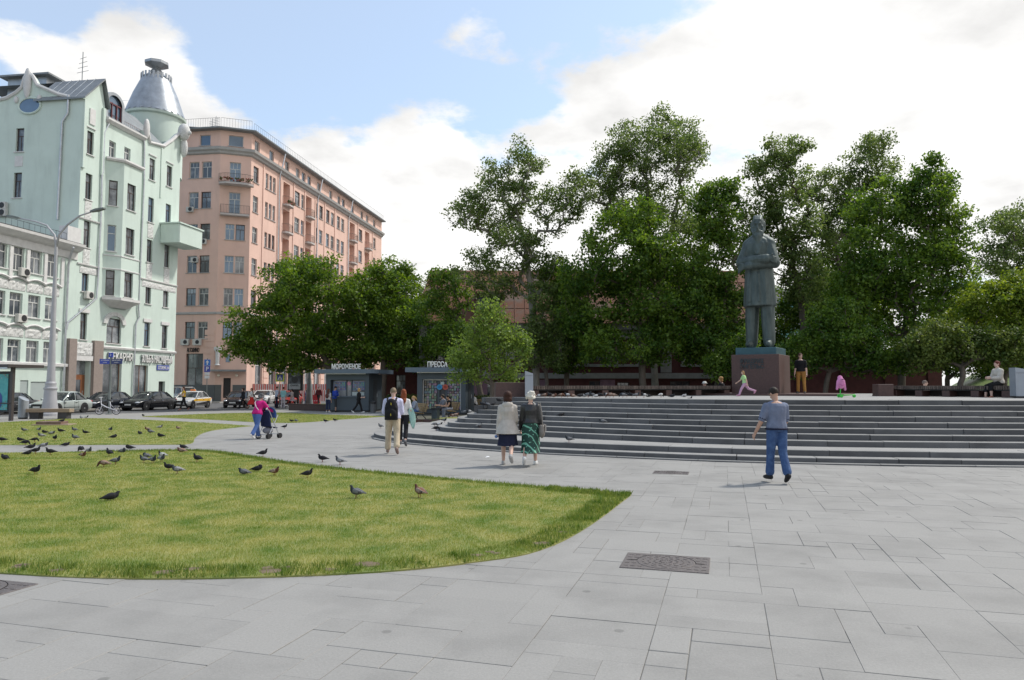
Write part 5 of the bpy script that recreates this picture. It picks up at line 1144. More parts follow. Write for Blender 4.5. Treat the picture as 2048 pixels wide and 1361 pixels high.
    def hair(s, mb, style):
        k = s.k; R_ = s.HR
        mb.ell(s.hv(0, -.018, .036), (.084*k, .100*k, .096*k), 14, 10, rot=R_)
        if style == 'short': return mb
        mb.ell(s.hv(0, -.045, -.01), (.078*k, .072*k, .085*k), 12, 9, rot=R_)
        if style == 'bob':
            for x in (-1, 1): mb.cap(s.hv(x*.070, -.01, .02), s.hv(x*.075, -.01, -.085), .032*k, .026*k)
            mb.ell(s.hv(0, -.02, .05), (.098*k, .11*k, .095*k), 14, 10, rot=R_); mb.ell(s.hv(0, -.06, -.05), (.085*k, .06*k, .08*k), 12, 9, rot=R_)
        if style == 'curly':
            r_ = random.Random(4)
            for i in range(34):
                a = r_.uniform(0, 2*PI); z = r_.uniform(-.06, .12); rr = .095*math.sqrt(max(.1, 1-(z/.14)**2)); y = math.sin(a)*rr-.02
                if y > .055 and z < .05: continue
                mb.ell(s.hv(math.cos(a)*rr, y, z), (.03*k, .03*k, .03*k), 7, 5)
        if style == 'long':
            for x in (-.045, 0, .045): mb.cap(s.hv(x, -.06, -.03), s.N+V3(x*k*1.3, -.085*k, -.10*k)-s.sp*.02, .045*k, .040*k); 
            mb.cap(s.N+V3(-.04*k, -.10*k, -.06*k), s.N+V3(.0, -.125*k, -.26*k), .05*k, .025*k); mb.cap(s.N+V3(.04*k, -.10*k, -.06*k), s.N+V3(.0, -.125*k, -.26*k), .05*k, .025*k)
        if style == 'pony':
            mb.ell(s.hv(0, -.105, .03), (.03*k, .035*k, .035*k), 8, 6); mb.cap(s.hv(0, -.115, .02), s.hv(0, -.15, -.09), .032*k, .034*k); mb.cap(s.hv(0, -.15, -.09), s.hv(.0, -.135, -.20), .034*k, .012*k)
        if style == 'bun': mb.ell(s.hv(0, -.09, .06), (.045*k, .045*k, .045*k), 8, 6)
        return mb
    def skirt(s, mb, t0, z1, r1x, r1y, n=28, pleat=.03, sway=(0, 0), a=.012, rows=7):
        c0 = s.P+s.sp*(s.SL*t0); T = TM_ if s.sex == 'm' else TF_
        x0 = np.interp(t0, [q[0] for q in T], [q[1] for q in T])*s.k*(1+(s.fat-1)*.7)+a; y0 = np.interp(t0, [q[0] for q in T], [q[2] for q in T])*s.k*s.fat+a
        hx = max(T, key=lambda q: q[1] if q[0] < .2 else 0); rings = []
        K = (s.J['leg0'][1]+s.J['leg1'][1])/2; zh = s.P.z; z1 = z1-s.dz
        for j in range(rows+1):
            f = j/rows; z = c0.z+(z1-c0.z)*f; hipk = max(0, 1-abs(z-zh)/.25)
            rx = max(x0+(r1x-x0)*f, (hx[1]*s.k*(1+(s.fat-1)*.7)+a)*hipk); ry = max(y0+(r1y-y0)*f, (hx[2]*s.k*s.fat+a)*hipk); e = []
            ys = []; xs_ = []
            for q_ in (0, 1):
                H, K_, A, _ = s.J['leg%d' % q_]
                for a_, b_ in ((H, K_), (K_, A)):
                    if min(a_.z, b_.z)-.02 <= z <= max(a_.z, b_.z)+.02 and abs(b_.z-a_.z) > .05: u_ = (z-a_.z)/(b_.z-a_.z); ys.append(a_.y+(b_.y-a_.y)*u_); xs_.append(abs(a_.x+(b_.x-a_.x)*u_))
            yc = 0.
            if ys: yc = (max(ys)+min(ys))/2; ry = max(ry, (max(ys)-min(ys))/2+.125*s.k); rx = max(rx, max(xs_)+.115*s.k)
            cx = c0.x+sway[0]*f*f; cy = c0.y+sway[1]*f*f+(s.P.y-c0.y)*min(1, f*2)+yc*min(1, f*1.6)
            for i in range(n):
                q = 1+pleat*f*math.sin(i*2*PI/n*7+j*.2)
                e.append(V3(cx+math.cos(2*PI*i/n)*rx*q, cy+math.sin(2*PI*i/n)*ry*q, z))
            rings.append(e)
        mb.loft(rings); return mb
def person(label, loc, rz, fig, top=None, bottom=None, shoes=None, hair=None, skin=None, v=.016, skirt=None, coat=None, hat=None, collar=None, group=None, socks=None, extra=None, curl=.5):
    """top=(rgb, sleeve 0..1, hem t), bottom=(rgb, leg 0..1, flare), skirt=(rgb, t0, hem z, rx, ry, pleat), shoes rgb, hair=(style, rgb)"""
    t = empty('person', loc, rz, label, 'person', group); s = fig; dz = V3(0, 0, s.dz); sk = skin or SKIN; near = v < .013
    def done(mb, name, m, vv=None, it=3, parent=t):
        mb.v = [tuple(Vector(p)+dz) for p in mb.v]; return vox(mb, name, m, vv or v, parent, it)
    b = MB(); s.torso(b, -.004); s.headm(b)
    for i in (0, 1): s.leg(b, i, -.003); s.foot(b, i, -.004); s.arm(b, i); s.hand(b, i, curl, 1. if near else 1.35)
    body = done(b, 'body', sk, v*.7, 2)
    if top:
        b = MB(); a = top[3] if len(top) > 3 else .012; s.torso(b, a, top[2], .96)
        for i in (0, 1):
            if top[1] > 0: s.arm(b, i, a+.004, top[1])
        g_ = done(b, 'top', top[0] if not isinstance(top[0], tuple) else cloth(top[0]))
        if collar:
            c = MB(); n = 14; pts = [s.N-s.sp*.02*s.k+V3(math.cos(q)*.075*s.k, math.sin(q)*.068*s.k, 0)+dz for q in np.linspace(0, 2*PI, n)]; c.tube(pts, .017*s.k, 6); c.build('collar', cloth(collar), t, True)
    if bottom:
        b = MB(); s.torso(b, .010, -.2, .30)
        for i in (0, 1): s.leg(b, i, .012+(bottom[3] if len(bottom) > 3 else 0), bottom[1], bottom[2])
        done(b, 'trousers' if bottom[1] > .7 else 'shorts', bottom[0] if not isinstance(bottom[0], tuple) else cloth(bottom[0]))
    if skirt:
        b = MB(); s.skirt(b, skirt[1], skirt[2], skirt[3]*s.k, skirt[4]*s.k, pleat=skirt[5] if len(skirt) > 5 else .04, sway=skirt[6] if len(skirt) > 6 else (0, 0)); done(b, 'skirt', skirt[0] if not isinstance(skirt[0], tuple) else cloth(skirt[0]), None, 1)
    if coat:
        b = MB(); a = .028; s.torso(b, a, -.2, .96); s.skirt(b, .25, coat[1], coat[2]*s.k, coat[3]*s.k, pleat=.05, sway=coat[4] if len(coat) > 4 else (0, 0), a=a)
        for i in (0, 1): s.arm(b, i, a-.006, .97)
        done(b, 'coat', cloth(coat[0], .9), None, 2)
    if shoes:
        for i in (0, 1): b = MB(); s.foot(b, i, .008); done(b, 'shoe', cloth(shoes, .6), min(v, .016), 2)
    if hair:
        b = MB(); s.hair(b, hair[0]); done(b, 'hair', cloth(hair[1], .7, .25, .8), None, 1)
    e = MB()
    for x in (-1, 1): e.ell(s.hv(x*.029, .0865, .012)+dz, (.011*s.k, .006*s.k, .007*s.k), 8, 6)
    e.build('eyes', M_eye, t, True)
    if hat:
        b = MB(); c = s.hv(0, -.005, .075)+dz; b.lathe([(.15*s.k, -.01), (.155*s.k, 0), (.10*s.k, .012), (.092*s.k, .06), (.07*s.k, .085), (.001, .09)], 18, Matrix.Translation(c)); b.build('hat', cloth(hat), t, True)
    if extra: extra(t, s, dz)
    return t
M_eye = mat('eye_dark', (.03, .025, .02), .3)
def face(px_away=True): return 0
# ================================================================ the monument
M_bronze = mat('patinated_bronze', (.045, .062, .058), .55, .25, 2.2, .45, 9, metal=.35, col2=(.105, .132, .124), thr=(.35, .72), streak=(2, 2, .5))
M_bronzep = mat('bronze_plinth', (.040, .095, .115), .5, .2, 3, .2, 12, metal=.35)
PZ = RISE*10
phi = R(31); pc = Vector((11.05, 30.0, 0)); rt = Vector((math.cos(phi), -math.sin(phi), 0)); bk = Vector((math.sin(phi), math.cos(phi), 0))
pctr = pc-rt*.975+bk*1.2
mon = empty('statue', (pctr.x, pctr.y, PZ), -phi, 'bronze statue of a bearded man with folded arms on a red granite pedestal', 'statue')
q = MB(); q.box(-4.6, 3.4, -2.1, 2.6, .0, .075); q.build('base_slab', M_redgr, mon)
q = MB(); q.bbox(-.975, .975, -1.2, 1.2, .077, 1.72, .015); q.build('pedestal', M_redgr, mon)
q = MB(); q.bbox(-.84, .84, -1.0, 1.05, 1.722, 2.02, .02); q.build('plinth', M_bronzep, mon)
for i, s_ in enumerate(('ФРИДРИХ', 'ЭНГЕЛЬС')): text('inscription', s_, .25, mat('dark_letters', (.020, .030, .036), .4), mon, Matrix.Translation((-.12, -1.212, 1.43-.23*i)) @ Matrix.Rotation(PI/2, 4, 'X'), .012, .006, .98)
sc_ = 5.62/1.86
f = Fig(1.78, 'm', 0, 1.12, ((3, 0, 4), (-3, 0, 5)), ((0, 0, 0, 0), (0, 0, 0, 0)), (10, 2))
b = MB(); k = f.k
f.torso(b, .030)
# shoulders and folded arms (figure faces +y; its right side is -x)
ShR, ShL = f.J['arm0'][0], f.J['arm1'][0]
ER = V3(-.265, .085, ShR.z-.275); EL = V3(.265, .095, ShL.z-.245)
HL = V3(-.235, .215, ShR.z-.215); HR_ = V3(.215, .245, ShL.z-.330)
b.cap(ShR+V3(.03, 0, -.02), ER, .105, .078); b.cap(ShL+V3(-.03, 0, -.02), EL, .105, .080); b.cap(ShR+V3(.02, 0, -.0), V3(-.05, 0, f.N.z-.01), .098, .075); b.cap(ShL+V3(-.02, 0, -.0), V3(.05, 0, f.N.z-.01), .098, .075)
b.cap(ER, V3(-.05, .20, ER.z-.015), .074, .062); b.cap(V3(-.05, .20, ER.z-.015), V3(.13, .225, ER.z-.04), .062, .056)
b.cap(EL, V3(.02, .215, EL.z+.01), .078, .066); b.cap(V3(.02, .215, EL.z+.01), V3(-.17, .215, EL.z+.015), .068, .066)
# hands
b.ell(V3(-.225, .215, EL.z+.012), (.060, .035, .046), 10, 8)
for j in range(4): b.cap(V3(-.25, .225, EL.z+.038-.023*j), V3(-.300, .175, EL.z+.030-.024*j), .0165, .014, 7)
b.cap(V3(-.215, .235, EL.z+.05), V3(-.262, .225, EL.z+.07), .016, .013, 7)
b.ell(V3(.19, .245, ER.z-.045), (.06, .034, .045), 10, 8)
for j in range(4): b.cap(V3(.215, .262, ER.z-.022-.022*j), V3(.268, .232, ER.z-.055-.022*j), .0165, .014, 7)
b.cap(V3(.185, .265, ER.z-.01), V3(.235, .262, ER.z-.0), .016, .013, 7)
# coat skirt to the knees, with open front edge and folds
n = 44; rings = []; zt = f.P.z+.14; zh = .53
for j in range(12):
    t_ = j/11; z = zt+(zh-zt)*t_; e = []
    for i in range(n):
        a = 2*PI*i/n; fold = .010*t_*math.sin(a*9+.6*math.sin(t_*3))+.008*t_*math.sin(a*15+1)
        rx = .205+.045*t_**.6+fold; ry = .155+.05*t_**.8+fold
        fr = math.exp(-((a-PI/2-.1)/.10)**2)*.028
        e.append(V3(math.cos(a)*rx, math.sin(a)*(ry-fr)+.008, z))
    rings.append(e)
b.loft(rings)
for x0, y0, x1, y1 in ((-.02, .172, -.035, .198), (.10, .165, .125, .185), (-.12, .155, -.14, .17)): b.cap(V3(x0, y0, zt-.12), V3(x1, y1, zh+.06), .008, .014, 7)
# lapels, collar, shirt front
zc_ = f.N.z
for sx_ in (-1, 1):
    b.cap(V3(sx_*.075, .035, zc_+.0), V3(sx_*.085, .125, zc_-.10), .022, .026, 8); b.cap(V3(sx_*.085, .125, zc_-.10), V3(sx_*.02, .158, zc_-.24), .026, .012, 8)
    b.cap(V3(sx_*.06, -.055, zc_+.03), V3(sx_*.075, .035, zc_+.0), .022, .024, 8)
b.cap(V3(-.06, -.055, zc_+.03), V3(.06, -.055, zc_+.03), .022, .022, 8)
# legs, shoes
for i in (0, 1):
    H, K, A, fd = f.J['leg%d' % i]; sd_ = -1 if i == 0 else 1
    b.cap(H, K, .118, .112); b.cap(K, V3(A.x, A.y, A.z-.01), .112, .094); b.cap(V3(A.x, A.y+.07, A.z+.05), K+V3(0, .05, 0), .028, .04)
    f.foot(b, i, .016)
# neck, head, hair, beard
hs0 = len(b.v)
H_ = lambda x, y, z: f.hv(x, y, z)
f.headm(b)
b.ell(H_(0, -.022, .045), (.086, .104, .092), 14, 10, rot=f.HR)
for sx_ in (-1, 1): b.cap(H_(sx_*.078, -.02, .05), H_(sx_*.080, .005, -.035), .022, .018); b.cap(H_(sx_*.066, .04, -.03), H_(sx_*.040, .075, -.09), .024, .03); b.cap(H_(sx_*.002, .108, -.042), H_(sx_*.050, .090, -.062), .017, .012, 8); b.ell(H_(sx_*.062, .05, -.0), (.014, .02, .02), 8, 6)
b.cap(H_(-.035, .088, .040), H_(.035, .088, .040), .014, .014, 8); b.cap(H_(0, .092, .02), H_(0, .118, -.020), .011, .018, 8)
b.ell(H_(0, .078, -.105), (.056, .044, .062), 12, 9, rot=f.HR); b.cap(H_(0, .080, -.11), H_(0, .088, -.205), .052, .030); b.cap(H_(-.03, .07, -.13), H_(-.012, .082, -.21), .03, .016); b.cap(H_(.03, .07, -.13), H_(.012, .082, -.21), .03, .016)
for sx_ in (-1, 0, 1): b.cap(H_(sx_*.03, .06, .075), H_(sx_*.035, -.03, .125), .022, .03)
hc = V3(0, f.HC.y, f.HC.z-.10); b.v[hs0:] = [tuple(hc+(Vector(p)-hc)*1.17+V3(0, .01, -.035)) for p in b.v[hs0:]]
lo = min(p[2] for p in b.v); b.v = [(p[0]*sc_*.90, p[1]*sc_, (p[2]-lo)*sc_*1.07) for p in map(tuple, b.v)]
# turn so that the figure faces the front of the pedestal (-y)
b.v = [(-x, -y+.05, z+2.015) for x, y, z in b.v]
vox(b, 'figure', M_bronze, .032, mon, 2)
# ================================================================ benches on the upper platform
M_slat = mat('weathered_slats', (.115, .088, .072), .8, .35, 12, .3, 20, island=.35)
def long_bench(label, pA, pB, dep=.75, nleg=6, z0=PZ, hh=.40):
    a = Vector((pA.x, pA.y, 0)); b_ = Vector((pB.x, pB.y, 0)); L_ = (b_-a).length; t = empty('long_bench', (a.x, a.y, z0), math.atan2(b_.y-a.y, b_.x-a.x), label, 'bench')
    m = MB(); n = int(L_/.075)
    for i in range(n): x = L_*i/n; m.box(x+.008, x+.062, 0, dep, hh-.13+random.uniform(-.006, .006), hh+random.uniform(-.006, .006))
    tag(m.build('slats', M_slat, t), kind='stuff')
    m = MB(); m.box(0, L_, .08, .14, hh-.17, hh-.135); m.box(0, L_, dep-.14, dep-.08, hh-.17, hh-.135); m.build('rail', M_black, t)
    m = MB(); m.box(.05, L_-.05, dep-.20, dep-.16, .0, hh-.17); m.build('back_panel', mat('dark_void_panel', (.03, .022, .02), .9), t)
    for i in range(nleg): x = (L_-.3)*i/(nleg-1); m = MB(); m.bbox(x, x+.28, .05, dep-.05, 0, hh-.172, .01); m.build('leg', M_redgr, t)
    return t
long_bench('long backless slatted bench with red granite legs left of the statue, lined with pigeons', ap(1066, 790, 26.5), ap(1462, 790, 30.6), nleg=7)
long_bench('long backless slatted bench with red granite legs right of the statue', ap(1778, 790, 28.5), ap(2020, 790, 24.6), nleg=5)
def gblock(label, p, w_, d_, h_, rz_, z0=PZ):
    t = empty('granite_block', (p.x, p.y, z0), rz_, label, 'block'); m = MB(); m.bbox(-w_/2, w_/2, -d_/2, d_/2, 0, h_, .012); m.build('stone', M_redgr, t); m = MB(); m.box(-w_/2-.01, w_/2+.01, -d_/2-.01, d_/2+.01, -.02, .05); m.build('base_course', M_redgr, t); return t
gblock('low red granite block at the left end of the pigeon bench', ap(1020, 790, 26.2), 1.1, .8, .52, .1)
gblock('low red granite block at the left end of the right-hand bench', ap(1766, 790, 28.4), .55, .8, .46, -.2)
M_panel = mat('grey_metal_panel', (.33, .36, .40), .45, .08, 2, metal=.3)
def stand(label, p, w_, d_, h_, rz_, z0=PZ):
    t = empty('info_stand', (p.x, p.y, z0), rz_, label, 'info stand'); m = MB(); m.loft([[(-w_/2, -d_/2, 0), (w_/2, -d_/2, 0), (w_/2, d_/2, 0), (-w_/2, d_/2, 0)], [(-w_/2, -d_/2, h_), (w_/2, -d_/2, h_*.90), (w_/2, d_/2, h_*.90), (-w_/2, d_/2, h_)]]); m.build('cabinet', M_panel, t)
    m = MB(); m.box(-w_/2+.02, w_/2-.02, -d_/2-.012, -d_/2-.002, h_*.82, h_*.825); m.box(-w_/2-.005, w_/2+.005, -d_/2-.006, d_/2+.006, 0, .06); m.build('seam', M_black, t); return t
stand('grey metal stand with slanted top beside the left granite block', ap(1058, 790, 25.6), .28, .5, .92, .0)
stand('grey metal stand with slanted top at the end of the right-hand bench', ap(2046, 800, 24.0), .56, .5, 1.0, -.25)
# ================================================================ kiosks
M_kiosk = mat('slate_blue_metal', (.060, .078, .095), .5, .06, 1.5, metal=.2)
M_kioskr = mat('kiosk_roof_metal', (.105, .14, .18), .45, .06, 1.5, metal=.2)
M_light = mat('white_lettering', (.70, .70, .68), .5, .04)
def huemat(name, sat=.6, val=.45, rough=.5):
    m = bpy.data.materials.new(name); m.use_nodes = True; t = m.node_tree; n = t.nodes; l = t.links; b = n['Principled BSDF']; b.inputs['Roughness'].default_value = rough
    g_ = n.new('ShaderNodeNewGeometry'); wn_ = n.new('ShaderNodeTexWhiteNoise'); wn_.noise_dimensions = '1D'; l.new(g_.outputs['Random Per Island'], wn_.inputs['W'])
    h = n.new('ShaderNodeHueSaturation'); h.inputs['Saturation'].default_value = sat; h.inputs['Value'].default_value = val; l.new(wn_.outputs['Color'], h.inputs['Color']); l.new(h.outputs[0], b.inputs['Base Color']); return m
M_mag = huemat('magazine_covers', .6, .42)
def kiosk(loc, rz, label, word, press):
    t = empty('kiosk', loc, rz, label, 'kiosk'); W_, D_, H_ = 3.05, 3.0, 2.62
    m = MB(); m.box(0, .32, .02, D_, .12, H_); m.box(W_-.30, W_, .02, D_, .12, H_); m.box(.32, W_-.30, .45, D_, .12, H_); m.box(.32, W_-.30, .02, .45, H_-.42, H_); m.build('body', M_kiosk, t)
    m = MB(); m.box(.05, W_-.05, .08, D_-.05, 0, .12); m.build('base', M_black, t)
    r = .7; pts = [(-.62, D_+.3), (-.62, -.55), (W_-.1, -.55)]+[(W_-.1+math.sin(a)*r*1.2, -.55+r-math.cos(a)*r) for a in np.linspace(.2, PI/2, 6)]+[(W_+.75, D_+.3)]
    m = MB(); m.prism(pts, H_+.02, H_+.30); m.build('roof', M_kioskr, t)
    m = MB(); m.box(.1, W_-.1, -.45, -.38, H_-.03, H_+.015); m.build('light_strip', mat('strip_light', (.7, .7, .68), .5), t)
    m = MB(); m.box(W_+.003, W_+.03, .9, 1.8, .15, 2.2); d = m.build('side_door', mat('door_dark', (.035, .042, .05), .5), t)
    m = MB(); m.tube([(W_+.05, 1.7, 1.0), (W_+.05, 1.7, 1.25)], .018, 6); m.build('handle', M_pipe, d)
    text('roof_lettering', word, .46, M_light, t, Matrix.Translation((1.55 if not press else 1.35, -.35, H_+.47)) @ Matrix.Rotation(PI/2, 4, 'X'), .03, .012, 2.05 if not press else 1.25)
    if not press:
        m = MB(); m.box(.32, W_-.30, .02, .449, .12, 1.02); m.build('counter', M_kiosk, t)
        m = MB(); m.box(.25, W_-.22, -.10, .44, 1.02, 1.07); m.build('counter_top', M_kioskr, t)
        m = MB(); m.box(.36, W_-.34, .40, .445, 1.09, 2.15); m.build('service_window', M_glass, t)
        for x0 in (.42, 1.78):
            b = MB(); b.box(x0, x0+.86, .36, .39, 1.50, 2.08); p = b.build('price_board', mat('price_blue', (.07, .13, .36), .4), t); q = MB(); r_ = random.Random(int(x0*9))
            for i in range(7):
                for j in range(4): q.box(x0+.04+i*.115, x0+.04+i*.115+.085, .35, .358, 1.54+j*.13, 1.54+j*.13+.095)
            tag(q.build('ice_cream_pictures', M_mag, p), kind='stuff')
        m = MB(); m.lathe([(.13, 0), (.13, .01), (.001, .01)], 16, Matrix.Translation((1.52, .37, 1.95)) @ Matrix.Rotation(PI/2, 4, 'X')); m.build('round_emblem', mat('pink_emblem', (.62, .25, .36), .4), t)
        for x0, x1 in ((.42, .85), (1.75, 2.62)): m = MB(); m.box(x0, x1, .35, .385, 1.12, 1.36); m.build('notice', mat('pale_notice', (.45, .52, .52), .5), t)
        for x in (1.35, 1.72): m = MB(); m.box(x-.03, x+.03, .33, .40, 1.07, 2.16); m.build('window_bar', M_kiosk, t)
    else:
        m = MB(); m.box(.34, W_-.32, .40, .445, .35, 2.15); m.build('display_back', mat('display_dark', (.03, .035, .045), .4), t)
        m = MB()
        for x0, x1, z0, z1 in ((.30, .36, .30, 2.2), (W_-.36, W_-.30, .30, 2.2), (.36, W_-.36, 2.14, 2.2)): m.box(x0, x1, .20, .26, z0, z1)
        m.build('display_frame', M_light, t)
        for i, x in enumerate((1.30, 1.78)): m = MB(); m.box(x-.05, x+.05, .30, .36, .32, 2.14); m.build('mullion', M_kiosk, t)
        m = MB(); r_ = random.Random(9)
        for i in range(15):
            for j in range(11):
                x = .38+i*.158; z = .36+j*.162
                if 1.22 < x+.07 < 1.38 or 1.70 < x+.07 < 1.86 or (1.38 < x+.07 < 1.7 and 1.15 < z < 1.55): continue
                y = .39-r_.random()*.05; x += r_.uniform(-.02, .02); z += r_.uniform(-.015, .015); ww = r_.uniform(.09, .16); hh_ = r_.uniform(.11, .17); m.add([(x, y, z), (x+ww, y, z), (x+ww, y+.015, z+hh_), (x, y+.015, z+hh_)], [(0, 1, 2, 3)]); m.add([(x+.02, y-.004, z+.02), (x+ww*.7, y-.004, z+.02), (x+ww*.7, y-.001, z+hh_*.55), (x+.02, y-.001, z+hh_*.55)], [(0, 1, 2, 3)])
        tag(m.build('magazines', M_mag, t), kind='stuff')
        for x, c in ((1.36, (.05, .32, .62)), (1.72, (.62, .12, .08))):
            m = MB()
            for k in range(6): m.box(-.035, .035, 0, .01, -.17, .17, Matrix.Translation((x, .26, 1.72)) @ Matrix.Rotation(k*PI/6, 4, 'Y'))
            m.build('snowflake_decal', mat('decal_%d' % int(x*10), c, .5), t)
        m = MB(); m.box(1.42, 1.66, .26, .27, 1.86, 2.04); m.build('notice', MATS['pale_notice'], t)
        m = MB(); m.box(.36, W_-.36, .27, .28, .34, 2.14)
    return t
k1 = gp(651, 824.5); kiosk((k1.x, k1.y, 0), R(-7), 'dark slate ice cream kiosk with overhanging flat roof', 'МОРОЖЕНОЕ', False)
k2 = ap(834, 800, 45.0); kiosk((k2.x, k2.y, 0), R(-7), 'dark slate press kiosk with a glazed wall of magazines', 'ПРЕССА', True)
# ================================================================ cars
M_tyre = mat('tyre_rubber', (.018, .018, .019), .85, .2, 9); M_rim = mat('alloy_rim', (.50, .51, .52), .3, .1, 5, metal=.8); M_cglass = mat('car_glass', (.025, .030, .034), .05, .1, 2, spec=.8)
M_chrome = mat('chrome', (.7, .7, .72), .15, .02, metal=1.0); M_hl = mat('headlight_glass', (.55, .58, .62), .08, .1, 3, spec=.9); M_tl = mat('tail_light', (.42, .02, .02), .2); M_plate = mat('number_plate', (.62, .62, .60), .5)
def paint(n, c, rough=.22): return mat('paint_'+n, c, rough, .03, 2, spec=.6, metal=.15)
def car(label, loc, rz, m_p, L_=4.7, W_=1.82, H_=1.46, suv=False, stripe=None, lamp=False, group='cars on the street in front of the houses', logan=False):
    t = empty('car', loc, rz, label, 'car', group); w = W_/2; zs = .90 if not suv else 1.08; hl = L_/2
    st = [(-hl, .44, zs-.30, zs-.26, w*.80), (-hl+.06, .30, zs-.06, zs+.02, w*.91), (-hl+.45, .22, zs+.02, zs+.07, w*.985), (-hl+1.0, .2, zs+.02, zs+.06, w), (-.5, .2, zs, zs+.03, w), (.55, .2, zs-.01, zs+.03, w), (hl-1.25, .2, zs-.05, zs+.02, w*.99), (hl-.75, .22, zs-.11, zs-.05, w*.975), (hl-.30, .26, zs-.20, zs-.15, w*.92), (hl-.06, .32, zs-.32, zs-.28, w*.83), (hl, .42, zs-.42, zs-.39, w*.74)]
    rings = []
    for x, zb, z1, zt, ww in st:
        h = [(ww*.90, zb), (ww*.985, zb+.10), (ww, zb+(z1-zb)*.55), (ww*.985, z1-.05), (ww*.93, z1), (ww*.72, zt), (ww*.35, zt+.018)]
        rings.append([(x, -y, z) for y, z in h]+[(x, 0, zt+.022)]+[(x, y, z) for y, z in h[::-1]])
    b = MB(); b.loft(rings); body = b.build('body', m_p, t); smooth_angle(body, 48)
    # greenhouse
    if suv: xb = (-hl+.12, hl-1.55); xr = (-hl+.35, hl-2.25)
    else: xb = (-hl+.55, hl-1.30); xr = (-hl+1.25, hl-2.10)
    zb = zs-.01; zr = H_-.06
    def ring(x0, x1, ww, z, rnd=.12): return [(x0, -ww*.82, z), (x0+rnd, -ww, z), ((x0+x1)/2, -ww*1.01, z), (x1-rnd, -ww, z), (x1, -ww*.82, z), (x1+.06, 0, z), (x1, ww*.82, z), (x1-rnd, ww, z), ((x0+x1)/2, ww*1.01, z), (x0+rnd, ww, z), (x0, ww*.82, z), (x0-.05, 0, z)]
    b = MB(); b.loft([ring(*xb, w*.93, zb), ring((xb[0]*.45+xr[0]*.55), (xb[1]*.45+xr[1]*.55), w*.85, (zb+zr)/2+.02), ring(*xr, w*.74, zr)]); smooth_angle(b.build('glasshouse', M_cglass, t), 50)
    b = MB(); b.loft([ring(xr[0]-.04, xr[1]+.04, w*.755, zr-.02), ring(xr[0]+.02, xr[1]-.03, w*.72, zr+.03), ring(xr[0]+.2, xr[1]-.2, w*.60, H_)]); smooth_angle(b.build('roof', m_p, t), 60)
    for sd_ in (-1, 1):
        def pp_(f, e): return (xb[0]*(1-e)+xb[1]*e)*(1-f)+(xr[0]*(1-e)+xr[1]*e)*f
        for e in (0.03, .50, .97): b = MB(); b.tube([(pp_(0, e), sd_*w*.93, zb), (pp_(.5, e), sd_*w*.862, (zb+zr)/2+.02), (pp_(1, e), sd_*w*.75, zr)], .035 if e != .5 else .028, 5); b.build('pillar', m_p, t)
    for x in (-hl+.92, hl-.88):
        for sd_ in (-1, 1):
            wr = .325 if not suv else .36; M = Matrix.Translation((x, sd_*(w-.10), wr)) @ Matrix.Rotation(PI/2*sd_, 4, 'X') @ Matrix.Rotation(PI, 4, 'X')
            b = MB(); b.lathe([(wr*.6, -.10), (wr*.96, -.10), (wr, -.07), (wr, .07), (wr*.95, .105), (wr*.68, .11), (wr*.66, .085)], 22, M); wh = b.build('wheel', M_tyre, t, True)
            b = MB(); b.lathe([(wr*.67, .08), (wr*.67, .10), (wr*.60, .10), (wr*.60, .07)], 20, M)
            for k in range(5 if not logan else 7): b.box(-.028, .028, .03, wr*.64, .075, .10, M @ Matrix.Rotation(2*PI*k/(5 if not logan else 7), 4, 'Z'))
            b.lathe([(.06, .07), (.06, .11), (.001, .112)], 10, M); b.build('rim', M_rim, wh)
            b = MB(); b.lathe([(wr*1.16, 0), (wr*1.16, .012), (.001, .012)], 24, Matrix.Translation((x, sd_*(w+.002), wr+.03)) @ Matrix.Rotation(-PI/2*sd_, 4, 'X') @ Matrix.Translation((0, 0, -.012))); b.build('wheel_arch', M_black, t)
    for sd_ in (-1, 1):
        b = MB(); b.ell((hl-.22, sd_*w*.68, zs-.27), (.20, .20, .075), 10, 7); b.build('headlight', M_hl, t, True)
        b = MB(); b.ell((-hl+.10, sd_*w*.72, zs-.10), (.10, .20, .09 if not suv else .2), 10, 7); b.build('tail_light', M_tl, t, True)
        b = MB(); b.ell((xb[1]-.22, sd_*(w+.09), zs+.08), (.07, .10, .07), 8, 6); b.build('mirror', m_p, t, True)
        b = MB()
        for x in (-.25, hl-1.45, -hl+1.5): b.box(x-.006, x+.006, sd_*(w*.985)-.012, sd_*(w*.985)+.016, .34, zs-.06)
        b.box(-hl+1.4, hl-1.4, sd_*w-.008, sd_*w+.010, .42, .445); b.build('door_seams', M_black, t)
        for x in (-.42, .62): b = MB(); b.bbox(x-.09, x+.09, sd_*w*.995-.012, sd_*w*.995+.025, zs-.17, zs-.135, .008); b.build('door_handle', M_chrome if not logan else M_black, t)
        if stripe: b = MB(); b.add([(-hl+.5, sd_*(w+.004), zs-.30), (hl-.9, sd_*(w+.004), zs-.26), (hl-1.1, sd_*(w+.004), zs-.10), (-hl+.35, sd_*(w*.99+.006), zs-.06)], [(0, 1, 2, 3)]); b.build('side_stripe', stripe, t)
        if stripe: b = MB(); b.add([(-hl+.55, sd_*(w+.006), .30), (hl-1.3, sd_*(w+.006), .32), (hl-1.6, sd_*(w+.006), .44), (.0, sd_*(w+.006), .50), (-hl+.75, sd_*(w+.006), .60)], [(0, 1, 2, 3, 4)]); b.build('side_graphic', M_black, t)
    b = MB(); b.bbox(hl-.09, hl+.015, -.42, .42, zs-.37, zs-.22, .02); b.build('grille', M_black, t)
    b = MB(); b.bbox(hl-.1, hl+.02, -.62, .62, .26, .38, .02); b.build('air_intake', M_black, t)
    b = MB(); b.box(hl+.015, hl+.03, -.26, .26, .42, .53); b.build('number_plate', M_plate, t)
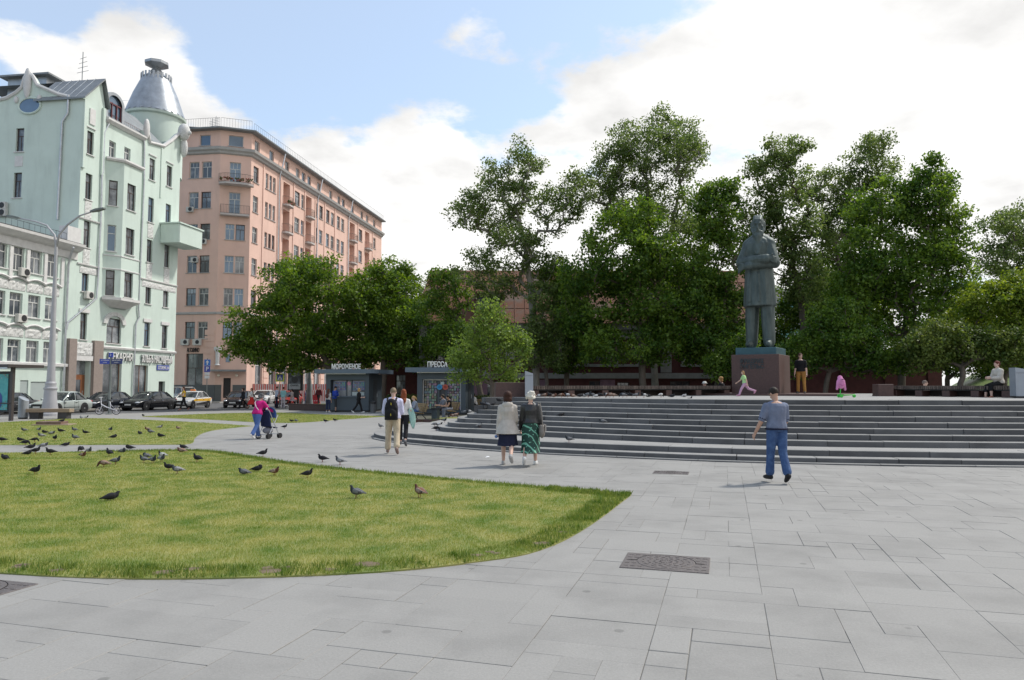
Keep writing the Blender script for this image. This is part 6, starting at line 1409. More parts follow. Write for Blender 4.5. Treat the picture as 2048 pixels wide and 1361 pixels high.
    b = MB(); b.box(-hl-.02, -hl-.004, -.26, .26, .52, .63); b.build('number_plate', M_plate, t)
    if lamp: b = MB(); b.bbox(-.45, -.25, -.2, .2, H_+.0, H_+.14, .03); b.build('roof_sign', mat('taxi_orange', (.7, .2, .03), .4), t)
    if suv:
        for sd_ in (-1, 1): b = MB(); b.tube([(xr[0]+.1, sd_*w*.66, H_-.02), (xr[0]+.3, sd_*w*.66, H_+.05), (xr[1]-.3, sd_*w*.66, H_+.05), (xr[1], sd_*w*.66, H_-.02)], .018, 5); b.build('roof_rail', M_chrome, t)
    return t
HD = math.atan2(-UST.y, -UST.x)
def carat(px, py, *a, dr=0, **k): p = gp(px, py, -.11); return lambda lab, mp, **kk: car(lab, (p.x, p.y, -.11), HD+R(dr), mp, **kk)
carat(8, 829)('dark grey hatchback half hidden by the bus shelter', paint('graphite', (.05, .05, .055)), L_=4.3)
carat(121, 827)('pale silver-green sedan parked behind the white lamp post', paint('silver_green', (.40, .44, .42)), L_=4.25, W_=1.74, H_=1.52, logan=True)
carat(213, 822)('black sedan with a pale roof line parked behind the white bicycle', paint('navy_black', (.012, .014, .022)), L_=4.7)
carat(297, 820.5)('glossy black executive sedan parked behind the woman in yellow', paint('black', (.010, .011, .014)), L_=4.9, W_=1.86)
carat(381, 817, dr=6)('white taxi with a yellow stripe and orange roof sign', paint('taxi_white', (.62, .62, .61)), L_=4.45, stripe=mat('taxi_yellow', (.72, .40, .02), .4), lamp=True)
carat(374, 808, dr=60)('silver estate car parked beyond the taxi', paint('silver', (.36, .36, .35)), L_=4.6, W_=1.85, H_=1.78, suv=True)
carat(480, 815.5, dr=14)('dark brown-black sedan driving past the salmon block', paint('brown_black', (.025, .015, .014)), L_=4.7)
carat(578, 814, dr=14)('bright red sedan beside the striped fence', paint('red', (.42, .035, .025)), L_=4.5)
carat(527, 808, dr=14)('white saloon car behind the dark brown-black sedan', paint('white', (.6, .6, .59)), L_=4.6)
# ================================================================ street furniture
M_lampw = mat('pale_grey_post_paint', (.38, .38, .40), .5, .08, 2)
M_gpost = mat('grey_green_post', (.16, .18, .175), .6, .15, 3)
p = gp(99, 832); t = empty('street_lamp', (p.x, p.y, 0), R(-8), 'tall pale grey street lamp with two curved arms beside the wooden bench', 'street lamp')
m = MB(); m.lathe([(.62, 0), (.62, .14), (.50, .16)], 20); m.build('foot', M_lampw, t, False)
m = MB(); m.lathe([(.44, .14), (.46, .25), (.36, 1.0), (.33, 1.55), (.37, 1.60), (.37, 1.68), (.31, 1.72), (.29, 1.85), (.31, 1.95), (.26, 2.05)], 20); smooth_angle(m.build('base_cone', M_lampw, t), 35)
m = MB(); m.lathe([(.24, 2.0), (.165, 4.5), (.10, 8.5), (.08, 10.6)], 14); smooth_angle(m.build('pole', M_lampw, t), 40)
for sx_, L_, hd in ((-1, 2.6, 12.1), (1, 2.3, 12.35)):
    m = MB(); m.tube([(0, 0, 10.2), (sx_*.15, 0, 11.0), (sx_*.7, 0, 11.6), (sx_*1.5, 0, hd-.22), (sx_*L_, 0, hd)], [.075, .065, .06, .05, .045], 8); a = m.build('arm', M_lampw, t, True)
    m = MB(); m.loft([[(sx_*L_-.05*sx_, -.1, hd-.03), (sx_*L_-.05*sx_, .1, hd-.03), (sx_*L_-.05*sx_, .1, hd+.06), (sx_*L_-.05*sx_, -.1, hd+.06)], [(sx_*(L_+.35), -.17, hd+.02), (sx_*(L_+.35), .17, hd+.02), (sx_*(L_+.35), .17, hd+.16), (sx_*(L_+.35), -.17, hd+.16)], [(sx_*(L_+.85), -.12, hd+.14), (sx_*(L_+.85), .12, hd+.14), (sx_*(L_+.85), .12, hd+.22), (sx_*(L_+.85), -.12, hd+.22)]]); m.build('lamp_head', M_gpost, a)
p = gp(46, 838); t = empty('litter_bin', (p.x, p.y, 0), 0, 'grey round litter bin with slanted top beside the bus shelter', 'litter bin')
m = MB(); n = 22; m.loft([[(math.cos(2*PI*i/n)*r_, math.sin(2*PI*i/n)*r_, z+(sl_*math.cos(2*PI*i/n))) for i in range(n)] for r_, z, sl_ in ((.22, 0, 0), (.22, .07, 0), (.25, .075, 0), (.25, 1.10, -.13), (.22, 1.12, -.12))]); smooth_angle(m.build('drum', M_panel, t), 40)
m = MB(); m.lathe([(.225, 0), (.225, .07), (.2, .072)], 20); m.build('foot_ring', M_black, t)
p = gp(746, 826); t = empty('litter_bin', (p.x, p.y, 0), 0, 'dark grey litter bin at the corner of the ice cream kiosk', 'litter bin')
m = MB(); m.lathe([(.17, 0), (.18, .02), (.18, .58), (.15, .6)], 16); m.build('drum', mat('bin_grey', (.11, .115, .12), .6), t); m = MB(); m.lathe([(.2, .6), (.2, .72), (.14, .76), (.1, .7)], 16); m.build('rim', M_black, t)
p = gp(100, 838); t = empty('log_bench', (p.x, p.y, 0), R(4), 'heavy wooden plank bench on dark blocks below the street lamp', 'bench')
M_oldwood = mat('weathered_beam', (.30, .23, .165), .85, .25, 3, .4, 14, streak=(.3, 4, 4))
m = MB(); m.bbox(-1.15, 1.15, -.28, -.02, .36, .55, .015); m.build('plank', M_oldwood, t); m = MB(); m.bbox(-1.13, 1.13, 0, .26, .36, .545, .015); m.build('plank', M_oldwood, t)
for x in (-.72, .75): m = MB(); m.bbox(x-.24, x+.24, -.24, .24, 0, .358, .01); m.build('block', mat('dark_block', (.055, .053, .055), .8, .2, 5), t)
p = gp(14, 842); t = empty('bus_shelter', (p.x, p.y, 0), R(-14), 'brown-framed bus shelter end with a turquoise poster', 'bus shelter')
M_shel = mat('shelter_brown', (.055, .045, .045), .5, .1, 3)
m = MB(); m.bbox(.17, .33, -.08, .08, 0, 2.75, .01); m.build('post', M_shel, t); m = MB(); m.bbox(-2.6, -2.44, -.08, .08, 0, 2.75, .01); m.build('post', M_shel, t)
m = MB(); m.prism([(-2.9, -.5), (.5, -.5), (.5, 1.6), (-2.9, 1.6)], 2.75, 2.9); m.build('roof', M_shel, t); m = MB(); m.box(-2.85, .45, -.52, -.5, 2.66, 2.74); m.build('light_trim', M_pipe, t)
m = MB(); m.box(-1.35, .12, .0, .10, .45, 2.55); pnl = m.build('poster_case', M_black, t); m = MB(); m.box(-1.28, -.02, -.02, -.003, .55, 2.40); m.build('poster', mat('turquoise_poster', (.03, .25, .30), .35, .35, 3, col2=(.10, .42, .42)), pnl)
m = MB(); r_ = random.Random(2)
for i in range(40): x, z = r_.uniform(-1.22, -.08), r_.choice((r_.uniform(.58, 1.0), r_.uniform(2.1, 2.36))); m.box(x, x+.05, -.03, -.022, z, z+.05)
tag(m.build('poster_confetti', M_mag, pnl), kind='stuff')
m = MB(); m.ell((-.55, -.03, 1.05), (.22, .01, .42), 10, 8); m.build('poster_figure', mat('poster_blue', (.03, .06, .25), .4), pnl); m = MB(); m.tube([(-2.5, -.1, .9), (.25, -.1, .9)], .03, 6); m.build('rail', M_shel, t)
p = gp(108, 851); t = empty('slab_stack', (p.x, p.y, .01), R(6), 'two weathered brown boards lying on the lawn under a pigeon', 'boards')
m = MB(); m.bbox(-.78, .80, -.4, .4, 0, .05, .01); m.build('board', M_oldwood, t); m = MB(); m.bbox(-.62, .45, -.33, .36, .052, .17, .01); m.build('board', mat('brown_board', (.17, .11, .085), .85, .25, 5), t)
# direction sign post and folding bicycle
p = gp(218, 829); t = empty('signpost', (p.x, p.y, 0), 0, 'grey signpost with blue direction plates next to the white bicycle', 'signpost')
m = MB(); m.lathe([(.075, 0), (.07, .1), (.065, 3.6)], 10); m.build('post', M_gpost, t); m = MB(); m.lathe([(.2, 0), (.2, .03), (.09, .05)], 14); m.build('foot', M_gpost, t)
m = MB(); m.bbox(-.13, .13, -.05, .05, 3.6, 3.9, .01); q = m.build('top_plate', M_blue, t); text('sign_text', '2', .2, M_sign, q, Matrix.Translation((0, -.056, 3.75)) @ FLIP, .003)
for x0, x1, rr, mm, s1, s2 in ((-.66, -.02, .12, M_blue, 'ОСТОЖЕНКА', 'Ostozhenka'), (.02, .86, -.25, mat('dull_blue_plate', (.035, .05, .16), .5), 'ПРЕЧИСТЕНКА', 'Prechistenka')):
    MM = Matrix.Rotation(rr, 4, 'Z'); m = MB(); m.box(x0, x1, -.03, .03, 3.18, 3.5, MM); q = m.build('direction_plate', mm, t)
    text('sign_text', s1, .11, M_sign, q, MM @ Matrix.Translation(((x0+x1)/2, -.036, 3.40)) @ FLIP, .002, 0, (x1-x0)*.75); text('sign_text', s2, .07, M_sign, q, MM @ Matrix.Translation(((x0+x1)/2, -.036, 3.27)) @ FLIP, .002, 0, (x1-x0)*.4)
p = gp(220, 829.5); t = empty('bicycle', (p.x, p.y-.25, 0), R(6), 'white folding bicycle leaning at the signpost', 'bicycle')
M_bw = mat('white_bike_paint', (.68, .67, .72), .3, .04)
for x in (-.50, .50):
    m = MB(); m.tube([(x+math.cos(a)*.235, 0, .25+math.sin(a)*.235) for a in np.linspace(0, 2*PI, 25)], .022, 6); wh = m.build('wheel', M_tyre, t, True)
    m = MB(); m.tube([(x+math.cos(a)*.205, 0, .25+math.sin(a)*.205) for a in np.linspace(0, 2*PI, 25)], .010, 5)
    for k in range(10): a = 2*PI*k/10; m.tube([(x, 0, .25), (x+math.cos(a)*.2, 0, .25+math.sin(a)*.2)], .004, 3)
    m.ell((x, 0, .25), (.03, .05, .03), 8, 6); m.build('rim', M_bw, wh)
m = MB(); m.tube([(-.36, 0, .62), (-.1, 0, .47), (.12, 0, .40), (.5, 0, .25)], .033, 7); m.tube([(.18, 0, .28), (.10, 0, .85)], .022, 6); m.tube([(-.42, 0, .72), (-.36, 0, .55), (-.50, 0, .25)], .026, 6); m.tube([(.16, 0, .62), (.5, 0, .25)], .015, 5); m.build('frame', M_bw, t, True)
m = MB(); m.tube([(-.40, 0, .66), (-.44, 0, 1.08)], .02, 6); m.tube([(-.44, -.28, 1.08), (-.44, .28, 1.08)], .016, 6); m.build('handlebar', M_bw, t); m = MB(); m.ell((.09, 0, .9), (.13, .07, .04), 10, 6); m.build('saddle', M_black, t, True)
m = MB(); m.lathe([(.085, -.012), (.085, .012)], 14, Matrix.Translation((.16, -.05, .28)) @ FLIP); m.tube([(.16, -.09, .28), (.22, -.09, .12)], .012, 5); m.box(.18, .28, -.16, -.07, .10, .125); m.build('crank', M_zincd, t)
m = MB(); m.box(.36, .66, -.1, .1, .52, .535); m.tube([(.40, 0, .52), (.5, 0, .26)], .01, 4); m.tube([(.64, 0, .52), (.5, 0, .26)], .01, 4); m.build('rear_rack', M_bw, t)
# road signs
def roadsign(label, px, py, D, parts, h, cat='road sign'):
    p = ap(px, py, D); t = empty('road_sign', (p.x, p.y, -.1), math.atan2(p.x, -p.y)*0+R(12), label, cat); m = MB(); m.lathe([(.04, 0), (.035, h)], 8); m.build('pole', M_gpost, t); return t
t = roadsign('blue one-way arrow and parking signs on a pole by the taxi', 413, 800, 66, None, 4.4)
def plate(t, w_, h_, z, m_, nm='plate', y=-.06): b = MB(); b.bbox(-w_/2, w_/2, y, y+.02, z, z+h_, .004); return b.build(nm, m_, t)
M_sblue = mat('sign_blue', (.02, .17, .55), .4); M_sw = mat('sign_white', (.7, .7, .7), .5); M_sy = mat('fluorescent_yellow', (.62, .70, .03), .5)
a = plate(t, .52, .56, 3.72, M_sblue, 'arrow_plate'); b = MB(); b.box(-.05, .05, -.07, -.062, 3.80, 4.05); b.add([(-.15, -.07, 4.02), (.15, -.07, 4.02), (0, -.07, 4.22)], [(0, 1, 2)]); b.build('arrow', M_sw, a)
a = plate(t, .5, .54, 3.15, M_blue, 'parking_plate'); text('sign_text', 'P', .5, M_sw, a, Matrix.Translation((0, -.065, 3.42)) @ FLIP, .004, .012)
for z, h_ in ((2.88, .23), (2.56, .26)): plate(t, .42, h_, z, M_sw, 'sub_plate')
t = roadsign('fluorescent framed pedestrian crossing sign beside the advertising pillar', 559, 806, 61, None, 4.6)
a = plate(t, .68, .68, 2.25, M_sy, 'backing_plate'); b = MB(); b.bbox(-.24, .24, -.075, -.062, 2.34, 2.84, .004); c_ = b.build('blue_panel', M_blue, a)
b = MB(); b.add([(-.2, -.08, 2.40), (.2, -.08, 2.40), (0, -.08, 2.78)], [(0, 1, 2)]); b.build('triangle', M_sw, a)
b = MB(); b.box(-.012, .03, -.088, -.082, 2.50, 2.62); b.ell((.01, -.085, 2.66), (.03, .004, .03), 8, 6); b.box(-.06, -.01, -.088, -.082, 2.42, 2.52); b.box(.02, .06, -.088, -.082, 2.42, 2.52); b.build('walking_figure', M_black, a)
b = MB(); b.lathe([(.33, 0), (.33, .02)], 20, Matrix.Translation((.02, -.03, 3.3)) @ FLIP); b.build('round_plate_back', M_gpost, t); b = MB(); b.lathe([(.3, 0), (.3, .02)], 4, Matrix.Translation((.02, -.03, 4.0)) @ FLIP); b.build('diamond_plate_back', M_gpost, t)
p = gp(618, 810); t = empty('lamp_post', (p.x, p.y, 0), 0, 'grey-green tapered lamp post behind the dark planter wall', 'street lamp')
m = MB(); m.lathe([(.38, 0), (.38, .1), (.32, .5), (.20, 2.2), (.14, 2.6), (.10, 6.5), (.08, 8)], 14); smooth_angle(m.build('pole', M_gpost, t), 40); m = MB(); m.tube([(0, 0, 7.9), (.3, 0, 8.4), (1.4, 0, 8.8)], .05, 6); a = m.build('arm', M_gpost, t); m = MB(); m.bbox(1.3, 2.0, -.14, .14, 8.75, 8.9, .03); m.build('lamp_head', M_gpost, a)
p = gp(590, 812); t = empty('advertising_pillar', (p.x, p.y, 0), R(-3), 'black advertising pillar with a grey perfume poster', 'advertising pillar')
m = MB(); m.bbox(-.68, .70, -.12, .16, 1.35, 3.45, .03); m.build('case', M_black, t); m = MB(); m.bbox(-.45, .35, -.08, .12, 0, 1.35, .02); m.build('stem', M_black, t)
M_po = mat('grey_poster', (.16, .19, .22), .4, .5, 2.2, col2=(.045, .05, .06), thr=(.40, .60)); m = MB(); m.box(-.58, .50, -.14, -.125, 1.98, 3.30); m.build('poster_photo', M_po, t)
m = MB(); m.box(-.58, .50, -.14, -.125, 1.48, 1.978); b = m.build('poster_foot', mat('poster_pale', (.40, .46, .50), .5), t); text('poster_text', 'CHANEL', .22, M_black, b, Matrix.Translation((-.02, -.145, 1.83)) @ FLIP, .003, .004, .78)
m = MB(); m.ell((-.08, -.14, 2.86), (.20, .008, .27), 14, 10); m.build('poster_face', mat('poster_grey', (.30, .33, .35), .5), t); m = MB(); m.ell((-.02, -.135, 2.35), (.42, .008, .40), 14, 10); m.build('poster_shoulders', mat('poster_dark', (.05, .055, .06), .5), t)
# dark planter wall and striped hoarding
a = gp(577, 821); b = gp(652, 823); t = empty('planter_wall', (a.x, a.y, 0), math.atan2(b.y-a.y, b.x-a.x), 'low dark brown planter wall left of the ice cream kiosk', 'planter'); L_ = (b-a).to_2d().length
m = MB(); m.bbox(0, L_, 0, .35, 0, .44, .02); m.build('front_wall', mat('dark_brown_stone', (.055, .035, .032), .7, .2, 4), t); m = MB(); m.box(.1, L_, .35, 4, 0, .42); m.build('turf', M_lawn, t); m = MB(); m.bbox(-.02, L_, -.03, .37, .442, .49, .01); m.build('coping', MATS['dark_brown_stone'], t)
M_hr = mat('hoarding_red', (.50, .10, .085), .7, .1, 2); M_hw = mat('hoarding_white', (.56, .52, .50), .7, .1, 2)
pa = gp(486, 804.5, -.1); pb_ = gp(672, 803, -.1); dv = (pb_-pa); nP = 9
for k in range(nP):
    q0 = pa+dv*(k/nP); t = empty('hoarding_panel', (q0.x, q0.y, -.1), math.atan2(dv.y, dv.x), 'red and white striped hoarding panel in front of the salmon block', 'fence', 'striped hoarding panels'); w_ = dv.length/nP-.03
    for (z0, z1, ph) in ((0.05, 1.35, 0), (1.37, 2.1, 1)):
        ns = 9
        for i in range(ns): m = MB(); m.box(w_*i/ns, w_*(i+1)/ns-.004, 0, .03, z0, z1); m.build('stripe_board', M_hr if (i+ph) % 2 else M_hw, t)
    m = MB(); m.box(0, .06, .032, .09, 0, 2.15); m.box(w_-.06, w_, .032, .09, 0, 2.15); m.build('post', M_gpost, t)
p = gp(628, 808); t = empty('water_barrier', (p.x, p.y, 0), R(10), 'red plastic road barrier with white stripes behind the lamp post', 'barrier')
m = MB(); m.loft([[(-.6, -.25, 0), (.6, -.25, 0), (.6, .25, 0), (-.6, .25, 0)], [(-.55, -.12, .5), (.55, -.12, .5), (.55, .12, .5), (-.55, .12, .5)], [(-.45, -.09, .9), (.45, -.09, .9), (.45, .09, .9), (-.45, .09, .9)]]); m.build('shell', mat('barrier_red', (.52, .03, .04), .5), t)
m = MB()
for i in range(3): m.add([(-.1+i*.2, -.235+.03, .12), (.0+i*.2, -.235+.03, .12), (-.1+i*.2, -.17+.0, .34), (-.2+i*.2, -.17+.0, .34)], [(0, 1, 2, 3)])
m.build('stripes', M_sw, t)
# park benches with slatted backs
M_bench = mat('bench_wood', (.27, .175, .075), .6, .2, 5, streak=(.4, 5, 5))
def park_bench(label, loc, rz_, L_=1.75):
    t = empty('park_bench', loc, rz_, label, 'bench')
    for i in range(5): y = -.05-.095*i; m = MB(); m.bbox(-L_/2, L_/2, y-.08, y, .42+.006*i, .45+.006*i, .006); m.build('seat_slat', M_bench, t)
    for i in range(5): z = .50+.085*i; m = MB(); m.box(-L_/2, L_/2, .0, .028, 0, .073, Matrix.Translation((0, .02+.028*i, z)) @ Matrix.Rotation(-.32, 4, 'X')); m.build('back_slat', M_bench, t)
    for x in (-L_/2+.22, L_/2-.22):
        m = MB(); m.tube([(x, -.50, .43), (x, -.05, .41), (x, .02, .47), (x, .17, .93)], .022, 6); m.tube([(x, -.46, .0), (x, -.40, .25), (x, -.25, .41)], .024, 6); m.tube([(x, .20, 0), (x, .08, .2), (x, -.12, .40)], .024, 6); m.build('leg', M_black, t)
    return t
pB1 = gp(838, 843); park_bench('slatted wooden bench whose back faces the steps, holding a blonde reader', (pB1.x, pB1.y, 0), R(-62+0), 1.7)
pB2 = gp(902, 838); park_bench('slatted wooden bench in front of the magazine wall', (pB2.x, pB2.y, 0), R(-62), 1.7)
pB3 = gp(957, 826); park_bench('slatted wooden bench beside the clipped hedge', (pB3.x, pB3.y, 0), R(-60), 1.7)
p = gp(871, 843); t = empty('bollard_box', (p.x, p.y, 0), R(-20), 'dark square litter box between the two park benches', 'litter bin'); m = MB(); m.bbox(-.16, .16, -.16, .16, 0, .62, .02); m.build('box', M_kiosk, t); m = MB(); m.bbox(-.18, .18, -.18, .18, .622, .67, .01); m.build('lid', M_black, t)
# granite edging of the planted bed at the end of the steps
E3 = sm(px2d([(812, 850), (845, 847.5), (885, 848), (925, 846)]), 4); t = empty('bed_edging', (E3[0][0], E3[0][1], 0), 0, 'low red-brown granite edging of the planted bed beside the steps', 'edging')
for i in range(0, len(E3)-2, 2):
    a = Vector((*E3[i], 0)); b = Vector((*E3[i+2], 0)); d = (b-a).normalized(); n_ = Vector((-d.y, d.x, 0)); o_ = Vector((E3[0][0], E3[0][1], 0)); m = MB(); m.prism([tuple((v-o_)[:2]) for v in (a, b-d*.01, b-d*.01+n_*.22, a+n_*.22)], -.02, .20); m.build('edging_stone', M_redgr, t)
q = MB(); q.prism([tuple(Vector((*v, 0))[:2]) for v in E3]+[(gp(925, 839).x, gp(925, 839).y), (gp(870, 841).x, gp(870, 841).y)], -.05, .13); tag(q.build('planted_bed', M_lawn), kind='structure')
# ================================================================ people
def pix_h(p, px_top):                    # stature from the pixel of the crown above a ground point
    return ap(1024, px_top, p.y).z-p.z
def pg(px, py, z=0.0): return gp(px, py, z)
WALK = dict(legs=((24, 8, 2), (-20, 22, 2)), arms=((-18, 8, 12, 0), (16, 8, 18, 0)), feet=(-6, 38))
WALK2 = dict(legs=((-20, 24, 2), (24, 8, 2)), arms=((16, 8, 18, 0), (-18, 8, 12, 0)), feet=(38, -6))
STAND = dict(legs=((2, 2, 3), (-2, 3, 4)), arms=((2, 7, 14, 10), (0, 7, 14, 10)))
SIT = dict(legs=((86, 84, 5), (84, 88, 5)), arms=((28, 6, 60, 25), (28, 6, 60, 25)))
NAVY = (.012, .014, .035); BLK = (.012, .012, .014); WHT = (.62, .61, .60); DEN = (.045, .10, .26); BEI = (.47, .38, .25); GRY = (.18, .19, .21)
# --- man in jeans
M_jean = mat('blue_denim', (.035, .075, .185), .9, .3, 9, .9, 10, col2=(.075, .14, .28), thr=(.45, .75))
p = pg(1556, 966); f = Fig(1.74, 'm', 4, 1.12, ((9, 3, 1), (-9, 16, -2)), ((6, 20, 16, 0), (2, 6, 62, 35)), (14, 30), (0, 30))
def trim(t, s, dz):
    for i in (0, 1):
        Sh, E, W_, d = s.J['arm%d' % i]; q = Sh+(E-Sh)*.82; u = (E-Sh).normalized(); m = MB(); m.tube([q-u*.012+dz, q+u*.014+dz], .070, 12); m.build('sleeve_trim', cloth(NAVY), t, True)
    m = MB(); c = s.P+s.sp*(s.SL*.02)+dz; n = 20; m.tube([c+V3(math.cos(a)*.208, math.sin(a)*.158, 0) for a in np.linspace(0, 2*PI, n)], .018, 6); m.build('hem_trim', cloth(NAVY), t, True)
person('man in grey-blue shirt with navy trim and blue jeans strolling towards the steps', p, R(8), f, ((.155, .180, .255), .42, -.05, .020), (M_jean, .96, .026, .006), (.015, .015, .017), ('short', (.030, .022, .017)), v=.011, collar=NAVY, extra=trim)
# --- lady in the beige coat
p = pg(1015, 932); f = Fig(1.72, 'f', 3, 1.05, ((20, 6, 2), (-24, 34, 2)), ((-8, 8, 14, 0), (14, 8, 40, 20)), (8, 4), (-4, 38))
def bottle_hood(t, s, dz):
    m = MB(); m.ell(s.N+V3(0, -.085, -.03)+dz, (.13, .06, .075), 12, 8); m.cap(s.N+V3(-.09, -.02, .0)+dz, s.N+V3(-.05, -.1, -.06)+dz, .035, .04); m.cap(s.N+V3(.09, -.02, .0)+dz, s.N+V3(.05, -.1, -.06)+dz, .035, .04); vox(m, 'hood', cloth((.46, .42, .38), .9), .014, t, 3)
person('woman with dark bobbed hair in a beige hooded coat over a navy skirt', p, R(-4), f, None, None, (.36, .35, .34), ('bob', (.045, .018, .012)), SKIN2, .011, skirt=(NAVY, .2, .46, .235, .20, .06), coat=((.46, .42, .38), .72, .285, .25), extra=bottle_hood)
hx = f.J['arm0'][2]+f.J['arm0'][3]*.10+V3(.0, 0, f.dz); B = Vector(p)+Matrix.Rotation(R(-4), 3, 'Z') @ hx
t = empty('water_bottle', (B.x, B.y, B.z-.02), 0, 'clear blue plastic bottle held by the woman in the beige coat', 'bottle'); MR = Matrix.Rotation(R(62), 4, 'Y')
m = MB(); m.lathe([(.030, -.06), (.034, -.05), (.034, .12), (.03, .15), (.014, .18)], 12, MR); m.build('bottle_body', mat('blue_plastic', (.10, .22, .50), .15, .3, 12, trans=.4), t, True); m = MB(); m.lathe([(.0345, .02), (.0345, .08)], 12, MR); m.build('bottle_label', WHITE if False else M_sw, t, True); m = MB(); m.lathe([(.016, .178), (.016, .20)], 10, MR); m.build('bottle_cap', M_blue, t)
# --- lady in the leather jacket
M_leath = mat('black_leather', (.016, .016, .018), .38, .2, 9, .5, 12, spec=.6)
def skirtmat():
    m = bpy.data.materials.new('green_print'); m.use_nodes = True; n = m.node_tree.nodes; l = m.node_tree.links; b = n['Principled BSDF']; b.inputs['Roughness'].default_value = .7
    tc_ = n.new('ShaderNodeTexCoord'); vo = n.new('ShaderNodeTexVoronoi'); vo.inputs['Scale'].default_value = 16; l.new(tc_.outputs['Object'], vo.inputs[0]); wv = n.new('ShaderNodeTexWave'); wv.inputs['Scale'].default_value = 2.2; wv.inputs['Distortion'].default_value = 5; wv.bands_direction = 'DIAGONAL'; l.new(tc_.outputs['Object'], wv.inputs[0])
    r1 = n.new('ShaderNodeMath'); r1.operation = 'LESS_THAN'; l.new(vo.outputs[0], r1.inputs[0]); r1.inputs[1].default_value = .22; r2 = n.new('ShaderNodeMath'); r2.operation = 'GREATER_THAN'; l.new(wv.outputs['Fac'], r2.inputs[0]); r2.inputs[1].default_value = .93; mx = n.new('ShaderNodeMath'); mx.operation = 'MAXIMUM'; l.new(r1.outputs[0], mx.inputs[0]); l.new(r2.outputs[0], mx.inputs[1])
    c = n.new('ShaderNodeMix'); c.data_type = 'RGBA'; c.inputs[6].default_value = (.008, .045, .032, 1); c.inputs[7].default_value = (.16, .42, .30, 1); l.new(mx.outputs[0], c.inputs[0]); l.new(c.outputs[2], b.inputs['Base Color']); return m
p = pg(1061, 931.5); f = Fig(1.72, 'f', 2, 1.06, ((-16, 32, 1), (15, 4, 1)), ((8, 10, 18, 0), (2, 12, 22, 0)), (12, 4), (40, 0))
M_gp = skirtmat()
person('woman with white cropped hair in a black leather jacket and green print skirt', p, R(-6), f, (M_leath, 1., .0, .024), None, (.66, .66, .65), ('curly', (.62, .59, .52)), SKIN2, .011, skirt=(M_gp, .25, .30, .185, .17, .05))
B = Vector(p)+Vector((.245, -.10, .80)); t = empty('shoulder_bag', B, R(10), 'grey shoulder bag hanging at the side of the woman in leather', 'bag'); M_bag = mat('taupe_bag', (.21, .185, .165), .6, .12, 6)
m = MB(); m.ell((.01, 0, -.04), (.07, .15, .14), 12, 9); m.bbox(-.05, .06, -.13, .13, -.06, .12, .03); vox(m, 'pouch', M_bag, .012, t, 3); m = MB(); m.box(.06, .085, -.13, .13, -.02, .13); m.build('flap', mat('bag_flap', (.34, .31, .28), .6), t); m = MB(); m.tube([(0, .13, .1), (-.03, .11, .4), (-.06, .06, .62), (-.05, -.08, .62), (-.02, -.14, .4), (0, -.13, .1)], .010, 5); m.build('strap', M_bag, t)
# --- man with the backpack and companion
p = pg(785, 909); f = Fig(1.74, 'm', 3, 1.1, ((10, 4, 4), (-14, 20, 4)), ((14, 10, 48, 25), (10, 8, 50, 25)), (16, 22), (0, 34))
person('man in a pale lilac shirt and beige trousers wearing a black backpack', p, R(4), f, ((.53, .53, .70), .55, -.18, .034), ((.47, .39, .28), .94, .020, .012), (.24, .17, .15), ('short', (.22, .165, .11)), SKIN2, .012)
B = Vector(p)+Vector((.0, -.255, 1.18)); t = empty('backpack', B, R(4), 'black rounded backpack with yellow zip pulls worn by the man in lilac', 'backpack'); m = MB(); M_bp = cloth((.010, .010, .012), .8)
m.ell((0, 0, .02), (.175, .105, .27), 14, 10); m.bbox(-.17, .17, -.09, .08, -.27, .10, .04); m.ell((0, -.09, -.10), (.14, .06, .13), 12, 8); vox(m, 'pack', M_bp, .013, t, 3)
for x in (-.11, .11): m = MB(); m.tube([(x, .06, .22), (x*1.05, .15, .30), (x*1.1, .28, .28), (x*1.15, .36, .1)], .022, 6); m.build('strap', M_bp, t)
for z in (.12, -.16): m = MB(); m.box(-.006, .006, -.155 if z < 0 else -.12, -.145 if z < 0 else -.10, z, z+.06); m.build('zip_pull', mat('yellow_pull', (.6, .5, .03), .5), t)
p = pg(806, 893.5); f = Fig(1.68, 'f', 2, 1., ((14, 4, 1), (-12, 22, 1)), ((4, 8, 30, 10), (-4, 14, 30, 0)), (10, 5), (0, 36))
def scarf(t, s, dz):
    m = MB(); a = s.J['arm1'][1]+V3(.02, -.03, .05)+dz; m.loft([[a+V3(x*w_*.5+.01*j, math.sin(x*3+j)*.03, -j*.075) for x in (-1, -.5, 0, .5, 1)]+[a+V3(x*w_*.5+.01*j, math.sin(x*3+j)*.03+.02, -j*.075) for x in (1, .5, 0, -.5, -1)] for j, w_ in ((0, .10), (1, .16), (2, .20), (3, .21), (4, .20), (5, .18), (6, .15), (7, .10), (8, .04))]); m.build('cardigan', cloth((.36, .56, .50)), t, True)
person('red-haired woman in a white tee walking beyond the backpack man, mint cardigan over her arm', p, R(2), f, (WHT, .35, -.05), (BLK, .88, .01), (.10, .10, .11), ('long', (.20, .052, .020)), SKIN2, .013, extra=scarf)
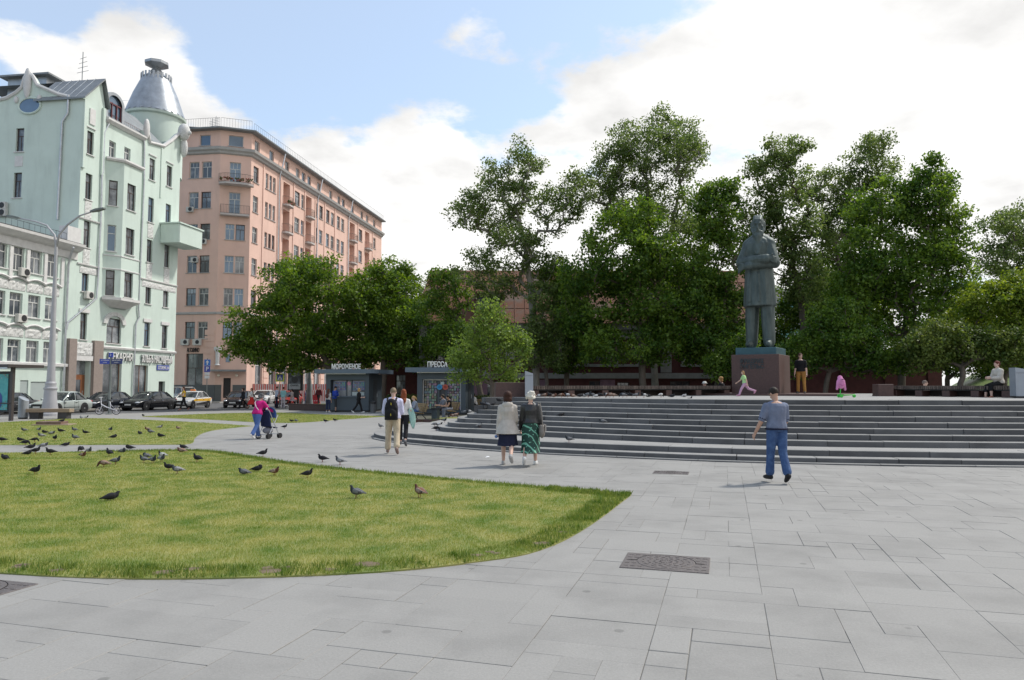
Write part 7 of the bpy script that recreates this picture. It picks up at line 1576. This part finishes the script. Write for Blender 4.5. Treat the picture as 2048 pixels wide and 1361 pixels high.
# --- woman with the pushchair
p = pg(513, 879); f = Fig(1.56, 'f', 20, 1.22, ((18, 6, 3), (-14, 24, 3)), ((38, 8, 28, 10), (42, 8, 24, 10)), (8, 12), (0, 40))
def strap(t, s, dz):
    m = MB(); y = lambda tt: s.P+s.sp*(s.SL*tt)+dz-s.fw*(.155*s.k*s.fat+.012); m.tube([y(.92)+V3(-.07, .05, 0), y(.7)+V3(-.05, 0, 0), y(.4)+V3(.05, 0, 0), y(.15)+V3(.15, .05, 0)], .014, 5); m.build('bag_strap', cloth((.62, .55, .58)), t)
person('woman with grey hair in a magenta sweater and jeans pushing a pushchair', p, R(-24), f, ((.46, .012, .165), 1., -.18, .022), ((.065, .12, .30), 1., .016, .006), (.62, .60, .59), ('curly', (.11, .11, .115)), SKIN2, .012, extra=strap)
q0 = pg(540, 877); t = empty('pushchair', (q0.x, q0.y, 0), R(-24), 'navy blue pushchair with a blue hood on small double wheels', 'pushchair')
M_nv = cloth((.020, .028, .075)); M_bl = cloth((.055, .11, .32)); 
for sx_ in (-.22, .22):
    m = MB(); m.tube([(sx_, -.42, 1.02), (sx_, -.30, .95), (sx_, .18, .12)], .014, 6); m.tube([(sx_, .12, .80), (sx_, -.30, .12)], .014, 6); m.tube([(sx_, -.46, 1.0), (sx_, -.40, 1.05)], .02, 6); m.build('frame', M_pipe, t)
    for y in (-.32, .22):
        for dx_ in (-.035, .035): m = MB(); m.lathe([(.055, -.014), (.085, -.014), (.09, 0), (.085, .014), (.055, .014)], 14, Matrix.Translation((sx_+dx_, y, .09)) @ Matrix.Rotation(PI/2, 4, 'Y')); m.build('wheel', M_tyre, t)
m = MB(); m.loft([[(-.20, -.30, .92), (.20, -.30, .92), (.20, -.26, .92), (-.20, -.26, .92)], [(-.21, -.22, .42), (.21, -.22, .42), (.21, -.17, .42), (-.21, -.17, .42)], [(-.21, .12, .38), (.21, .12, .38), (.21, .12, .34), (-.21, .12, .34)]]); m.build('seat', M_nv, t)
m = MB(); n = 9; m.loft([[(sx_, -.28+math.cos(a)*.0+math.sin(a)*.30*1.0, .80+math.cos(a)*.26) for a in np.linspace(0, PI*.62, n)] for sx_ in (-.24, -.12, 0, .12, .24)], False, False); h_ = m.build('hood', M_bl, t, True); sol = h_.modifiers.new('s', 'SOLIDIFY'); sol.thickness = .012
m = MB(); m.ell((0, -.12, .27), (.19, .16, .11), 12, 8); m.build('basket', cloth((.23, .23, .26)), t, True); m = MB(); m.tube([(-.22, -.44, 1.03), (.22, -.44, 1.03)], .014, 6); m.build('push_bar', M_black, t); m = MB(); m.tube([(-.22, .2, .14), (.22, .2, .14)], .01, 5); m.tube([(-.22, -.31, .14), (.22, -.31, .14)], .01, 5); m.build('axle', M_pipe, t)
# --- girl and man at the monument
p = ap(1490, 788, 28.4); p.z = PZ; f = Fig(1.06, 'f', 10, 1.1, ((34, 14, 2), (-34, 38, 2)), ((-30, 12, 20, 0), (34, 12, 18, 0)), (0, 6), (-6, 55))
person('small girl in a lime tee and pink leggings running past the pedestal', (p.x, p.y, PZ), R(82), f, ((.42, .66, .30), .30, -.05), ((.50, .30, .42), 1., .0), (.50, .24, .34), ('long', (.33, .19, .085)), SKIN2, .012)
p = ap(1603, 790, 31.0); f = Fig(1.74, 'm', 2, 1.05, ((3, 2, 4), (-3, 3, 5)), ((4, 8, 14, 0), (0, 8, 14, 0)), (40, 6))
person('man in a black tee and ochre trousers standing beside the pedestal', (p.x, p.y, PZ+.075), R(150), f, (BLK, .42, -.06), ((.40, .205, .055), 1., .014), (.015, .015, .017), ('short', (.07, .035, .02)), SKIN2, .014)
# --- passers-by along the road
FAR = dict(v=.022)
p = pg(367, 823); f = Fig(1.70, 'f', 2, 1., ((20, 6, 2), (-16, 18, 2)), ((12, 6, 95, 30), (-10, 8, 14, 0)), (0, 6), (6, 45))
person('woman in a mustard top and black trousers walking past the parked cars', p, R(125), f, ((.52, .33, .035), .12, .05), (BLK, .92, .02), (.22, .12, .10), ('long', (.09, .035, .02)), SKIN2, .018)
p = pg(486, 818.5); person('woman in a black jacket and wide black trousers crossing by the road', p, R(110), Fig(1.66, 'f', 2, 1.1, **WALK), ((.018, .018, .022), .95, -.1, .025), (BLK, 1., .04), (.02, .02, .02), ('bob', (.055, .022, .014)), SKIN2, **FAR)
p = pg(503, 818.5); person('woman in a white top and long red skirt walking by the road', p, R(110), Fig(1.66, 'f', 2, 1., **WALK2), (WHT, .4, .1), None, (.1, .05, .04), ('long', (.12, .05, .025)), SKIN2, skirt=((.52, .035, .03), .25, .35, .24, .22, .08), **FAR)
p = pg(553, 816.5); person('man in a pale blue shirt and navy trousers talking beside the advertising pillar', p, R(-60), Fig(1.76, 'm', 3, 1.15, **STAND), ((.42, .48, .60), .5, -.1, .02), (NAVY, 1., .02), BLK, ('short', (.03, .02, .015)), None, **FAR)
p = pg(566, 817); person('person in a teal tee and pale trousers talking to the man in blue', p, R(-10), Fig(1.72, 'm', 3, 1.08, **STAND), ((.24, .46, .46), .42, -.1, .02), ((.46, .42, .44), 1., .02), (.3, .3, .3), ('short', (.02, .015, .012)), None, **FAR)
p = pg(584, 816); person('girl with a dark ponytail and tied pale jacket standing by the advertising pillar', p, R(70), Fig(1.58, 'f', 4, 1., **WALK), ((.50, .42, .42), .4, 0), (BLK, .9, .0), (.45, .45, .45), ('pony', (.016, .012, .012)), None, skirt=((.48, .40, .42), .15, .55, .26, .24, .08, (0, -.08)), **FAR)
p = pg(612, 808.5); person('child in a lilac top and blue trousers behind the planter wall', p, R(60), Fig(1.42, 'f', 0, 1., **STAND), ((.24, .19, .30), .4, -.1), ((.11, .14, .28), 1., .02), GRY, ('long', (.02, .014, .012)), None, **FAR)
p = pg(637, 808.5); person('man in an open maroon jacket behind the planter wall', p, R(170), Fig(1.74, 'm', 0, 1.2, **WALK), ((.12, .025, .03), .95, -.1, .03), ((.03, .028, .028), 1., .02), BLK, ('short', (.03, .02, .015)), None, **FAR)
p = pg(656, 825.5); person('woman in a white tee and navy cropped trousers at the ice cream counter', p, R(-20), Fig(1.62, 'f', 2, 1.08, **STAND), ((.58, .57, .58), .4, -.05), ((.02, .028, .07), .82, .03), WHT, ('long', (.10, .035, .02)), None, **FAR)
B = Vector(p)+Vector((-.03, -.22, 1.12)); t = empty('backpack', B, R(-20), 'small brown backpack worn by the woman at the ice cream counter', 'backpack'); m = MB(); m.ell((0, 0, 0), (.13, .09, .19), 10, 8); m.build('pack', cloth((.10, .04, .035)), t, True); m = MB(); m.tube([(-.09, .03, .12), (-.1, .12, .2), (-.1, .25, .15)], .02, 5); m.tube([(.09, .03, .12), (.1, .12, .2), (.1, .25, .15)], .02, 5); m.build('strap', cloth((.10, .04, .035)), t)
p = pg(669, 824.5); person('man in a royal blue tee and dark shorts at the ice cream counter', p, R(-30), Fig(1.78, 'm', 4, 1.08, legs=((2, 2, 4), (-2, 3, 4)), arms=((20, 8, 60, 20), (14, 8, 40, 15)), head=(0, 18)), ((.025, .07, .42), .42, -.1, .025), ((.04, .042, .045), .58, .03), BLK, ('short', (.03, .02, .015)), None, **FAR)
B = Vector(p)+Vector((.10, -.22, 1.22)); t = empty('backpack', B, R(-30), 'blue backpack worn by the man in royal blue', 'backpack'); m = MB(); m.ell((0, 0, 0), (.14, .10, .21), 10, 8); m.build('pack', cloth((.03, .06, .34)), t, True); m = MB(); m.tube([(-.09, .03, .14), (-.1, .12, .2), (-.1, .25, .15)], .02, 5); m.tube([(.09, .03, .14), (.1, .12, .2), (.1, .25, .15)], .02, 5); m.build('strap', cloth((.03, .06, .34)), t)
p = pg(717, 827.5); person('blonde woman in black with white trainers walking past the ice cream kiosk', p, R(-80), Fig(1.64, 'f', 2, 1.05, legs=((20, 8, 2), (-18, 20, 2)), arms=((14, 8, 80, 25), (10, 8, 80, 25)), feet=(-6, 40)), (BLK, .55, -.1, .03), (BLK, 1., .02), (.66, .66, .65), ('bob', (.40, .25, .10)), SKIN2, **FAR)
# --- people on the benches
def on_bench(base, rz_, x, label, fig, **k):
    o = Vector((base.x, base.y, 0))+Matrix.Rotation(R(rz_), 3, 'Z') @ Vector((x, -.22, 0)); return person(label, (o.x, o.y, 0), R(rz_+180), fig, **k)
on_bench(pB1, -62, .25, 'blonde woman in grey and denim reading on the bench by the steps', Fig(1.64, 'f', 16, 1., head=(0, 25), seat=.46, **SIT), top=((.24, .27, .33), .95, -.1, .02), bottom=((.06, .11, .26), 1., .01), shoes=GRY, hair=('pony', (.42, .27, .12)), skin=SKIN2, v=.016)
on_bench(pB2, -62, .45, 'dark-haired woman in a black vest sitting before the magazine wall', Fig(1.64, 'f', 14, 1., head=(0, 20), seat=.46, **SIT), top=(BLK, .06, .05), bottom=((.20, .21, .25), 1., .01), shoes=GRY, hair=('pony', (.014, .011, .010)), v=.016)
on_bench(pB2, -62, -.35, 'curly-haired man in a grey tee on the bench before the magazine wall', Fig(1.72, 'm', 12, 1.1, head=(20, 15), seat=.46, **SIT), top=((.16, .17, .20), .42, -.1, .02), bottom=((.05, .05, .06), 1., .01), shoes=BLK, hair=('curly', (.03, .02, .016)), v=.018)
on_bench(pB3, -60, .0, 'dark-haired person in a white top on the bench beside the hedge', Fig(1.66, 'f', 14, 1.05, head=(0, 15), seat=.46, **SIT), top=(WHT, .4, -.1, .02), bottom=(BLK, 1., .01), shoes=BLK, hair=('curly', (.02, .015, .014)), v=.018)
def behind(px, D, ztop, rz_, label, fig, **k):
    p = ap(px, ztop, D); hgt = fig.HC.z+fig.dz+.125*fig.k; return person(label, (p.x, p.y, p.z-hgt), R(rz_), fig, **k)
SITF = lambda h, sx_, **k: Fig(h, sx_, 8, 1.1, seat=.45, **{**SIT, **k})
behind(1410, 33.5, 765, 150, 'person in a white sun hat and pink top sitting beyond the pigeon bench', SITF(1.6, 'f'), top=((.62, .32, .40), .5, -.1, .02), bottom=(GRY, 1., .01), shoes=GRY, hair=('short', (.3, .25, .2)), skin=SKIN2, v=.016, hat=(.66, .64, .58))
behind(1445, 33.8, 754, 60, 'person with ginger blond hair in black sitting beyond the pigeon bench', SITF(1.68, 'f'), top=(BLK, .95, -.1, .02), bottom=(BLK, 1., .01), shoes=BLK, hair=('bob', (.42, .24, .09)), skin=SKIN2, v=.016)
behind(1845, 30.2, 761, -110, 'balding man in a white shirt sitting beyond the right-hand bench', SITF(1.74, 'm'), top=(WHT, .5, -.1, .02), bottom=(GRY, 1., .01), shoes=BLK, hair=('short', (.16, .12, .10)), skin=SKIN2, v=.016)
behind(1880, 30.0, 772, 180, 'grey-haired person sitting low beyond the right-hand bench', SITF(1.6, 'm'), top=(GRY, .5, -.1, .02), bottom=(GRY, 1., .01), shoes=BLK, hair=('short', (.20, .19, .18)), skin=SKIN2, v=.016)
p = ap(1999, 790, 25.25); person('woman in a pale jacket and black skirt sitting on the right-hand bench', (p.x, p.y, PZ), R(95), Fig(1.66, 'f', 4, 1.1, head=(0, 4), seat=.405, legs=((80, 80, 4), (74, 70, 4)), arms=((20, 6, 70, 20), (20, 6, 70, 20))), ((.50, .46, .40), .95, -.12, .03), (BLK, .72, .02), (.30, .12, .07), ('bun', (.12, .03, .02)), SKIN2, .014)
# kick scooter with a pink jacket hung on it
p = ap(1686, 795, 24.6); t = empty('kick_scooter', (p.x, p.y, PZ), R(6), 'green kick scooter on the top step', 'scooter'); M_gs = mat('green_plastic', (.04, .50, .05), .35)
m = MB(); m.bbox(-.05, .42, -.06, .06, .075, .10, .01); m.build('deck', M_gs, t); m = MB(); m.tube([(-.10, 0, .08), (-.08, 0, .3), (-.07, 0, .62)], .016, 6); m.build('stem', M_gs, t); m = MB(); m.tube([(-.07, -.2, .62), (-.07, .2, .62)], .014, 6); m.build('handlebar', M_black, t)
for x, y in ((-.10, -.08), (-.10, .08), (.40, 0)): m = MB(); m.lathe([(.03, -.016), (.058, -.016), (.06, 0), (.058, .016), (.03, .016)], 14, Matrix.Translation((x, y, .06)) @ FLIP); m.build('wheel', M_gs, t)
t = empty('pink_jacket', (p.x-.07, p.y-.02, PZ+.35), R(6), 'pink hooded jacket hanging over the scooter handlebar', 'jacket'); m = MB(); m.ell((0, 0, .14), (.15, .10, .20), 12, 9); m.cap((-.10, 0, .2), (-.14, .0, -.06), .05, .04); m.cap((.10, 0, .2), (.15, .0, -.08), .05, .04); m.ell((0, .04, .32), (.09, .07, .08), 10, 7); vox(m, 'shell', cloth((.58, .22, .42)), .014, t, 2)
m = MB(); m.tube([(-.1, -.09, .12), (0, -.11, .05), (.1, -.09, .1)], .012, 5); m.build('drawcord', cloth((.5, .15, .35)), t)
t = empty('paper_scrap', (*gp(974, 915)[:2], .002), R(20), 'white scrap of paper on the paving below the steps', 'litter'); m = MB(); m.add([(-.06, -.03, 0), (.05, -.04, .006), (.07, .03, .02), (-.02, .035, .004), (-.06, -.03, .003), (0, 0, .03)], [(0, 1, 5), (1, 2, 5), (2, 3, 5), (3, 0, 5)]); m.build('sheet', M_sw, t)
# ================================================================ pigeons
PM = {'charcoal': ((.018, .018, .021), (.014, .015, .018), (.022, .022, .026)), 'slate': ((.085, .09, .10), (.030, .036, .042), (.17, .175, .185)), 'grey': ((.17, .175, .185), (.06, .065, .075), (.30, .30, .31)), 'brown': ((.18, .085, .05), (.10, .045, .03), (.30, .22, .18)), 'pied': ((.20, .20, .21), (.02, .02, .024), (.50, .50, .50))}
M_pf = mat('pigeon_pink', (.34, .10, .08), .6)
PMESH = {}
def pigeon_mesh(kind, pose):
    if (kind, pose) in PMESH: return PMESH[kind, pose]
    c = PM[kind]; ms = [mat('plumage_%s_%d' % (kind, i), cc, .75, .2, 18, spec=.2) for i, cc in enumerate(c)]+[M_pf, mat('plumage_bar', (.018, .018, .02), .7)]
    zo = 0 if pose in ('stand', 'peck', 'alert') else -.055
    body = [(-.205, .098, .022, .005), (-.15, .106, .028, .011), (-.10, .116, .044, .034), (-.045, .124, .060, .055), (.015, .132, .064, .063), (.06, .142, .055, .058)]
    if pose == 'peck': neck = [(.10, .135, .040, .042), (.13, .105, .028, .030), (.145, .070, .023, .024), (.160, .045, .019, .020), (.172, .026, .006, .007), (.180, .010, .002, .002)]
    elif pose == 'preen': neck = [(.085, .165, .042, .046), (.085, .195, .030, .032), (.06, .205, .025, .026), (.035, .19, .019, .020), (.02, .175, .006, .007), (.012, .162, .002, .002)]
    elif pose == 'sit': neck = [(.085, .155, .045, .050), (.10, .180, .033, .034), (.112, .198, .026, .026), (.130, .200, .018, .019), (.145, .195, .006, .007), (.158, .188, .002, .002)]
    else: neck = [(.085, .168, .040, .046), (.095, .200, .028, .030), (.102, .225, .023, .025), (.120, .235, .019, .020), (.136, .230, .006, .007), (.150, .224, .002, .002)]
    pts = body+neck; mb = MB(); rings = []; n = 10
    for i, (x, z, ry, rz_) in enumerate(pts):
        a = pts[max(0, i-1)]; b = pts[min(len(pts)-1, i+1)]; t_ = Vector((b[0]-a[0], 0, b[1]-a[1])).normalized(); nr = Vector((-t_.z, 0, t_.x)); rings.append([Vector((x, 0, z+zo))+nr*(rz_*math.sin(2*PI*k/n))+Vector((0, ry*math.cos(2*PI*k/n), 0)) for k in range(n)])
    mb.loft(rings[:6], True, True, None, 0); mb.loft(rings[5:9], False, True, None, 1); mb.loft(rings[8:10], False, True, None, 1); mb.loft(rings[9:], True, True, None, 4)
    for s_ in (-1, 1):
        rw_ = []
        for x, z, w_, th in ((.055, .150, .004, .022), (.02, .150, .016, .045), (-.04, .138, .018, .045), (-.10, .124, .014, .030), (-.16, .112, .007, .014), (-.195, .106, .002, .004)): y0 = s_*(.052 if x > -.06 else .040 if x > -.12 else .022); rw_.append([(x, y0+s_*w_*math.cos(q), z+zo+th*math.sin(q)) for q in np.linspace(0, 2*PI, 9)[:-1]])
        mb.loft(rw_, True, True, None, 2)
        if kind != 'charcoal':
            for x in (-.07, -.105): mb.box(x-.006, x+.006, s_*.0565-.009, s_*.0565+.009, .105+zo, .145+zo, None, 4)
        if zo == 0: mb.tube([(.005, s_*.025, .09), (.0, s_*.027, .008)], .0055, 5, None, 3); 
        if zo == 0:
            for q in (-.5, 0, .5): mb.tube([(0, s_*.027, .007), (.032*math.cos(q), s_*.027+.032*math.sin(q), .004)], .004, 4, None, 3)
    PMESH[kind, pose] = mb.mesh('pigeon', ms, True); return PMESH[kind, pose]
rpg = random.Random(77)
ZONES = {'near': 'on the large near lawn', 'mid': 'on the lawn beyond the narrow path', 'path': 'on the pale paved path', 'bench': 'lined up below the long slatted bench', 'steps': 'on the granite steps', 'boards': 'standing on the brown boards'}
def pigeon(px, py, kind, d, pose, zone, z=.012):
    p = gp(px, py, z); yaw = {'+': 0, '-': PI}[d]+rpg.uniform(-.75, .75); pose = pose or rpg.choice(('stand', 'stand', 'alert', 'peck', 'preen', 'sit'))
    o = link('pigeon', pigeon_mesh(kind, pose), None, (p.x, p.y, z-.004 if pose not in ('sit', 'preen') else z), yaw); s_ = rpg.uniform(.74, .86); o.scale = (s_, s_, s_)
    word = {'charcoal': 'charcoal black', 'slate': 'slate grey dark-headed', 'grey': 'pale grey barred', 'brown': 'rusty brown', 'pied': 'black and white pied'}[kind]; verb = {'stand': 'standing', 'alert': 'standing', 'peck': 'pecking', 'preen': 'preening', 'sit': 'sitting'}[pose]
    tag(o, '%s pigeon %s %s' % (word, verb, ZONES[zone].replace('standing ', '')), 'pigeon', '%s %s pigeons %s' % (verb, kind, zone)); return o
C7 = '''235,218,s,-,m 380,212,g,+,m 435,229,c,-,m 505,240,g,+,m 592,228,c,-,m 725,215,s,-,m 833,243,c,-,m 790,84,g,-,m 842,87,p,+,m 1078,213,s,+,m 1108,277,c,+,m 1362,241,c,-,m 1437,208,b,-,m 1466,238,s,-,m 1560,188,g,+,m 1566,267,c,-,m 1735,188,b,-,m 18,317,c,-,m 196,305,c,-,m 247,345,c,+,m 335,313,c,+,m 402,276,g,-,m 535,301,c,+,m 730,296,s,-,m 640,356,c,+,a 427,361,g,+,a 1395,62,c,-,a 300,395,c,+,a 268,439,c,+,n 345,430,c,+,n 490,441,c,-,n 45,487,c,-,n 787,414,c,-,a 868,428,g,+,n 808,473,b,+,n 1064,453,c,-,n 1195,421,s,+,a 1262,385,c,-,a 1010,560,b,-,n 1126,532,s,+,n 1427,467,s,-,n 1580,471,p,-,n 1402,516,s,-,n 1490,525,s,+,n 1575,511,g,+,n 1645,594,c,-,n 1727,626,g,-,n 1768,415,b,-,n 1785,380,c,-,a 1922,510,c,-,n 345,633,c,+,n 1085,882,c,+,n'''
KD = {'s': 'slate', 'g': 'grey', 'c': 'charcoal', 'b': 'brown', 'p': 'pied'}; ZD = {'m': 'mid', 'n': 'near', 'a': 'path'}
for w_ in C7.split():
    x, y, k, d, z_ = w_.split(','); pigeon(int(x)/4.876, 820+int(y)/4.876, KD[k], d, 'sit' if (x, y) == ('1085', '882') else None, ZD[z_], .014 if z_ != 'a' else 0)
pigeon(124, 846, 'charcoal', '+', 'alert', 'boards', .18)
for x, y, k, d, ps, z_ in ((515, 138, 'charcoal', '+', 'stand', 'path'), (1003, 183, 'charcoal', '-', 'stand', 'path'), (1147, 205, 'grey', '-', 'stand', 'path'), (358, 285, 'slate', '-', 'sit', 'near'), (470, 257, 'charcoal', '+', 'preen', 'near'), (610, 293, 'brown', '+', 'stand', 'near'), (880, 312, 'charcoal', '+', 'stand', 'near'), (1280, 478, 'slate', '-', 'stand', 'near'), (1800, 473, 'brown', '-', 'stand', 'near')):
    pigeon(400+x/4.096, 880+y/4.096, k, d, ps, z_, .014 if z_ == 'near' else 0)
for x, y, k, d in ((569, 858, 'charcoal', '+'), (583, 845.5, 'charcoal', '-'), (592, 845.5, 'slate', '-'), (651, 846, 'charcoal', '-'), (670, 844, 'charcoal', '-'), (761, 857, 'slate', '-')): pigeon(x, y, k, d, 'stand', 'path', 0)
for i, x in enumerate((1068, 1080, 1090, 1100, 1108, 1123, 1135, 1145, 1160, 1168, 1176, 1185, 1193, 1200, 1212, 1220, 1227, 1246, 1254, 1264, 1273, 1288, 1296, 1322, 1344, 1369)):
    pigeon(x, 795.2+rpg.uniform(-.4, .4), rpg.choice(('charcoal', 'slate', 'slate', 'grey', 'brown', 'pied')), rpg.choice('+-'), None, 'bench', PZ)
def on_step(px, py, kind, d, pose, k):
    z = RISE*k; p = gp(px, py, z); pigeon(px, py, kind, d, pose, 'steps', z)
for x, y, kd, d, ps, k in ((1108, 803.5, 'charcoal', '+', 'sit', 9), (1131, 812.5, 'charcoal', '+', 'stand', 8), (1138, 823, 'slate', '-', 'sit', 7), (1122, 833, 'charcoal', '+', 'sit', 6), (1237, 834.5, 'charcoal', '-', 'peck', 6), (1205, 846, 'slate', '-', 'sit', 5), (1242, 857, 'slate', '+', 'sit', 4), (1138, 885, 'slate', '-', 'alert', 2), (1378, 805.5, 'charcoal', '+', 'stand', 9), (869, 853, 'slate', '+', 'peck', 2), (879, 852, 'pied', '+', 'sit', 2), (872, 862, 'charcoal', '+', 'peck', 2), (889, 845, 'slate', '+', 'stand', 3), (905, 836, 'brown', '-', 'peck', 4), (912, 833, 'brown', '+', 'sit', 5), (930, 827, 'slate', '+', 'sit', 6), (938, 826, 'pied', '-', 'sit', 6), (966, 812, 'charcoal', '-', 'sit', 8), (975, 812, 'slate', '-', 'sit', 8), (986, 812, 'charcoal', '+', 'sit', 8), (998, 804, 'charcoal', '-', 'sit', 9), (952, 862, 'slate', '-', 'alert', 2), (959, 857, 'slate', '+', 'stand', 3)): on_step(x, y, kd, d, ps, k)
vox_flush()
